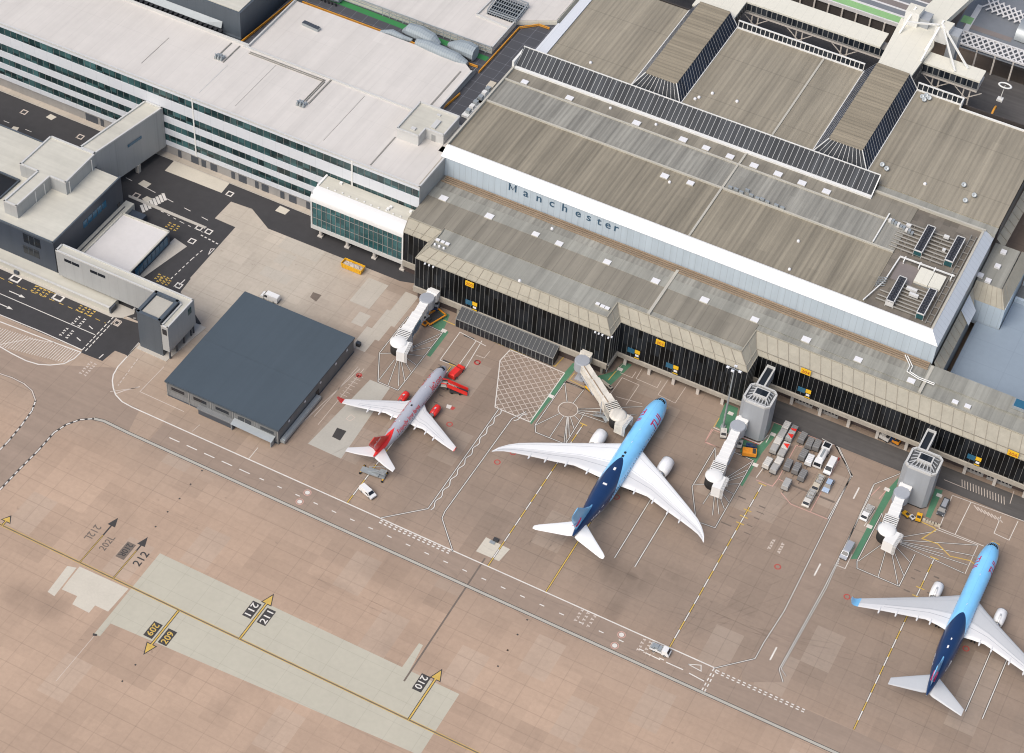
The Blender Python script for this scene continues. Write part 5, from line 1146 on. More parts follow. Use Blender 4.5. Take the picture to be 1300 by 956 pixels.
def duct(nm, label, secs):
    """swept rounded duct body: secs = [(x, y, half width, z0, z1)]"""
    g = MB(); rows = []
    for x, y, w_, z0, z1 in secs:
        rows.append([(x, y + w_ * math.cos(a) * (abs(math.cos(a)) ** -.35 if abs(math.cos(a)) > .01 else 0), z0 + (z1 - z0) * (.5 + .5 * math.sin(a))) for a in [2 * PI * k / 10 + .31 for k in range(10)]])
    g.grid(rows, 0, False, True); g.face(rows[0][::-1], 0); g.face(rows[-1], 0)
    for i in range(int((secs[-1][0] - secs[0][0]) / 1.3)):
        x = secs[0][0] + .6 + i * 1.3; yy = secs[len(secs) // 2][1] - secs[len(secs) // 2][2]; g.box(x, yy - .12, 23.7, x + .5, yy + .2, 24.6, 1)
    return tag(g.build('air_duct', [M['duct'], M['blackfan']]), label, 'duct', 'air ducts in the plant yard')
duct('d', 'long humped grey air duct under the lattice railing in the plant yard', [(-80.5, 79.5, .6, 24, 25), (-78.5, 79.6, 2.0, 23.8, 27.6), (-74, 79.4, 2.3, 23.8, 28.0), (-69.5, 79.0, 2.1, 23.8, 27.2), (-67, 78.6, 1.0, 24, 25.6)])
duct('d', 'bulging grey air duct nearest the right end of the plant yard', [(-65, 80.5, .8, 24, 25.5), (-61.5, 80.2, 2.4, 23.8, 27.4), (-57.5, 79.6, 2.6, 23.8, 28.4), (-55, 79.2, 2.3, 23.8, 28.2)])
duct('d', 'low ribbed grey air duct with black grilles beside the white roof edge', [(-73.5, 75.6, 1.2, 23.8, 26.6), (-69, 75.4, 1.7, 23.8, 27.4), (-64, 75.1, 1.8, 23.8, 27.2), (-59, 74.9, 1.7, 23.8, 27.0), (-55.5, 74.8, 1.0, 23.8, 25.6)])
duct('d', 'small twisted grey air duct at the left of the duct cluster', [(-86, 75.4, .6, 24, 25), (-82.5, 76.2, 1.1, 23.8, 26), (-78.5, 76.0, .9, 23.8, 25.6), (-75.5, 76.6, .6, 24, 25)])
duct('d', 'grey louvred air unit at the far left of the plant yard', [(-117.5, 84, 2.2, 23.8, 28.5), (-112, 84, 3.6, 23.8, 29.5), (-106.5, 83.5, 3.2, 23.8, 29), (-104.5, 83.4, 2.2, 23.8, 27)])
RB = thing('rear_hall', 'pale flat-roofed hall beyond the plant yard at the top of the picture', 'building', (-77, 100, 0))
g = MB(); g.prism([(-119, 84.6), (-52.2, 84.6), (-52.2, 101.5), (-41.6, 108), (-41.6, 190), (-119, 190)], 20, 25.0, 0); g.build('wall', M['cream'], RB)
g = MB(); g.prism([(-119, 84.8), (-52.4, 84.8), (-52.4, 101.5), (-41.8, 108.1), (-41.8, 190), (-119, 190)], 25.0, 25.3); g.build('roof', M['newroof'], RB)
g = MB()
for a, b in (((-119, 84.8), (-52.2, 84.8)), ((-52.4, 84.6), (-52.4, 101.5)), ((-64.2, 97.2), (-52.6, 96.4)), ((-64.2, 97.2), (-63.2, 118))): g.bar((a[0], a[1], 25.6), (b[0], b[1], 25.6), .5, .6)
g.build('parapet', M['rimroof'], RB)
g = MB(); sk = [(-61.69, 99.46), (-51.84, 99.51), (-52.29, 109.08), (-62.47, 109.50)]
g.sheet(sk, 25.4, 0)
for k in range(13):
    t = k / 12; a = Vector(sk[0]).lerp(Vector(sk[1]), t); b = Vector(sk[3]).lerp(Vector(sk[2]), t); g.bar((a.x, a.y, 25.7), (b.x, b.y, 25.7), .2, .25, 1)
for k in range(6):
    t = k / 5; a = Vector(sk[0]).lerp(Vector(sk[3]), t); b = Vector(sk[1]).lerp(Vector(sk[2]), t); g.bar((a.x, a.y, 26.2), (b.x, b.y, 26.2), .2, .25, 1)
for a in sk: g.bar((a[0], a[1], 25.3), (a[0], a[1], 27.2), .25, .25, 1)
for a, b in zip(sk, sk[1:] + sk[:1]): g.bar((a[0], a[1], 27.0), (b[0], b[1], 27.0), .3, .3, 1)
g.build('roof_well', [M['winglass'], M['steel']], RB)
g = MB()
for i in range(16):
    x = -90 + i * 2.4; g.bar((x, 83.6, 23.7), (x, 83.6, 26.8), .14); g.bar((x, 83.6, 23.9), (x + 2.4, 83.6, 26.6), .12)
for z in (24.4, 25.6, 26.8): g.bar((-104, 83.6, z), (-52, 83.6, z), .18)
g.build('lattice_railing', M['steel'], RB)
# trucks of plant on the yard beside the brown roof
for p, lab, mt in (((-44.40, 57.52), 'long white plant trailer on the dark yard beside the terminal stair house', 'plantwhite'), ((-44.23, 65.03), 'grey piping skid standing on the dark yard against the brown roof edge', 'steel')):
    r_ = thing('plant_skid', lab, 'plant unit', (p[0], p[1], 23.6)); g = MB(); g.obox(p, .05, 1, 9, 2.2, 23.9, 24.7); g.build('bed', M[mt], r_)
    for k in range(3): 
        g = MB(); g.obox((p[0], p[1] - 2.6 + k * 2.3), .05, 1, 1.4, 1.3, 24.7, 25.9); g.build('module', M['plantwhite' if k % 2 else 'steel'], r_)
    for k in (-3, 3):
        g = MB(); g.tube((p[0] - 1.1, p[1] + k, 23.95), (p[0] + 1.1, p[1] + k, 23.95), .35, n=12); g.build('axle', M['rubber'], r_)
r_ = thing('plant_skid', 'tan crate at the far end of the dark yard, above the piping skid', 'crate', ((-44.42, 69.35) + (23.6,))); p = (-44.42, 69.35)
g = MB(); g.obox(p, 0, 1, 3, 2, 23.6, 25.4); g.build('crate', M['beige'], r_)

# ================================================================ low wing, blue-roofed annex and top-right structures
SW = thing('side_wing', 'small grey-roofed wing with beige sloping eaves at the right end of the terminal hall', 'building', (113, 75, 0))
g = MB(); g.box(109.15, 69, 10, 116.6, 87.1, 19.6, 0); g.build('wall', M['hangside'], SW)
g = MB(); g.box(109.2, 69.3, 19.6, 116.5, 87, 19.8, 0); g.build('roof', M['plainroof'], SW)
g = MB(); g.face([(109.2, 69.2, 19.9), (109.2, 65.0, 16.6), (119.4, 65.0, 16.6), (116.7, 69.2, 19.9)]); g.face([(116.7, 69.2, 19.9), (119.4, 65.0, 16.6), (119.9, 90, 16.6), (116.9, 87.2, 19.9)])
for i in range(6): g.bar((110 + i * 1.3, 69.2, 19.93), (110 + i * 1.75, 65.0, 16.63), .1, .1, 1)
for i in range(8): g.bar((116.75, 69.8 + i * 2.4, 19.93), (119.45, 66.2 + i * 3.0, 16.63), .1, .1, 1)
g.build('eaves', [M['fascia'], M['fasciadk']], SW)
g = MB(); g.box(109.2, 65.05, 8, 119.3, 65.3, 16.6); g.box(119.25, 65.1, 8, 119.6, 90, 16.6); g.build('lower_wall', M['bluepanel'], SW)
for p in [(112.38, 83.95), (112.69, 77.42), (112.19, 70.34), (109.63, 71.36)]:
    g = MB(); g.box(p[0] - .8, p[1] - .8, 19.8, p[0] + .8, p[1] + .8, 20.4); g.build('roof_hatch', M['hatch'], SW)
AX = thing('annex_building', 'low annex with plain pale blue roof at the right edge behind the gate pier', 'building', (150, 50, 0))
g = MB(); g.prism([(112.9, 31.8), (260, 31.8), (260, 86), (119.7, 86), (119.7, 65), (112.9, 65)], 0, 9.0); g.build('wall', M['hangside'], AX)
g = MB(); g.prism([(113.0, 31.8), (260, 31.8), (260, 78), (119.8, 78), (119.8, 64.8), (113.0, 64.8)], 9.0, 9.2); g.build('roof', M['blueroof'], AX)
g = MB(); g.box(119.9, 78, 9, 260, 79, 10.6); g.box(120, 86, 9, 124, 92, 12.5); g.build('parapet', M['bluepanel'], AX)
g = MB(); g.box(124, 80, 9, 132, 86, 11.5); g.build('white_cabin', M['plantwhite'], AX)
g = MB(); g.box(132.5, 27.2, 19.7, 140, 30.6, 20.6, 0); g.box(132.8, 27.5, 20.6, 139.7, 30.3, 20.7, 1); g.build('roof_light', [M['steel'], M['winglassb']], AX)

# raised glazed walkway behind the terminal
FB = thing('footbridge', 'white-roofed raised walkway with dark windows, running behind the terminal at the top right', 'footbridge', (30, 145, 0))
g = MB()
g.prism([(-30, 142.2), (52, 142.2), (52, 150.2), (-30, 150.2)], 29.4, 30.0); g.prism([(-6.5, 131.6), (7.6, 131.6), (7.6, 142.4), (-6.5, 142.4)], 29.5, 30.05)
g.prism([(66, 142.0), (84.2, 142.0), (84.2, 148.2), (66, 148.2)], 29.4, 30.0); g.prism([(54.6, 131.2), (65.5, 131.2), (66.5, 150), (64, 158), (53, 158), (53.5, 150)], 30.6, 31.4)
g.build('roof', M['cream'], FB)
g = MB()
for x0, x1, y in ((-30, 54, 142.3), (66, 84, 142.1)):
    g.face([(x0, y, 26.8), (x1, y, 26.8), (x1, y, 29.4), (x0, y, 29.4)], 0); g.box(x0, y, 25.6, x1, y + 7.6, 26.6, 2)
    n = int((x1 - x0) / 1.7)
    for i in range(n + 1): x = x0 + (x1 - x0) * i / n; g.bar((x, y - .06, 26.7), (x, y - .06, 29.4), .26, .12, 1)
    g.bar((x0, y - .06, 26.7), (x1, y - .06, 26.7), .3, .25, 1)
for x in (7.6, 66.4):
    g.face([(x, 131.7, 26.6), (x, 142.3, 26.6), (x, 142.3, 29.5), (x, 131.7, 29.5)], 0)
    for i in range(8): g.bar((x + .06, 131.7 + i * 1.5, 26.6), (x + .06, 131.7 + i * 1.5, 29.5), .14, .14, 1)
g.build('window', [M['ridgeglass'], M['mull'], M['pillar']], FB)
for x in (10, 25, 40, 70, 80):
    g = MB()
    for d_ in (0, 2.0): g.bar((x + d_, 142.8, 12), (x + d_, 142.8, 25.8), .4, .4)
    g.bar((x, 142.8, 18), (x + 2, 142.8, 18), .3); g.bar((x, 142.8, 22), (x + 2, 142.8, 22), .3)
    for d_ in (-3.5, 5.5): g.bar((x + 1, 142.6, 22.0), (x + d_, 142.6, 25.6), .22)
    g.build('trestle', M['pillar'], FB)
for a, b in (((55.2, 150, 31.4), (56.8, 158, 37)), ((64.9, 146, 31.4), (66.5, 156, 37)), ((56.8, 150, 36.4), (66, 153, 37)), ((66.5, 154, 37), (79, 146, 30.2)), ((66.5, 154, 37), (76, 142.5, 30.2)), ((65.6, 140, 31.5), (66.4, 152, 37))):
    g = MB(); g.bar(a, b, .5); g.build('stay', M['whtframe'], FB)
for x, y in ((56.6, 157.5), (67.2, 154.5)):
    g = MB(); g.prism([(x - 2.2, y - 2), (x + 2.2, y - 2), (x + 2.6, y + 2.5), (x - 2.2, y + 2.5)], 31, 36.5, 1, 0); g.prism([(x + 2.4, y - 1), (x + 5.4, y - 1), (x + 5.4, y + 3.5), (x + 2.4, y + 3.5)], 20, 34.5, 2); g.build('head_house', [M['cream'], M['whtframe'], M['rotgrey']], FB)
g = MB(); g.prism([(56, 158), (64.5, 158), (72.5, 200), (63, 200)], 29, 31.2); g.build('cross_roof', M['cream'], FB)
# forecourt deck under the walkway
g = MB(); g.box(-120, 132.2, 11.4, 200, 172, 12.0); struct('forecourt_road', g, M['asphalt2'])
g = MB(); g.box(-35, 132.3, 18.6, 82, 140.2, 19.2); g.box(66, 132.3, 19.3, 130, 139, 19.8); FC = g.build('forecourt_canopy', M['brnroof']); tag(FC, 'brown flat canopy between the terminal rear wall and the raised walkway', 'canopy')
g = MB()
for i in range(20):
    x = 84 + i * 2.2; g.bar((x, 143, 15.5), (x + 1.1, 143, 17.3), .2); g.bar((x + 1.1, 143, 17.3), (x + 2.2, 143, 15.5), .2); 
    if i % 3 == 0: g.bar((x, 143, 12), (x, 143, 17), .3)
g.bar((84, 143, 17.3), (128, 143, 17.3), .25); g.bar((84, 143, 15.5), (128, 143, 15.5), .25)
tag(g.build('roadside_truss', M['pillar']), 'pale zigzag truss along the forecourt road at the top right', 'railing')
lp = (90.30, 150.15)
LM = thing('lamp_standard', 'white ring-headed lamp standard rising beside the forecourt road', 'lamp post', (lp[0], lp[1], 19.8))
g = MB(); g.tube((lp[0], lp[1], 19.8), (lp[0] + .3, lp[1] + .2, 25.5), .16, .1); g.box(lp[0] - .9, lp[1] - .9, 19.8, lp[0] + .9, lp[1] + .9, 20.5); g.build('post', M['whtframe'], LM)
g = MB(); n = 20
g.grid([[(lp[0] + .3 + (1.9 + .35 * math.cos(b)) * math.cos(2 * PI * a / n), lp[1] + (1.2 + .3 * math.cos(b)) * math.sin(2 * PI * a / n) + .2, 25.5 + .2 * math.sin(b)) for b in [2 * PI * k / 6 for k in range(6)]] for a in range(n + 1)], 0, True, True); g.build('ring_head', M['whtframe'], LM)
g = MB(); o = (90.42, 143.29); rows = []
for k in range(9):
    a = PI * k / 8; rows.append([(o[0] + .35 * math.cos(q) , o[1] + (2.4 + .35 * math.sin(q)) * math.cos(a), 19.8 + (1.6 + .35 * math.sin(q)) * math.sin(a)) for q in [2 * PI * j / 8 for j in range(8)]])
g.grid(rows, 0, True, True); tag(g.build('orange_duct', M['orange']), 'bent orange pipe over the brown canopy at the top right', 'pipe')

# multi-storey car park roof with coloured bays
CP = thing('car_park', 'car park roof striped with green, grey and brown bays at the top edge', 'car park', (20, 190, 0))
g = MB(); g.box(-120, 170, 0, 58, 172, 19.4, 0); g.box(-120, 169.4, 19.3, 56, 170.0, 20.6, 1); g.build('parapet', [M['darkwall'], M['lattice']], CP)
for i in range(24):
    x = -60 + i * 4.8; g = MB(); g.box(x, 169.2, 12, x + .5, 169.7, 19.4); g.build('post', M['pillar'], CP)
g = MB(); mats = [M['cargreen'], M['cargrey'], M['carbrown'], M['lattice']]; y = 170.2
for i, (w_, m) in enumerate([(1.0, 3), (3.6, 0), (1.0, 3), (2.6, 1), (.8, 3), (3.0, 2), (.8, 3), (3.0, 1), (.7, 3), (3, 2), (.7, 3), (3.4, 1), (.7, 3), (3.2, 0), (.7, 3), (3.2, 1), (.7, 3), (3.2, 2), (.7, 3), (4, 1)]):
    x1 = 52 + (y - 170) * .36; g.box(-120, y, 19.0, x1, y + w_, 19.5 + (.06 if m == 3 else 0), m); y += w_
g.build('parking_deck', mats, CP)
LC = thing('lattice_canopy', 'white criss-cross lattice canopy along the forecourt at the top right corner', 'canopy', (90, 176, 0))
g = MB()
for i in range(26):
    x = 67 + i * 2.0
    g.bar((x, 171.5, 19.6), (x + 4.2, 178.2, 19.8), .5, .2); g.bar((x + 4.2, 171.5, 19.7), (x, 178.2, 19.9), .5, .2)
g.bar((66, 171.4, 19.7), (125, 171.4, 19.7), .5); g.bar((66, 178.3, 19.7), (125, 178.3, 19.7), .5); g.build('lattice', M['lattice'], LC)
for i in range(9):
    x = 70 + i * 6; g = MB(); g.box(x, 171.2, 12, x + .5, 171.7, 19.6); g.build('post', M['pillar'], LC)
g = MB()
for i in range(30):
    x = 70 + i * 2.0; g.bar((x, 193.5 - .32 * i, 19.6), (x + 4.2, 200 - .32 * i, 19.8), .5, .2); g.bar((x + 4.2, 193.5 - .32 * i, 19.7), (x, 200 - .32 * i, 19.9), .5, .2)
g.build('rear_lattice', M['lattice'], LC)
g = MB(); g.sheet([(66, 171), (130, 171), (130, 230), (66, 230)], 18.6); g.build('deck', M['cargrey'], LC)
g = MB(); g.box(68, 182, 18.62, 84, 184.5, 18.66, 0); g.build('brown_strip', M['carbrown'], LC)
g = MB(); rows = []
for k in range(7):
    a = PI * k / 6; rows.append([(84.5, 188.5 - 5 * math.cos(a), 19 + 4 * math.sin(a) ** .6 if 0 < k < 6 else 19), (120, 186.0 - 5 * math.cos(a), 19 + 4 * math.sin(a) ** .6 if 0 < k < 6 else 19)])
g.grid(rows, 0, True); g.face([r_[0] for r_ in rows]); SHD = g.build('barrel_roof', M['steel']); tag(SHD, 'grey curved roof of a shelter at the top right corner', 'shelter')
g = MB(); g.box(68.6, 179, 18.65, 70.4, 196, 18.7, 0); g.box(66.5, 184, 18.65, 70, 188, 18.72, 1); g.build('roadside_planting', [M['lattice'], M['cargreen']], LC)

# ================================================================ chillers and plant on the hall roof
def chiller(x0, y0, x1, y1, label, z0=27.4, zt=29.7):
    r_ = thing('chiller', label, 'chiller', ((x0 + x1) / 2, (y0 + y1) / 2, z0), 0, 'rooftop chillers')
    g = MB(); g.box(x0 + .12, y0 + .12, z0 + .5, x1 - .12, y1 - .12, zt - .5, 1); 
    for x in (x0 + .1, x1 - .1):
        for k in range(6): y = y0 + .1 + (y1 - y0 - .2) * k / 5; g.bar((x, y, z0), (x, y, zt), .2, .2, 0)
        g.bar((x, y0, zt - .45), (x, y1, zt - .45), .16, .16, 0)
    for y in (y0 + .1, y1 - .1): g.bar((x0, y, zt - .1), (x1, y, zt - .1), .22, .3, 0)
    for x in (x0 + .08, x1 - .08): g.bar((x, y0, zt - .1), (x, y1, zt - .1), .22, .3, 0)
    g.build('casing', [M['plantwhite'], M['steel']], r_)
    g = MB(); g.box(x0 + .2, y0 + .2, zt - .5, x1 - .2, y1 - .2, zt - .08); g.build('fan_deck', M['blackfan'], r_)
    proto = None
    for i in range(2):
        for k in range(9):
            cx = x0 + .62 + i * (x1 - x0 - 1.24); cy = y0 + .75 + k * (y1 - y0 - 1.5) / 8
            if proto is None:
                g = MB(); g.lathe([(0, .52), (.12, .52), (.12, .46), (.03, .46)], (0, 0, 0), (0, 0, 1), 14, 0)
                for q in range(4): a = q * PI / 2 + .3; g.face([(0, 0, .08), (.44 * math.cos(a), .44 * math.sin(a), .06), (.44 * math.cos(a + .6), .44 * math.sin(a + .6), .1)], 0)
                proto = g.build('fan', M['fanblade'], r_, shift=False); f_ = proto
            else: f_ = proto.copy(); col.objects.link(f_); f_.parent = r_
            f_.location = (cx - (x0 + x1) / 2, cy - (y0 + y1) / 2, zt - .08 - z0)
    g = MB(); g.box(x0 + .1, y0 - .05, z0 + .4, x1 - .1, y0 + .1, zt - .5); g.build('end_panel', M['plantwhite'] if y0 < 39 and x0 < 95 else M['podglass'], r_)
chiller(91.5, 61.0, 93.9, 72.9, 'black-topped chiller at the back left of the hall roof plant, beside the grey pipe racks')
chiller(100.2, 61.6, 102.6, 72.9, 'black-topped chiller at the back right of the hall roof plant, nearest the rear parapet corner')
chiller(91.5, 38.3, 93.8, 49.2, 'black-topped chiller with solid white end panel, nearest the white front cap')
chiller(100.3, 37.9, 102.5, 48.9, 'black-topped chiller at the front right of the roof plant, below the white covers')
PC = thing('plant_cover', 'pair of flat white plant covers between the four roof chillers', 'plant cover', (99, 53, 27.4))
g = MB(); g.box(95.4, 50.2, 28.0, 99.3, 56.5, 28.7); g.build('cover_panel', M['cream'], PC); g = MB(); g.box(99.42, 50.4, 28.0, 102.8, 56.4, 28.65); g.build('cover_panel', M['cream'], PC)
g = MB(); g.box(95.6, 50.4, 27.4, 102.6, 56.3, 28.0); g.build('base', M['steel'], PC)
PR = thing('pipe_rack', 'racks of grey pipes and steel frames spread round the roof chillers', 'pipework', (96, 60, 27.4))
for y in (61.2, 62.8, 64.4, 66, 67.6, 69.2, 70.8, 72.4):
    g = MB(); g.tube((84.5, y, 28.0), (100.0, y, 28.0), .28, n=8); g.box(88, y - .3, 27.4, 88.4, y + .3, 27.8); g.box(96.5, y - .3, 27.4, 96.9, y + .3, 27.8); g.build('pipe', M['pipe'], PR)
for y in (38.6, 40, 41.4, 42.8, 44.2, 45.6, 47.0, 48.4): g = MB(); g.tube((93.8, y, 27.9), (100.3, y, 27.9), .26, n=8); g.build('pipe', M['pipe'], PR)
for y in (39.5, 41, 43): g = MB(); g.tube((88.5, y, 27.9), (91.5, y, 27.9), .26, n=8); g.build('pipe', M['pipe'], PR)
g = MB()
g.bar((88.9, 57.6, 28.6), (104.6, 57.8, 28.6), .35); g.bar((88.4, 46.5, 28.3), (88.9, 57.6, 28.3), .35); g.bar((85.9, 36.6, 28.2), (88.4, 46.5, 28.2), .3)
for x in (90.4, 94.8, 99, 104): g.bar((x, 56.6, 27.4), (x, 56.6, 28.7), .3); g.bar((x, 56.2, 28.3), (x, 58.2, 28.7), .3)
g.build('steel_frame', M['whtframe'], PR); g = MB()
for x in (104.9, 103.4): g.bar((x, 37, 27.9), (x, 77, 27.9), .22)
for k in range(13): g.bar((103.4, 38 + 3.1 * k, 27.9), (104.9, 38 + 3.1 * k, 27.9), .2)
g.build('cable_ladder', M['pipe'], PR); g = MB()
for k in range(5): g.bar((87 + .3 * k, 44 + k * .6, 27.4), (87 + .3 * k, 44 + k * .6, 29.6), .15); g.bar((86.6, 43.8 + k * .5, 28 + k * .35), (89, 45 + k * .5, 28 + k * .35), .15)
g.build('scaffold', M['steel'], PR); g = MB(); g.bar((80.2, 59.8, 28.2), (80.3, 73, 28.4), .35); g.build('beam', M['whtframe'], PR)
g = MB(); g.sheet([(86.6, 36), (105.4, 36), (105.4, 80.2), (86.6, 80.2)], 27.43); g.build('plant_deck', M['deckbrown'], PR)
g = MB(); g.sheet([(89.2, 49.2), (95.2, 49.2), (95.2, 57), (89.2, 57)], 27.46); g.build('dark_roof_patch', M['carbrown'], PR)
for i in range(9):
    x, y = (81 + i * .9, 70.2 - i * .25); g = MB(); g.box(x, y, 27.7, x + .7, y + 1.2, 28.5 + .3 * (i % 2)); g.build('control_cabinet', M['steel' if i % 3 else 'plantwhite'], PR)
for x, y, l in ((96.0, 44.6, 2.6), (94.6, 46.4, 3.0), (98.2, 66, .9), (86, 70.5, 1.4), (96.8, 71.5, 1.5)):
    g = MB(); g.box(x, y, 28.1, x + l, y + .9, 28.9); g.build('pump_box', M['plantwhite'], PR)

# ================================================================ airliners (nose at local origin, pointing +y)
def airliner(label, x, y, S):
    root = thing('airliner', label, 'airliner', (x, y, 0), 0)
    L, Rw, Rh, zc = S['L'], S['rw'], S['rh'], S['zc']; ln, lt = S['ln'], S['lt']; N = 40
    def body(s):
        """half width, half height, centre height at distance s behind the nose"""
        if s < ln:
            t = s / ln; k = math.sqrt(max(0, 1 - (1 - t) ** 2)) ** S.get('np', 1.15); return Rw * k, Rh * k, zc - S.get('droop', .16) * Rh * (1 - t) ** 1.6
        if s > L - lt:
            t = (s - (L - lt)) / lt; k = 1 - .93 * t ** 1.55; return Rw * k, Rh * (k * .98 + .02), zc + Rh * (1 - k) * .72
        return Rw, Rh, zc
    ss = [ln * (1 - math.cos(PI / 2 * i / 14)) for i in range(15)]
    ss[0] = .002
    ss += [ln + (L - lt - ln) * i / 40 for i in range(1, 41)] + [L - lt + lt * i / 18 for i in range(1, 19)]
    rows = []
    for s in ss:
        a, b, c = body(s); rows.append([(x + a * math.cos(2 * PI * k / N), y - s, c + b * math.sin(2 * PI * k / N)) for k in range(N)])
    g = MB(); g.grid(rows, 0, True, True); g.face(rows[-1][::-1], 2)
    def skin(s, ang, d=.015):
        a, b, c = body(s); return (x + (a + d) * math.cos(ang), y - s, c + (b + d) * math.sin(ang))
    # cabin windows and door outlines are part of the skin pattern
    for side in (0, PI):
        sg = 1 if side == 0 else -1
        s = ln + 1.5
        while s < L - lt * .72:
            if not any(abs(s - d) < .9 for d in S['doors']):
                a0, a1 = S['wa'] - .055, S['wa'] + .055
                q = [skin(s, side + sg * a0), skin(s + S['ww'], side + sg * a0), skin(s + S['ww'], side + sg * a1), skin(s, side + sg * a1)]
                g.face(q if sg < 0 else q[::-1], 1)
            s += S['wp']
        for d in S['doors']:
            pts = [(d - .5, -.28), (d + .5, -.28), (d + .5, .42), (d - .5, .42)]
            for (s0, a0), (s1, a1) in zip(pts, pts[1:] + pts[:1]):
                p, q = Vector(skin(s0, side + sg * a0, .02)), Vector(skin(s1, side + sg * a1, .02))
                g.bar(p, q, .07, .05, 3)
    fus = g.build('fuselage', [S['paint'], M['winglass'], M['metal'], M['letwhite'] if S.get('lightdoor') else M['bridgegrey']], root)
    # cockpit glazing
    s0, s1 = S['cp']
    for k in range(-3, 3):
        g = MB(); a0 = PI / 2 - k * .26 - .02; a1 = PI / 2 - (k + 1) * .26 + .02; dd = abs(k + .5) * .14
        g.face([skin(s0 + dd, a0, .03), skin(s1 + dd * 1.3, a0, .03), skin(s1 + dd * 1.3, a1, .03), skin(s0 + dd, a1, .03)][::-1]); g.build('cockpit_window', M['winglass'], root)
    # wings
    def foil(cx, yle, chord, z, tc, vertical=False):
        """section ring: list of points"""
        prof = [(0, 0), (.03, .55), (.12, .9), (.32, 1.0), (.6, .72), (.85, .28), (1, .03), (1, -.03), (.8, -.22), (.45, -.62), (.15, -.65), (.03, -.35)]
        return [(cx, yle - u * chord, z + v * tc * chord * .5) if not vertical else (cx + v * tc * chord * .5, yle - u * chord, z) for u, v in prof]
    def lift(secs, name, mats, sgn, mfun=None):
        g = MB(); rows = [foil(x + sgn * cx, y + yl, ch, z, tc) for cx, yl, ch, z, tc in secs]
        g.grid(rows, 0, True, True, mfun); g.face(rows[-1] if sgn < 0 else rows[-1][::-1], 0); return g.build(name, mats, root)
    for sgn in (-1, 1):
        W = S['wing']; wing = lift(W, 'wing', [S['wpaint'], S['wpaint2'], M['cheat']], sgn, lambda a, b: 2 if b in (0, 11) else (1 if b in (4, 5) else 0))
        # flap joints and fairings under the trailing edge
        g = MB()
        for (c0, y0, ch0, z0, t0), (c1, y1, ch1, z1, t1) in zip(W, W[1:-1]):
            for uu, wl in ((.56, .05), (.20, .04)):
                a = Vector((x + sgn * c0, y + y0 - ch0 * uu, z0 + t0 * ch0 * (.38 if uu > .5 else .48) + .01)); b = Vector((x + sgn * c1, y + y1 - ch1 * uu, z1 + t1 * ch1 * (.38 if uu > .5 else .48) + .01)); g.bar(a, b, wl, .03)
            a = Vector((x + sgn * c0, y + y0 - ch0 * .72, z0 + t0 * ch0 * .29)); b = Vector((x + sgn * c1, y + y1 - ch1 * .72, z1 + t1 * ch1 * .29)); g.bar(a, b, .07, .05)
        g.build('flap_line', M['bridgegrey'], wing)
        for fr in S['fair']:
            for (c0, y0, ch0, z0, t0), (c1, y1, ch1, z1, t1) in zip(W, W[1:]):
                if c0 <= fr < c1:
                    t = (fr - c0) / (c1 - c0); yt = y0 - ch0 + (y1 - ch1 - y0 + ch0) * t; zt = z0 + (z1 - z0) * t
                    g = MB(); g.lathe([(-1.0, .02), (-.7, .2), (0, .28), (2.0, .26), (3.0, .05)], (x + sgn * fr, y + yt, zt - .15), (0, 1, .02), 8); g.build('flap_fairing', S['wpaint2'], wing)
        if S.get('wlet'):
            lift_s = S['wlet']; g = MB(); rows = [foil(x + sgn * cx, y + yl, ch, z, tc, True) for cx, yl, ch, z, tc in lift_s]
            g.grid(rows, 0, True, True); g.face(rows[-1], 0)
            g.build('winglet', S['wletpaint'], root)
        T = S['tail']; lift(T, 'tailplane', [S['wpaint'], S['wpaint'], M['cheat']], sgn, lambda a, b: 2 if b in (0, 11) else 0)
        # engine
        ex, ey, er, el, ez = S['eng']
        o = (x + sgn * ex, y + ey, ez); g = MB()
        g.lathe([(.35, er * .80), (.05, er * .86), (0, er * .93), (.12, er * 1.0), (el * .35, er * 1.07), (el * .62, er * 1.02), (el * .8, er * .86), (el * .80, er * .70)], o, (0, -1, 0), 28)
        nac = g.build('engine', [S['epaint']], root)
        g = MB(); g.lathe([(.3, er * .82), (.75, er * .78), (.75, .02)], o, (0, -1, 0), 24); g.lathe([(.2, .01), (.45, .18), (.75, .3)], o, (0, -1, 0), 12); g.build('fan', M['enginner'], nac)
        g = MB(); g.lathe([(-.02, er * .94), (.0, er * .86), (.0, er * .99), (.22, er * 1.015)], o, (0, -1, 0), 28); g.build('intake_lip', M['cheat'] if S['epaint'] != M['redpaint'] else M['metal'], nac)
        g = MB(); g.lathe([(el * .74, er * .66), (el * .98, er * .42), (el * .98, er * .3), (el * 1.12, .03)], o, (0, -1, 0), 20); g.build('exhaust', M['metal'], nac)
        wz = S['wing'][1][3]
        g = MB(); yb = y + ey - el * .2
        g.face([(o[0] - .22, yb, ez + er * .9), (o[0] - .22, yb - el * .95, ez + er * .2), (o[0] - .22, yb - el * 1.05, wz), (o[0] - .22, yb - el * .3, wz + .25)][::-1]); g.face([(o[0] + .22, yb, ez + er * .9), (o[0] + .22, yb - el * .95, ez + er * .2), (o[0] + .22, yb - el * 1.05, wz), (o[0] + .22, yb - el * .3, wz + .25)])
        g.face([(o[0] - .22, yb, ez + er * .9), (o[0] - .22, yb - el * .3, wz + .25), (o[0] + .22, yb - el * .3, wz + .25), (o[0] + .22, yb, ez + er * .9)][::-1]); g.build('pylon', S['epylon'], nac)
    # fin
    g = MB(); rows = [foil(x, y + yl, ch, z, tc, True) for yl, ch, z, tc in S['fin']]
    g.grid(rows, 0, True, True); g.face(rows[-1], 0); fin = g.build('fin', S['fpaint'], root)
    # belly fairing
    g = MB(); y0, y1 = S['belly']; rows = []
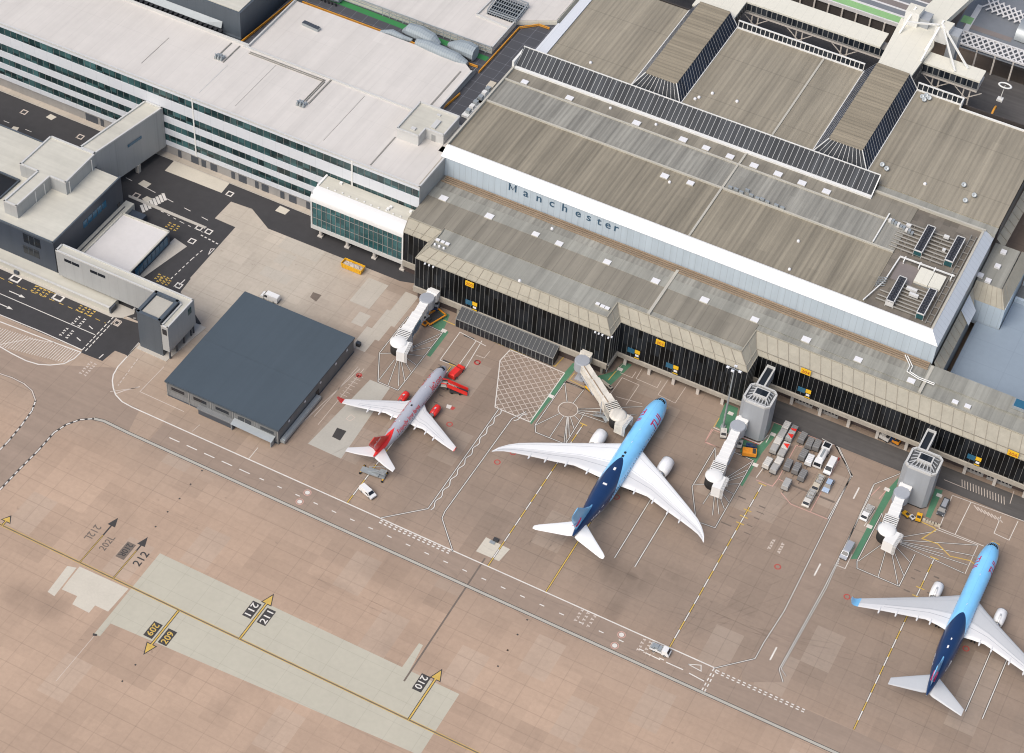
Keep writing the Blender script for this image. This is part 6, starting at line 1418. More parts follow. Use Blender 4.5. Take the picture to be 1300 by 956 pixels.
    for i in range(15):
        t = i / 14; k = math.sin(PI * min(1, max(0, t))) ** .35 if 0 < t < 1 else .02
        rows.append([(x + (Rw * 1.06) * k * math.cos(a), y + y0 + (y1 - y0) * t, zc - Rh * .45 + Rh * .68 * k * math.sin(a)) for a in [2 * PI * q / 20 for q in range(20)]])
    g.grid(rows, 0, True, True); g.build('belly_fairing', S['bpaint'], root)
    # landing gear
    for gx, gy, n, wr in S['gear']:
        top = zc - Rh * .5 if gx else zc - Rh * .8
        gt = MB(); gt.tube((x + gx, y + gy, wr), (x + gx, y + gy, top), .16, n=10); strut = gt.build('landing_gear', M['metal'], root)
        for i in range(max(1, n // 2)):
            for s_ in (-1, 1):
                yy = y + gy + (i - (n // 2 - 1) / 2) * wr * 2.3; g = MB(); xx = x + gx + s_ * .42
                g.lathe([(-.2, wr * .5), (-.18, wr * .92), (-.1, wr), (.1, wr), (.18, wr * .92), (.2, wr * .5)], (xx, yy, wr), (1, 0, 0), 18); g.build('tyre', M['rubber'], strut)
    # antennas / small marks on the crown
    for s, wd, ln_, m in S['crown']:
        a, b, c = body(s); g = MB(); g.prism([(x - wd, y - s - ln_), (x + wd, y - s - ln_), (x + wd, y - s), (x - wd, y - s)], c + b - .03, c + b + .12); g.build('crown_fairing', M[m], root)
    # lettering
    for t, s, ang, h, wid, m, sides in S['text']:
        for sg in sides:
            g = MB()
            def fn(u, v, sg=sg):
                aa, bb, cc = body(s); st = s - u if sg > 0 else s - wid + u
                r_ = (Rw + Rh) / 2; phi = ang + v / r_; 
                return skin(st, phi if sg > 0 else PI - phi, .025)
            put_text(g, t, fn, h, 0, wid)
            g.build('lettering', M[m], fus)
    return root, fin, body, skin

S787 = dict(L=56.7, rw=2.9, rh=2.97, zc=5.0, ln=9.0, lt=19.5, np=1.05, cp=(1.75, 2.9), doors=(6.2, 17.6, 33.0, 43.5), wa=.22, ww=.38, wp=.95, paint=M['liv787'],
    wpaint=M['wingwhite'], wpaint2=M['winglight'], fpaint=M['skyblue'], epaint=M['acwhite'], epylon=M['acwhite'], bpaint=M['skyblue'],
    wing=[(1.2, -17.6, 16.2, 4.0, .11), (2.9, -19.6, 13.8, 4.1, .11), (6.5, -22.2, 11.4, 4.6, .11), (10.5, -24.9, 9.0, 5.1, .105), (16, -28.9, 7.3, 6.0, .10), (22, -33.4, 5.2, 7.1, .10), (25.6, -36.3, 3.9, 7.8, .09), (27.6, -38.6, 2.7, 8.3, .09), (29.2, -41.0, 1.6, 8.7, .09), (30.06, -43.2, .4, 8.95, .08)],
    tail=[(.4, -50.2, 6.0, 6.3, .09), (1.4, -51.2, 5.6, 6.4, .09), (5.5, -54.7, 3.6, 6.8, .09), (9.0, -57.6, 2.0, 7.15, .09), (9.9, -58.6, 1.0, 7.25, .08)],
    fin=[(-43.8, 10.8, 7.2, .05), (-46.6, 8.6, 8.2, .09), (-50.8, 6.4, 12.0, .09), (-54.4, 4.4, 16.0, .08), (-55.4, 3.3, 17.0, .07)],
    eng=(9.75, -18.0, 1.72, 6.6, 2.75), belly=(-16, -38), fair=(6.8, 12.5, 17.5, 21.5),
    gear=((0, -6.2, 2, .5), (-4.9, -29.3, 4, .66), (4.9, -29.3, 4, .66)), crown=((25.2, .28, .7, 'letblack'), (26.6, .28, .7, 'letblack'), (31.5, .3, .9, 'acwhite'), (37.6, .55, .5, 'acwhite'), (21, .05, .6, 'acwhite'), (16, .05, .5, 'acwhite')),
    text=[('TUI', 12.9, .20, 2.5, 4.6, 'tuired', (1, -1)), ('tui.co.uk', 49.2, .10, .9, 4.4, 'letwhite', (1, -1))])
root787, fin787, b787, k787 = airliner('sky blue twin-jet with navy rear fuselage and pure white wings at the middle stand', 47.4, -2.6, S787)
S737 = dict(L=39.2, rw=1.88, rh=2.0, zc=3.35, ln=6.2, lt=13.5, np=1.0, droop=.14, cp=(1.3, 2.3), doors=(5.0, 33.2), wa=.2, ww=.28, wp=.76, paint=M['acgrey'],
    wpaint=M['winglight'], wpaint2=M['winglight'], fpaint=M['redpaint'], epaint=M['redpaint'], epylon=M['winglight'], bpaint=M['acgrey'],
    wing=[(.6, -12.9, 10.2, 2.5, .12), (1.9, -14.7, 8.0, 2.6, .12), (3.4, -16.4, 6.6, 2.75, .12), (5.6, -17.7, 5.2, 3.0, .115), (9, -19.9, 4.3, 3.4, .11), (13, -22.5, 3.1, 3.9, .10), (16.9, -25.0, 1.75, 4.35, .09)],
    wlet=[(16.9, -25.0, 1.75, 4.35, .09), (17.35, -25.5, 1.5, 4.8, .08), (17.6, -26.0, 1.2, 5.5, .08), (17.9, -27.0, .6, 6.8, .07)], wletpaint=M['redpaint'],
    tail=[(.2, -34.3, 4.6, 4.3, .1), (1.0, -35.0, 4.3, 4.4, .1), (4.5, -37.9, 2.8, 4.85, .1), (7.1, -40.0, 1.5, 5.2, .1)],
    fin=[(-28.4, 9.2, 5.0, .05), (-31.4, 6.6, 5.6, .09), (-34.0, 5.2, 8.0, .09), (-37.6, 3.6, 11.0, .09), (-38.6, 3.0, 12.0, .08)],
    eng=(4.85, -12.6, .98, 4.4, 1.6), belly=(-12.5, -25), fair=(3.6, 7.0, 10.0),
    gear=((0, -4.2, 2, .34), (-2.86, -19.9, 2, .55), (2.86, -19.9, 2, .55)), crown=((18.6, .22, .5, 'letblack'), (11, .05, .5, 'acwhite'), (25, .05, .5, 'acwhite')),
    text=[('Jet2.com', 10.6, .30, 1.7, 5.6, 'letred', (1, -1)), ('Friendly low fares', 28.4, .38, 1.3, 11.2, 'letred', (1, -1))])
root737, fin737, b737, k737 = airliner('silver grey twin-jet with red fin, red engines and red winglet tips beside the workshop', -10.1, -20.7, S737)
for s_ in (1, -1):
    g = MB(); put_text(g, 'Jet2.com', lambda u, v: (-10.1 + s_ * (.32 - .012 * v), -20.7 - (39.3 - u if s_ > 0 else 36.0 + u), 8.9 + v), 1.0, 0, 3.3); g.build('lettering', M['letwhite'], fin737)
g = MB(); rows = []
for s_ in [28.0 + 11.1 * i / 30 for i in range(31)]:
    a, b, c = b737(s_); t = min(1, max(0, (s_ - 28.2) / 7.5)); am = .03 + 1.45 * t
    rows.append([(-10.1 + (a + .035) * math.cos(PI / 2 + am * (q / 16 - 1)), -20.7 - s_, c + (b + .035) * math.sin(PI / 2 + am * (q / 16 - 1))) for q in range(33)])
g.grid(rows[::-1], 0, True); g.build('tail_sweep', M['redpaint'], root737)
S767 = dict(L=54.9, rw=2.51, rh=2.7, zc=4.6, ln=8.0, lt=18.5, np=1.0, cp=(1.6, 2.7), doors=(5.6, 21.5, 27.5, 42.5), wa=.2, ww=.3, wp=.85, paint=M['liv767'],
    wpaint=M['winggrey'], wpaint2=M['winglight'], fpaint=M['skyblue'], epaint=M['acwhite'], epylon=M['winggrey'], bpaint=M['acwhite'],
    wing=[(.8, -18.2, 14.6, 3.7, .12), (2.5, -19.9, 12.2, 3.8, .12), (4.5, -21.6, 10.4, 4.1, .115), (7.6, -24.0, 8.1, 4.5, .11), (12, -27.2, 6.6, 5.1, .105), (18, -31.6, 4.6, 6.0, .10), (23.6, -35.8, 2.9, 6.9, .09)],
    wlet=[(23.6, -35.8, 2.9, 6.9, .09), (24.5, -36.8, 2.5, 7.4, .08), (25.1, -37.8, 1.9, 8.3, .08), (25.5, -39.0, .9, 10.1, .07)], wletpaint=M['skyblue'],
    tail=[(.3, -47.4, 6.3, 5.8, .1), (1.4, -48.4, 5.9, 5.9, .1), (5.5, -51.6, 4.0, 6.4, .1), (9.2, -54.6, 2.2, 6.9, .1)],
    fin=[(-41.0, 11.0, 6.7, .05), (-43.8, 9.0, 7.6, .09), (-47.6, 6.8, 11.0, .09), (-51.8, 4.6, 15.2, .08), (-52.6, 4.0, 15.9, .07)],
    eng=(8.35, -18.4, 1.35, 5.8, 2.35), belly=(-16, -36), fair=(6.4, 9.6, 14.6, 18.6),
    gear=((0, -6.0, 2, .45), (-4.65, -28.5, 4, .58), (4.65, -28.5, 4, .58)), crown=((24.5, .05, .5, 'acwhite'), (39, .2, .8, 'acwhite'), (36.5, .15, .5, 'acwhite'), (14, .05, .5, 'acwhite')),
    text=[('TUI', 11.8, .10, 2.2, 4.0, 'tuired', (1, -1)), ('tui.co.uk', 45.5, .20, .8, 4.0, 'letwhite', (1, -1))])
root767, fin767, b767, k767 = airliner('sky blue twin-jet with navy tail and grey upswept-tip wings at the right-hand stand', 142.0, -5.2, S767)
# curved smile mark on the two light blue fins
for (fx, fy, fin, z0, r0) in ((47.4, -2.6 - 54.9, fin787, 10.4, 1.5), (142.0, -5.2 - 51.5, fin767, 9.6, 1.4)):
    for sg in (1, -1):
        g = MB(); pr = None
        for k in range(15):
            a = -2.6 + 2.2 * k / 14; c_ = Vector((fx + sg * .36, fy + r0 * 1.2 * math.cos(a), z0 + 1.2 + r0 * math.sin(a)))
            if pr is not None: g.bar(pr, c_, .34, .1)
            pr = c_
        g.build('smile_mark', M['tuired'], fin)

# ================================================================ stair towers and passenger boarding bridges
def stair_tower(x0, x1, y0, y1, label, lx0, lx1, ly):
    r_ = thing('stair_tower', label, 'stair tower', ((x0 + x1) / 2, (y0 + y1) / 2, 0)); z = 13.6; c = 1.1
    P = [(x0 + c, y0), (x1 - c, y0), (x1, y0 + c), (x1, y1 - c), (x1 - c, y1), (x0 + c, y1), (x0, y1 - c), (x0, y0 + c)]
    ins = lambda d: [(x0 + c + d * .4, y0 + d), (x1 - c - d * .4, y0 + d), (x1 - d, y0 + c + d * .4), (x1 - d, y1 - c - d * .4), (x1 - c - d * .4, y1 - d), (x0 + c + d * .4, y1 - d), (x0 + d, y1 - c - d * .4), (x0 + d, y0 + c + d * .4)]
    g = MB(); g.prism(P, .5, z - .3, 0); g.prism(ins(.15), 0, .5, 1); g.build('wall', [M['rotgrey'], M['signblk']], r_)
    g = MB(); g.sheet(ins(.4), z - .25); g.build('roof', M['rotroof'], r_)
    g = MB(); Q = ins(.25)
    for a, b in zip(Q, Q[1:] + Q[:1]): g.bar((a[0], a[1], z), (b[0], b[1], z), .55, .7)
    g.build('parapet', M['rimroof'], r_)
    cx, cy = (x0 + x1) / 2 + .1, (y0 + y1) / 2 + .5
    g = MB(); g.box(cx - 2.0, cy - 1.4, z - .2, cx + 2.0, cy + 1.4, z + 1.0, 0); g.box(cx - 1.6, cy - 1.0, z + .95, cx + 1.6, cy + 1.0, z + 1.08, 1); g.build('lantern', [M['rimroof'], M['ridgeglass']], r_)
    g = MB()
    for k in range(6):
        t = k / 5; g.bar((x0 + 1.6 + (x1 - x0 - 3.2) * t, y0 + .9, z + .1), (cx - 2.0 + 4.0 * t, cy - 1.4, z + .5), .26, .15)
    g.bar((x0 + 1.2, y0 + .9, z + .1), (x1 - 1.2, y0 + .9, z + .1), .3, .3); g.build('roof_rib', M['greybar'], r_)
    for sx, xx in ((-1, x0 + .9), (1, x1 - .9)):
        g = MB()
        for k in range(4):
            t = k / 3; g.bar((xx, y0 + 1.6 + (y1 - y0 - 3.2) * t, z + .1), (cx + sx * 2.0, cy - 1.4 + 2.8 * t, z + .5), .26, .15)
        g.build('roof_rib', M['greybar'], r_)
    g = MB(); g.prism([(lx0, y1 - .2), (lx1, y1 - .2), (lx1, ly), (lx0, ly)], 9.8, 13.3, 0, 1)
    for x in (lx0 + .15, lx1 - .15): g.bar((x, y1 - .2, 13.5), (x, ly, 13.5), .45, .4, 2)
    g.box(lx0, ly - .4, 13.3, lx1, ly, 14.0, 2); g.build('link_corridor', [M['rotgrey'], M['ridgeglass'], M['rimroof']], r_)
    g = MB(); g.box(x0 - .5, y0 + 2.5, 3, x0, y0 + 4, 11); g.build('downpipe_box', M['rotgrey'], r_)
    return r_
stair_tower(67.9, 75.8, -.3, 6.9, 'grey clad stair tower with ribbed black roof, left of the parked trailers', 69.2, 71.6, 14.75)
stair_tower(113.6, 122.2, -.3, 7.2, 'grey clad stair tower with ribbed black roof, behind the right-hand boarding bridge', 114.9, 117.4, 14.75)

def jet_bridge(label, fac, piv, dome, head_a, head_b, dirty=False):
    """fac: fixed end at the building; piv: rotunda; dome: cab centre; head_a-head_b: open end facing the aircraft"""
    r_ = thing('jet_bridge', label, 'jet bridge', (piv[0], piv[1], 0)); mw = M['dirtywhite'] if dirty else M['bridgewhite']
    d = Vector((dome[0] - piv[0], dome[1] - piv[1])); L = d.length; u = d / L; n = Vector((-u.y, u.x))
    at = lambda t, s=0: (piv[0] + u.x * t + n.x * s, piv[1] + u.y * t + n.y * s)
    g = MB(); f = Vector(fac); v = Vector(piv) - f
    g.obox(((fac[0] + piv[0]) / 2, (fac[1] + piv[1]) / 2), v.x, v.y, v.length + .6, 3.0, 4.2, 7.0, 0)
    g.obox(((fac[0] * .7 + piv[0] * .3), (fac[1] * .7 + piv[1] * .3)), v.x, v.y, 1.0, 3.4, 4.1, 7.3, 0); g.build('fixed_link', mw, r_)
    g = MB(); g.lathe([(3.9, 1.6), (4.0, 2.15), (7.0, 2.15), (7.25, 2.0), (7.3, .05)], (piv[0], piv[1], 0), (0, 0, 1), 18, smooth=False); g.build('rotunda', M['bridgegrey'], r_)
    g = MB(); g.tube((piv[0], piv[1], 0), (piv[0], piv[1], 4.0), .75, n=14); g.obox(piv, 1, 0, 2.6, 2.6, 0, .3); g.build('column', M['bridgegrey'], r_)
    # telescoping tunnel sections, each a little larger than the last
    cuts = (1.6, L * .36, L * .66, L - 2.0)
    for i in range(3):
        g = MB(); wd, h = 2.5 + .34 * i, 2.6 + .26 * i; a, b = cuts[i] - (.4 if i else 0), cuts[i + 1]; c = at((a + b) / 2)
        g.obox(c, u.x, u.y, b - a, wd, 4.35 - .12 * i, 4.35 + h, 0)
        for k in range(int((b - a) / 1.5)):
            p = at(a + .7 + 1.5 * k); g.obox(p, u.x, u.y, .16, wd + .1, 4.3 - .1 * i, 4.40 + h, 0)
        g.obox(at(b - .15), u.x, u.y, .3, wd + .26, 4.2 - .1 * i, 4.48 + h, 0)
        if dirty: g.obox(at((a + b) / 2, -.5), u.x, u.y, (b - a) * .9, .25, 4.35 + h, 4.5 + h, 1)
        g.build('tunnel_section', [mw, M['pipebrown']], r_)
    # folding canopy hoops
    g = MB()
    for k in range(6):
        t = L - 4.6 + .62 * k; g.obox(at(t), u.x, u.y, .26, 3.7, 4.2, 7.75)
    g.build('bellows_hoop', mw, r_)
    g = MB(); g.obox(at(L - 3.0), u.x, u.y, 3.8, 3.35, 4.3, 7.6); g.build('bellows', M['bellow'], r_)
    # cab: round turret and head facing the aircraft
    g = MB(); g.lathe([(4.0, 1.9), (4.0, 2.25), (7.3, 2.25)], (dome[0], dome[1], 0), (0, 0, 1), 26); g.build('cab_wall', M['bellow'], r_)
    g = MB(); g.lathe([(7.3, 2.4), (7.55, 2.4), (7.85, 1.9), (8.0, 1.0), (8.05, .02)], (dome[0], dome[1], 0), (0, 0, 1), 26); g.build('cab_roof', mw, r_)
    ha, hb = Vector(head_a), Vector(head_b); hm = (ha + hb) / 2; hd = (hb - ha).normalized(); out = Vector((-hd.y, hd.x))
    if out.dot(hm - Vector(dome)) < 0: out = -out
    dep = max(1.2, out.dot(hm - Vector(dome)) - .6); wid = min(4.6, (hb - ha).length)
    g = MB(); base = hm - out * dep
    q = [base - hd * wid / 2, base + hd * wid / 2, hm + hd * wid / 2, hm - hd * wid / 2]
    g.prism([(p.x, p.y) for p in q], 4.0, 4.3, 0); g.prism([(p.x, p.y) for p in q], 7.2, 7.55, 0)
    for s in (-1, 1):
        c = (base + hm) / 2 + hd * s * (wid / 2 - .12); g.obox((c.x, c.y), out.x, out.y, dep, .2, 4.3, 7.2, 0)
    c = base + out * .25; g.obox((c.x, c.y), hd.x, hd.y, wid - .3, .2, 4.3, 7.2, 1)
    g.build('cab_head', [mw, M['winglass']], r_)
    g = MB()
    for k in range(4):
        c = hm + out * (.12 + .24 * k); g.obox((c.x, c.y), hd.x, hd.y, wid + .25 - .06 * k, .12, 7.25, 7.65 - .05 * k, 0)
        for s in (-1, 1): e = c + hd * s * (wid / 2); g.obox((e.x, e.y), hd.x, hd.y, .3, .12, 4.1, 7.3, 0)
    g.build('closure_hood', M['bridgewhite'], r_)
    # drive gear, service stair, ladder
    t = L * .70; g = MB()
    for s in (-1.5, 1.5): p = at(t, s); g.tube((p[0], p[1], .8), (p[0], p[1], 6.6), .22, n=10)
    a, b = at(t, -1.8), at(t, 1.8); g.bar((a[0], a[1], 1.0), (b[0], b[1], 1.0), .5, .4); drive = g.build('drive_gear', M['bridgegrey'], r_)
    for s in (-1.1, 1.1):
        p = at(t, s); g = MB(); g.lathe([(-.22, .3), (-.2, .55), (.2, .55), (.22, .3)], (p[0], p[1], .56), (n.x, n.y, 0), 16); g.build('tyre', M['rubber'], drive)
    g = MB(); s0 = at(L - 3.2, -2.2); s1 = at(L - 8.0, -2.4)
    for k in range(13):
        f_ = k / 12; c = (s0[0] + (s1[0] - s0[0]) * f_, s0[1] + (s1[1] - s0[1]) * f_); g.obox(c, n.x, n.y, 1.0, .34, 4.2 * (1 - f_) , 4.26 * (1 - f_) + .05)
    for s in (-.5, .5):
        a = at(L - 3.2, -2.2 + s); b = at(L - 8.0, -2.4 + s)
        for dz in (0, 1.0): g.bar((a[0], a[1], 4.2 + dz), (b[0], b[1], .1 + dz), .1)
    q = at(L - 2.4, -2.2); g.obox(q, u.x, u.y, 1.8, 1.2, 4.1, 4.25); g.build('service_stair', M['steel'], r_)
    g = MB(); c = at(L * .45, 1.55); g.obox(c, u.x, u.y, L * .3, .3, 4.2, 4.6); c = at(L * .3, -1.45); g.obox(c, u.x, u.y, L * .35, .25, 3.9, 4.3); g.build('cable_tray', M['bridgegrey'], r_)
    if not dirty and piv[0] < 0:
        g = MB(); c = at(L * .62, 1.62); g.obox(c, u.x, u.y, L * .42, .12, 4.8, 6.4); g.build('side_window', M['winglassb'], r_)
    return r_
jet_bridge('white boarding bridge standing unused in front of the silver red-tailed jet', (-25.2, .9), (-25.5, -3.4), (-23.7, -22.6), (-21.2, -20.6), (-20.2, -26.4))
jet_bridge('rust-stained boarding bridge docked against the middle blue airliner', (22.5, .9), (22.8, -3.0), (40.0, -16.6), (42.9, -15.2), (42.7, -20.0), True)
jet_bridge('white boarding bridge parked clear, between the middle airliner and the parked trailers', (69.5, -.2), (69.3, -3.6), (70.8, -23.2), (73.6, -22.0), (74.0, -27.0))
jet_bridge('white boarding bridge by the right-hand stair tower, swung short of the cut-off blue jet', (115.8, -.2), (115.6, -3.6), (116.5, -17.6), (119.9, -17.0), (119.5, -21.8))

# flood-light mast
mp = (64.29, 0.29)
LM2 = thing('light_mast', 'tall slim floodlight mast in front of the black gate facade', 'light mast', (mp[0], mp[1], 0))
g = MB(); g.tube((mp[0], mp[1], 0), (mp[0], mp[1], 23), .32, .16, 12); g.obox(mp, 1, 0, 1.3, 1.3, 0, .35); g.build('pole', M['steel'], LM2)
g = MB(); g.bar((mp[0] - 1.9, mp[1] - .2, 23), (mp[0] + 1.9, mp[1] - .2, 23), .14); g.bar((mp[0], mp[1] - 1.0, 23), (mp[0], mp[1] + 1, 23), .12); g.build('crossbar', M['steel'], LM2)
for dx, dy in ((-1.7, -.3), (-.1, -1.0), (1.7, -.3), (0, 1.0)):
    g = MB(); g.box(mp[0] + dx - .4, mp[1] + dy - .25, 22.7, mp[0] + dx + .4, mp[1] + dy + .25, 23.15); g.build('lamp_head', M['headlamp'], LM2)
# facade floodlights hung under the beige fascia
for x, y in ((-28.5, .6), (-27.2, .6), (-25.9, .6), (24.2, .6), (25.3, .6), (26.4, .6), (28.2, .5), (28.9, 1.2)):
    g = MB(); g.box(x - .22, y - .35, 15.5, x + .22, y + .1, 15.9); g.build('flood_light', M['headlamp'], TB)

# ================================================================ vehicles and ground equipment (local: length along +y, front +y)
def wheels(r_, wb, tr, rad, w=.24, ys=None):
    for yy in (ys or (-wb / 2, wb / 2)):
        for s in (-1, 1):
            g = MB(); g.lathe([(-w / 2, rad * .55), (-w / 2, rad * .95), (-w * .3, rad), (w * .3, rad), (w / 2, rad * .95), (w / 2, rad * .55)], (s * tr / 2, yy, rad), (1, 0, 0), 14); wh = g.build('wheel', M['rubber'], r_, shift=False)
            g = MB(); g.lathe([(-w / 2 - .01, .01), (-w / 2 - .01, rad * .5), (w / 2 + .01, rad * .5), (w / 2 + .01, .01)], (s * tr / 2, yy, rad), (1, 0, 0), 10); g.build('hub', M['steel'], wh, shift=False)
def shell(g, prof, hw, m=0, inset=.12, zt=None):
    """side profile prof=[(y,z)] extruded to half width hw, leaning in towards the top"""
    z1 = max(p[1] for p in prof); z0 = min(p[1] for p in prof); zb = zt if zt is not None else z0 + (z1 - z0) * .55
    def X(z): return hw - (inset * max(0, z - zb) / max(.01, z1 - zb))
    Lr = [(-X(z), y, z) for y, z in prof]; Rr = [(X(z), y, z) for y, z in prof]
    n = len(prof)
    for i in range(n):
        j = (i + 1) % n; g.face([Lr[i], Lr[j], Rr[j], Rr[i]], m)
    g.face(Lr[::-1], m); g.face(Rr, m)
def van(label, loc, rz, paint, L=5.3, H=2.1, hw=.97, rear=True, lamp=True, cat='van'):
    r_ = thing('van', label, cat, (loc[0], loc[1], 0), rz); h = L / 2
    g = MB(); shell(g, [(-h, .35), (h - .1, .35), (h, .6), (h - .05, .95), (h - .75, 1.18), (h - 1.55, H - .12), (h - 1.9, H), (-h + .15, H), (-h, H - .2)], hw, 0, .16, 1.1)
    g.build('body', paint, r_, bevel=.05, shift=False)
    g = MB(); yb0, yb1 = h - .80, h - 1.52; g.face([(-hw * .86, yb0, 1.24), (hw * .86, yb0, 1.24), (hw * .78, yb1, H - .16), (-hw * .78, yb1, H - .16)]); 
    for q in g.v: pass
    g.v = [(a, b + .03, c + .03) for a, b, c in g.v]; g.build('windscreen', M['winglass'], r_, shift=False)
    for s in (-1, 1):
        g = MB(); g.face([(s * (hw + .01), h - 1.0, 1.2), (s * (hw + .01), h - 2.3, 1.2), (s * (hw - .10), h - 2.3, H - .3), (s * (hw - .10), h - 1.62, H - .3)][::s]); g.build('side_window', M['winglass'], r_, shift=False)
        g = MB(); g.box(s * (hw - .32), h - .06, .68, s * (hw - .08), h + .01, .92); g.build('headlight', M['headlamp'], r_, shift=False)
        g = MB(); g.box(s * (hw + .02), h - 1.25, 1.25, s * (hw + .22), h - 1.12, 1.5); g.build('wing_mirror', M['vdark'], r_, shift=False)
    g = MB(); g.box(-hw * .9, h - .03, .38, hw * .9, h + .06, .58); g.box(-hw * .9, -h - .05, .38, hw * .9, -h + .02, .58); g.build('bumper', M['vdark'], r_, shift=False)
    wheels(r_, L * .58, hw * 1.75, .34)
    return r_
def car(label, loc, rz, paint, L=4.4, H=1.5, hw=.9, roof=True):
    r_ = thing('parked_car', label, 'car', (loc[0], loc[1], 0), rz); h = L / 2
    g = MB(); shell(g, [(-h, .35), (h - .05, .32), (h, .6), (h - .1, .82), (h - 1.15, 1.0), (-h + .3, 1.02), (-h, .85)], hw, 0, .08, .6); g.build('body', paint, r_, bevel=.06, shift=False)
    g = MB(); shell(g, [(h - 1.2, .98), (h - 2.05, H - .04), (h - 2.5, H), (-h + .9, H - .02), (-h + .25, 1.02)], hw - .06, 0, .18, 1.0); cabn = g.build('cabin', M['winglass'], r_, shift=False)
    g = MB(); g.box(-hw + .24, -h + .92, H - .03, hw - .24, h - 2.1, H + .015); g.build('roof', paint, cabn, shift=False)
    for s in (-1, 1):
        g = MB(); g.box(s * (hw - .34), h - .07, .58, s * (hw - .1), h + .01, .76); g.build('headlight', M['headlamp'], r_, shift=False)
    wheels(r_, L * .6, hw * 1.8, .32)
    return r_
def baggage_cart(label, loc, rz, cover, L=3.3, hw=.8, H=1.9, red=False, roof=True, group='trailers in the equipment park'):
    r_ = thing('baggage_cart', label, 'baggage cart', (loc[0], loc[1], 0), rz, group); h = L / 2
    g = MB(); g.box(-hw, -h, .42, hw, h, .56); g.bar((0, h, .45), (0, h + .9, .4), .1); g.build('chassis', M['chassis'], r_, shift=False)
    g = MB(); shell(g, [(-h + .05, .56), (h - .05, .56), (h - .05, H - .1), (h - .3, H), (-h + .3, H), (-h + .05, H - .1)], hw - .03, 0, .1, 1.2)
    for k in range(5):
        y = -h + .3 + (L - .6) * k / 4; g.bar((-hw + .04, y, .6), (-hw + .14, y, H - .05), .06, .06, 1); g.bar((hw - .04, y, .6), (hw - .14, y, H - .05), .06, .06, 1); g.bar((-hw + .16, y, H + .01), (hw - .16, y, H + .01), .06, .04, 1)
    g.build('cover', [cover, M['steel']], r_, shift=False)
    if red:
        g = MB(); g.face([(-hw + .15, h - .2, H + .03), (-hw + .15, h - 1.9, H + .03), (hw - .15, h - 1.4, H + .03)][::1]); g.build('red_panel', M['redpaint'], r_, shift=False)
    wheels(r_, L * .66, hw * 1.7, .22, .16)
    return r_
def trailer_flat(label, loc, rz, L=5.0, hw=1.05, cover=None):
    """cargo dolly carrying a contoured container"""
    r_ = thing('cargo_dolly', label, 'cargo dolly', (loc[0], loc[1], 0), rz, 'trailers in the equipment park'); h = L / 2
    g = MB(); g.box(-hw, -h, .4, hw, h, .55); g.bar((0, h, .45), (0, h + 1, .4), .1); g.build('chassis', M['chassis'], r_, shift=False)
    for k, y in enumerate((-h / 2, h / 2)):
        g = MB(); q = h / 2 - .1; g.prism([(-hw + .05, y - q), (hw - .05, y - q), (hw - .05, y + q), (-hw + .05, y + q)], .56, 1.9, 0); g.box(-hw + .2, y - q + .2, 1.9, hw - .2, y + q - .2, 2.0, 0); g.box(-hw + .02, y - .05, .6, hw - .02, y + .05, 1.94, 1); g.build('container', [cover if k == 0 else M['canvas2'], M['steel']], r_, bevel=.04, shift=False)
    wheels(r_, L * .66, hw * 1.8, .24, .18)
    return r_
HD = PI     # most trailers stand nose-out, towards the runway
carts = [
 ('baggage', (79.60, 4.60), 'canvas2', 0, 'light grey covered baggage cart, rearmost of the left-hand file beside the stair tower'),
 ('baggage', (81.75, 5.28), 'canvas2', 1, 'grey baggage cart with a red triangular flap, in the back row nearest the road'),
 ('dolly', (79.62, 0.24), 'cartwhite', 0, 'long cargo dolly half white and half grey, second in the left-hand file'),
 ('dolly', (82.07, -0.37), 'cartwhite', 1, 'long white cargo dolly with a red triangular flap on its rear half'),
 ('baggage', (80.01, -6.72), 'cartwhite', 0, 'dusty white covered cart at the foot of the left-hand file, on the green walkway edge'),
 ('dolly', (82.39, -6.27), 'cartwhite', 0, 'long all-white cargo dolly at the front of the second file'),
 ('baggage', (84.87, 6.37), 'canvas', 0, 'dark grey canvas cart, left of the three in the back row'),
 ('baggage', (87.27, 5.47), 'canvas', 0, 'dark grey canvas cart, middle of the three in the back row'),
 ('baggage', (89.24, 5.81), 'canvas', 0, 'dark grey canvas cart, right one of the three, beside the white tanker'),
 ('baggage', (87.29, 0.76), 'canvas', 0, 'dark grey canvas cart immediately left of the bright white box cart'),
 ('baggage', (89.44, -0.06), 'vwhite', 0, 'bright white box cart in the middle of the equipment park'),
 ('baggage', (85.06, -4.59), 'canvas', 0, 'dark grey canvas cart, leftmost of the slanting row of three'),
 ('baggage', (87.48, -4.59), 'canvas', 0, 'dark grey canvas cart, central one of the slanting row of three'),
 ('baggage', (89.77, -6.04), 'canvas', 0, 'dark grey canvas cart, right one of the slanting row of three'),
 ('baggage', (87.19, -11.05), 'canvas2', 0, 'lighter grey cart standing alone at the front left corner of the park'),
]
for kind, p, cv, red, lab in carts:
    if kind == 'baggage': baggage_cart(lab, (p[0], p[1]), HD + random.uniform(-.05, .05), M[cv], 3.3, .98, 2.05, bool(red))
    else: 
        o = trailer_flat(lab, (p[0], p[1]), HD + random.uniform(-.03, .03), 5.5, .98, M[cv])
        if red:
            g = MB(); g.face([(-.8, -.3, 2.03), (-.8, -2.2, 2.03), (.85, -1.6, 2.03)]); g.build('red_panel', M['redpaint'], o, shift=False)
p = (79.50, 7.96)
baggage_cart('white covered cart in the back corner of the park beside the stair tower', p, HD, M['cartwhite'], 2.9, .98, 2.05)
p = (81.71, 7.56)
baggage_cart('half-hidden grey cart at the road edge with a red flap on its roof', p, HD, M['canvas'], 3.2, .98, 1.95, True)
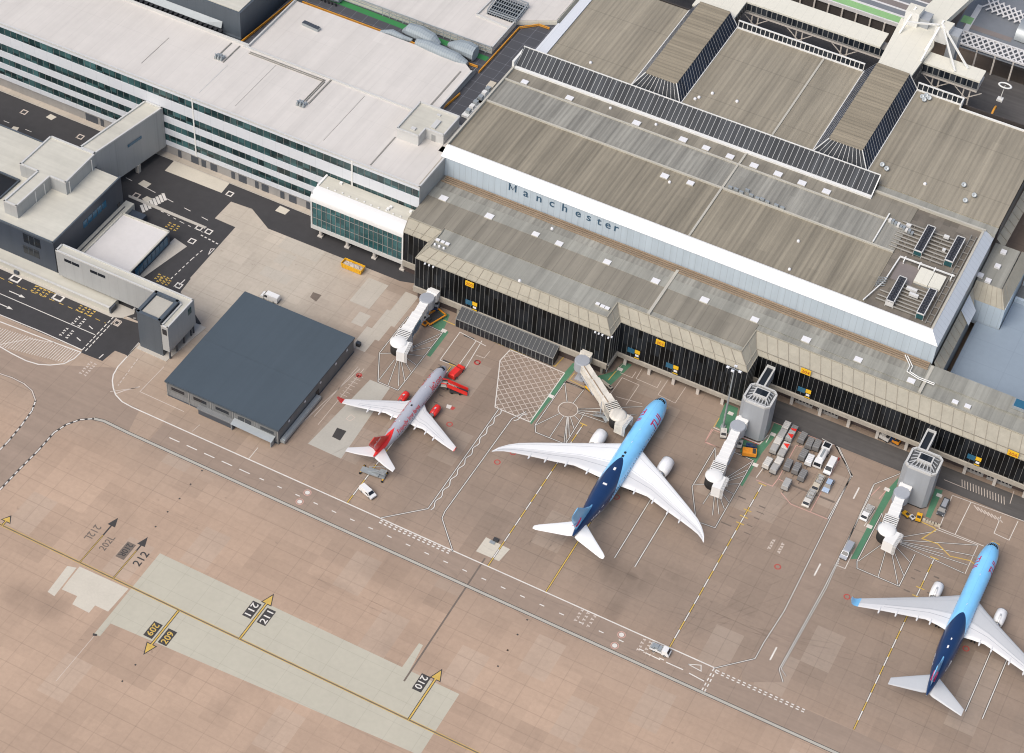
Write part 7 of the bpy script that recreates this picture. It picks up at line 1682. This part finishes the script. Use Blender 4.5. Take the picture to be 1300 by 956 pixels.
# white tanker
def tanker(label, loc, rz):
    r_ = thing('tanker_truck', label, 'tanker', (loc[0], loc[1], 0), rz)
    g = MB(); g.box(-.95, -4.0, .55, .95, 3.6, .8); g.build('chassis', M['chassis'], r_, shift=False)
    g = MB(); shell(g, [(2.3, .5), (3.95, .5), (4.0, 1.3), (3.75, 2.4), (2.3, 2.5)], 1.15, 0, .1, 1.4); g.build('cab', M['vwhite'], r_, bevel=.06, shift=False)
    g = MB(); g.face([(-.98, 4.02, 1.35), (.98, 4.02, 1.35), (.9, 3.8, 2.3), (-.9, 3.8, 2.3)]); g.v = [(a, b + .03, c) for a, b, c in g.v]; g.build('windscreen', M['winglass'], r_, shift=False)
    g = MB()
    rows = [[(1.1 * k * math.cos(a), y, 1.75 + .85 * k * math.sin(a)) for a in [2 * PI * q / 18 for q in range(18)]] for y, k in ((2.15, .5), (2.1, .92), (1.9, 1), (-1.6, 1), (-1.8, .92), (-1.85, .4))]
    g.grid(rows, 0, True, True); g.face(rows[0], 0); g.face(rows[-1][::-1], 0); g.box(-.3, -1.4, 2.55, .3, 1.7, 2.7, 1)
    for y in (-1, .2, 1.4): g.tube((0, y, 2.6), (0, y, 2.82), .22, n=10, m=1)
    g.build('tank', [M['vwhite'], M['steel']], r_, shift=False)
    g = MB(); g.box(-1.15, -4.1, .8, 1.15, -2.0, 2.7, 0); g.box(-1.17, -3.4, 1.0, 1.17, -3.0, 2.3, 1); g.box(-.9, -3.9, 2.7, .9, -2.2, 2.78, 1); g.build('pump_cabinet', [M['vwhite'], M['winglass']], r_, bevel=.04, shift=False)
    wheels(r_, 0, 2.05, .48, .34, (2.9, -1.6, -3.0)); return r_
tanker('white tanker truck with a boxy cabinet at its rear, largest vehicle in the equipment park', (91.88, 2.85), HD)
van('white panel van at the right side of the equipment park', (95.04, 0.84), HD, M['vwhite'], 5.6, 2.3, 1.02)
car('pale blue estate car parked below the white van', (96.90, -5.46), HD, M['vblue'], 4.9, 1.65, .95)
def utility(label, loc, rz, paint, load, L=5.4):
    r_ = thing('utility_truck', label, 'utility truck', (loc[0], loc[1], 0), rz); h = L / 2
    g = MB(); g.box(-.9, -h, .5, .9, h - .3, .72); g.build('chassis', M['chassis'], r_, shift=False)
    g = MB(); shell(g, [(h - 2.0, .45), (h - .05, .45), (h, .8), (h - .25, 1.15), (h - .7, 1.9), (h - 2.0, 1.95)], .98, 0, .12, 1.1); g.build('cab', paint, r_, bevel=.05, shift=False)
    g = MB(); g.face([(-.84, h - .26, 1.2), (.84, h - .26, 1.2), (.78, h - .66, 1.82), (-.78, h - .66, 1.82)]); g.v = [(a, b + .04, c + .02) for a, b, c in g.v]; g.build('windscreen', M['winglass'], r_, shift=False)
    g = MB(); g.box(-1.0, -h, .72, 1.0, h - 2.1, .85, 0)
    for s in (-1, 1): g.box(s * .94, -h, .85, s * 1.0, h - 2.1, 1.3, 0)
    g.box(-1.0, -h, .85, 1.0, -h + .06, 1.3, 0); bd = g.build('bed', paint, r_, shift=False)
    for k in range(3):
        g = MB(); y = -h + .35 + k * (L - 2.7) / 3; g.box(-.75, y, .86, .7 - .3 * (k % 2), y + .8, 1.5 + .2 * (k % 2)); g.build('load', load, bd, shift=False)
    wheels(r_, L * .58, 1.75, .36); return r_
utility('beige flatbed truck left of the pale blue car', (94.30, -6.18), HD, M['beige'], M['canvas2'], 6.0)
utility('beige flatbed truck with bright white cab, foremost in the equipment park', (94.13, -12.19), HD, M['cartwhite'], M['canvas2'], 6.2)
utility('white pickup with loaded bed beside the green walkway of the right-hand stand', (109.22, -9.29), HD - .06, M['vwhite'], M['canvas2'], 5.4)
van('silver-roofed white minibus at the edge of the stand road, below the loaded pickup', (109.12, -23.80), HD - .05, M['vsilver'], 5.6, 2.1, 1.0)
van('dark grey van with silver roof beside the right-hand stair tower', (126.17, 2.63), HD, M['vdark'], 5.5, 1.95, .98)
g = MB(); g.box(-.62, -2.2, 1.96, .62, .7, 2.0); o = [q for q in scene.objects if q.get('label', '').startswith('dark grey van with silver')][0]; g.build('roof_panel', M['vsilver'], o, shift=False)
van('small white van behind the tail of the silver red-tailed jet', (-7.09, -67.92), -PI / 2 - .32, M['vwhite'], 4.9, 1.85, .93)
# white dropside runabout on the service road
utility('small white flatbed on the service road near the right-hand lead-in line', (79.91, -75.62), -PI / 2 + .02, M['vwhite'], M['steel'], 5.2)
van('white van half hidden behind the slate-roofed workshop', (-66.74, -19.97), PI / 2, M['vwhite'], 5.6, 2.2, 1.0)
# yellow skip full of rubble
p = (-52.89, 2.42)
SKP = thing('skip', 'yellow skip heaped with rubble on the pale concrete below the glazed pod', 'skip', (p[0], p[1], 0), .0)
g = MB(); a = [(-3.1, -1.1), (3.1, -1.1), (3.1, 1.1), (-3.1, 1.1)]; b = [(-3.4, -1.3), (3.4, -1.3), (3.4, 1.3), (-3.4, 1.3)]; c = [(-3.25, -1.15), (3.25, -1.15), (3.25, 1.15), (-3.25, 1.15)]
for i in range(4):
    j = (i + 1) % 4
    g.face([(*a[i], .15), (*a[j], .15), (*b[j], 1.9), (*b[i], 1.9)]); g.face([(*b[i], 1.9), (*b[j], 1.9), (*c[j], 1.9), (*c[i], 1.9)]); g.face([(*c[i], 1.9), (*c[j], 1.9), (*c[j], 1.0), (*c[i], 1.0)])
for i in range(7): x = -2.9 + i * .96; g.bar((x, -1.13, .2), (x, -1.32, 1.85), .14, .1); g.bar((x, 1.13, .2), (x, 1.32, 1.85), .14, .1)
g.face([(*q, .15) for q in a[::-1]]); g.build('body', M['yelpaint'], SKP, shift=False)
g = MB(); rnd = random.Random(3); nx, ny = 14, 6
rows = [[(-3.2 + 6.4 * i / nx, -1.12 + 2.24 * j / ny, 1.15 + (.7 * math.sin(PI * i / nx) * math.sin(PI * j / ny)) + rnd.uniform(-.15, .25)) for j in range(ny + 1)] for i in range(nx + 1)]
g.grid(rows[::-1], 0, False); g.build('rubble', M['rubble'], SKP, shift=False)
# red boarding steps and red tug by the silver jet
st = ((-8.11, -26.37), (-1.24, -23.97))
BS = thing('boarding_steps', 'red wheeled boarding steps set at the front door of the silver jet', 'boarding steps', (st[1][0], st[1][1], 0))
g = MB(); A = Vector((*st[0], 2.6)); Bv = Vector((*st[1], .3)); dv = (Bv - A); dh = Vector((dv.x, dv.y)).normalized(); sd = Vector((-dh.y, dh.x))
top = A + Vector((dh.x, dh.y, 0)) * 1.6
for k in range(15):
    q = top.lerp(Bv, k / 14); g.obox((q.x, q.y), sd.x, sd.y, 1.5, .45, q.z - .05, q.z + .02, 1)
g.obox(((A.x + top.x) / 2, (A.y + top.y) / 2), dh.x, dh.y, 1.8, 2.0, 2.5, 2.62, 1); g.build('stair', [M['redpaint'], M['greyc']], BS)
for s in (-1, 1):
    o_ = Vector((sd.x, sd.y, 0)) * s * .85; g = MB()
    for dz in (.05, .35, .65, .95, 1.15): g.bar(top + o_ + Vector((0, 0, dz)), Bv + o_ + Vector((0, 0, dz)), .12, .28 if dz < .9 else .12)
    g.bar(A + o_ + Vector((0, 0, 1.1)), top + o_ + Vector((0, 0, 1.1)), .12, .3); g.build('side_panel', M['redpaint'], BS)
g = MB(); g.bar(top + Vector((0, 0, -.3)), Bv + Vector((0, 0, .25)), 1.3, .2); q = top.lerp(Bv, .45); g.obox((q.x, q.y), dh.x, dh.y, 3.6, 1.6, .45, .75); g.bar((top.x, top.y, .5), (top.x, top.y, 2.5), .3); g.build('frame', M['chassis'], BS)
for k in (.25, .65):
    for s in (-1, 1):
        q = top.lerp(Bv, k); g = MB(); c_ = (q.x + sd.x * s * .8, q.y + sd.y * s * .8, .35); g.lathe([(-.12, .2), (-.12, .35), (.12, .35), (.12, .2)], c_, (sd.x, sd.y, 0), 14); g.build('wheel', M['rubber'], BS)
tg = (-7.45, -18.91)
TU = thing('tow_tractor', 'bright red rounded tractor parked ahead of the red boarding steps', 'tractor', (tg[0], tg[1], 0), -.12)
g = MB(); shell(g, [(-2.6, .4), (2.5, .4), (2.7, .8), (2.5, 1.3), (1.2, 1.45), (.7, 1.9), (-2.3, 1.95), (-2.6, 1.6)], 1.1, 0, .25, 1.0); g.build('body', M['redpaint'], TU, bevel=.12, shift=False)
g = MB(); g.face([(-.82, 1.22, 1.5), (.82, 1.22, 1.5), (.74, .74, 1.88), (-.74, .74, 1.88)]); g.v = [(a_, b_ + .05, c_ + .03) for a_, b_, c_ in g.v]; g.build('windscreen', M['winglass'], TU, shift=False)
wheels(TU, 3.2, 2.05, .42, .3)
# tail access platform and tow bar behind the silver jet
tp = (-8.93, -61.45)
TP = thing('access_platform', 'grey wheeled access platform with yellow feet under the tail of the silver jet', 'access platform', (tp[0], tp[1], 0), .1)
g = MB(); g.box(-3.6, -.9, .5, 3.2, .9, .7, 0); g.box(-1.8, -1.1, .7, 1.6, 1.1, 1.0, 0); g.bar((-1.6, 0, .9), (2.8, 0, 2.2), .7, .25); g.box(1.6, -.9, 2.1, 3.4, .9, 2.2, 0); g.build('deck', M['steel'], TP, shift=False)
g = MB()
for s in (-1, 1):
    g.bar((1.6, s * .85, 2.2), (1.6, s * .85, 3.1), .09); g.bar((3.3, s * .85, 2.2), (3.3, s * .85, 3.1), .09); g.bar((1.6, s * .85, 3.1), (3.3, s * .85, 3.1), .09); g.bar((-1.6, s * .4, 1.9), (1.6, s * .85, 3.1), .08)
g.build('hand_rail', M['steel'], TP, shift=False)
for q in ((-3.4, -.9), (-3.4, 1.0), (3.0, -1.1), (3.0, 1.1)):
    g = MB(); g.bar((q[0], 0, .5), (q[0], q[1] * 1.5, .35), .25, .22, 0); g.tube((q[0], q[1] * 1.5 - .15, .3), (q[0], q[1] * 1.5 + .15, .3), .3, n=12, m=1); g.build('outrigger', [M['yelpaint'], M['rubber']], TP, shift=False)
# ground power unit and equipment under the bridges
def gpu(label, loc, rz, paint, L=3.4, hw=1.0, H=1.5, cat='power unit', name='power_unit'):
    r_ = thing(name, label, cat, (loc[0], loc[1], 0), rz); h = L / 2
    g = MB(); g.box(-hw, -h, .3, hw, h, .5); g.bar((0, h, .4), (0, h + 1.1, .3), .1); g.build('chassis', M['chassis'], r_, shift=False)
    g = MB(); g.prism([(-hw + .05, -h + .05), (hw - .05, -h + .05), (hw - .05, h - .05), (-hw + .05, h - .05)], .5, H, 0); g.box(-hw + .25, -h + .3, H, hw - .25, -h + 1.2, H + .12, 1); g.box(-hw * .3, .2, H, hw * .3, h - .5, H + .25, 0); g.build('housing', [paint, M['chassis']], r_, bevel=.06, shift=False)
    g = MB(); g.box(-hw + .2, h - .06, .7, hw - .2, h - .02, H - .3); g.build('grille', M['signblk'], r_, shift=False)
    wheels(r_, L * .6, hw * 1.7, .26, .18); return r_
gpu('orange ground power unit on the green paint beside the middle stair tower', (74.30, -5.51), PI / 2 + .35, M['orgpaint'], 3.9, 1.15, 1.7)
gpu('dark blue equipment cart just behind the orange power unit', (73.84, -2.92), PI / 2 + .3, M['navy'], 3.0, .7, 1.2, 'equipment cart', 'equipment_cart')
gpu('small white covered cart beside the white bridge and the orange power unit', (70.90, -3.96), .2, M['cartwhite'], 2.4, .7, 1.5, 'equipment cart', 'equipment_cart')
gpu('blue cart at the foot of the left-hand boarding bridge', (-24.72, 0.11), .4, M['navy'], 3.0, .9, 1.4, 'equipment cart', 'equipment_cart')
gpu('grey boxed unit beside the left-hand boarding bridge column', (-24.62, 0.88), .2, M['rotgrey'], 2.6, .9, 2.2)
gpu('white-topped cart below the left-hand boarding bridge', (-24.99, -5.11), -.2, M['cartwhite'], 2.4, .8, 1.5, 'equipment cart', 'equipment_cart')
def hoop_frame(label, loc, rz, paint, L=5.5, hw=1.3):
    r_ = thing('loader_frame', label, 'loader', (loc[0], loc[1], 0), rz); h = L / 2
    g = MB()
    for s in (-1, 1): g.bar((s * hw, -h, .9), (s * hw, h, .9), .35, .3)
    g.bar((-hw, h, .9), (hw, h, .9), .35, .3); g.bar((-hw, -h + .4, .7), (hw, -h + .4, .7), .3); g.build('frame', paint, r_, shift=False)
    g = MB(); g.box(-hw + .3, -h + .3, .5, hw - .3, h - .6, .65); g.box(-.5, -h + .6, .65, .5, -h + 1.8, 1.3); g.build('deck', M['chassis'], r_, shift=False)
    wheels(r_, L * .7, hw * 1.9, .34); return r_
hoop_frame('orange U-shaped belt loader frame under the left-hand boarding bridge', (-23.11, -3.48), -.35, M['orgpaint'], 6.2, 1.7)
gpu('low orange-nosed dolly beside the U-shaped loader', (-24.53, -6.95), 1.4, M['orgpaint'], 2.6, .7, 1.0, 'dolly', 'equipment_dolly')
gpu('yellow wheel-chock trolley beneath the rust-stained bridge', (27.46, -5.87), 1.2, M['yelpaint'], 3.4, .9, 1.1, 'trolley', 'chock_trolley')
gpu('beige barrier trolley near the facade step beside the rust-stained bridge', (30.29, -2.12), 1.25, M['beige'], 4.2, .5, .9, 'trolley', 'barrier_trolley')
gpu('white box trolley in the marked bay beside the floodlight mast', (65.49, -2.45), .35, M['cartwhite'], 3.2, .9, 1.2, 'trolley', 'box_trolley')
gpu('yellow pump cart in front of the right-hand stair tower, left one of the pair', (118.40, -4.29), 1.2, M['yelpaint'], 2.2, .7, 1.0, 'pump cart', 'pump_cart')
gpu('yellow-hooded hydrant cart with a hose, right-hand one before the right stair tower', (121.66, -3.88), .1, M['yelpaint'], 2.4, .75, 1.5, 'hydrant cart', 'hydrant_cart')
gpu('tiny white cart between the two yellow carts before the right stair tower', (120.12, -4.55), 1.0, M['vwhite'], 1.6, .6, 1.0, 'equipment cart', 'equipment_cart')
gpu('white tank trailer under the overhanging gate pier, right of the equipment park', (104.29, 18.19), 1.4, M['cartwhite'], 3.0, .9, 1.7, 'tank trailer', 'tank_trailer')
gpu('navy covered cart in the shade under the gate pier, next to an orange cart', (106.27, 18.63), 1.4, M['navy'], 2.6, .8, 1.5, 'equipment cart', 'equipment_cart')
gpu('orange cart in the shade under the gate pier', (107.48, 18.41), 1.4, M['orgpaint'], 2.2, .8, 1.4, 'equipment cart', 'equipment_cart')
BB = thing('barrier', 'row of pale barrier blocks beside the dark grey van at the right stair tower', 'barrier', (*(125.15, -3.66), 0))
a, b = Vector((123.22, -3.68)), Vector((127.02, -3.50))
for k in range(6):
    q = a.lerp(b, k / 5); g = MB(); g.obox((q.x, q.y), (b - a).x, (b - a).y, 1.0, .5, 0, .9); g.build('block', M['beige'], BB)
# red fire point and crane arm against the facade
for p, lab, m in (((27.08, 2.51), 'red fire equipment stand against the dark wall right of the rust-stained bridge', 'redpaint'), ((-23.63, 2.89), 'red fire equipment stand on the green paint left of the glazed awning', 'redpaint')):
    r_ = thing('fire_point', lab, 'fire point', (p[0], p[1], 0)); g = MB(); g.bar((p[0], p[1], 0), (p[0] - .4, p[1] + .1, 2.2), .3); g.bar((p[0] - 1.3, p[1], .3), (p[0] + .2, p[1], .5), .35, .5); g.build('stand', M[m], r_)
    g = MB(); g.tube((p[0] - 1.1, p[1], .1), (p[0] - 1.1, p[1], .9), .22, n=10); g.build('extinguisher', M[m], r_)
    g = MB(); g.box(p[0] + .4, p[1] - .2, .1, p[0] + 1.1, p[1] + .3, 1.1); g.build('cabinet', M['letwhite'], r_)
# skips and stores by the workshop and bollards by the gallery
bp = (-31.15, 0.90)
# utility box on the pale patch right of the two stand lines
p = (29.02, -65.04)
UB = thing('ground_hatch', 'small black-topped ground box on the pale concrete square below the middle airliner', 'ground box', (p[0], p[1], 0)); g = MB(); g.box(p[0] - .7, p[1] - .5, 0, p[0] + .7, p[1] + .5, .6); g.build('box', M['chassis'], UB); g = MB(); g.box(p[0] - 1.2, p[1] - 1.5, 0, p[0] + .2, p[1] - .6, .25); g.build('lid', M['steel'], UB)
p = (-36.07, -23.20)
CN = thing('litter_bin', 'dark litter bin on the apron at the back corner of the slate-roofed workshop', 'bin', (p[0], p[1], 0)); g = MB(); g.box(p[0] - .6, p[1] - .5, 0, p[0] + .6, p[1] + .5, 1.2); g.build('body', M['chassis'], CN); g = MB(); g.box(p[0] - .65, p[1] - .55, 1.2, p[0] + .65, p[1] + .55, 1.32); g.build('lid', M['vdark'], CN)
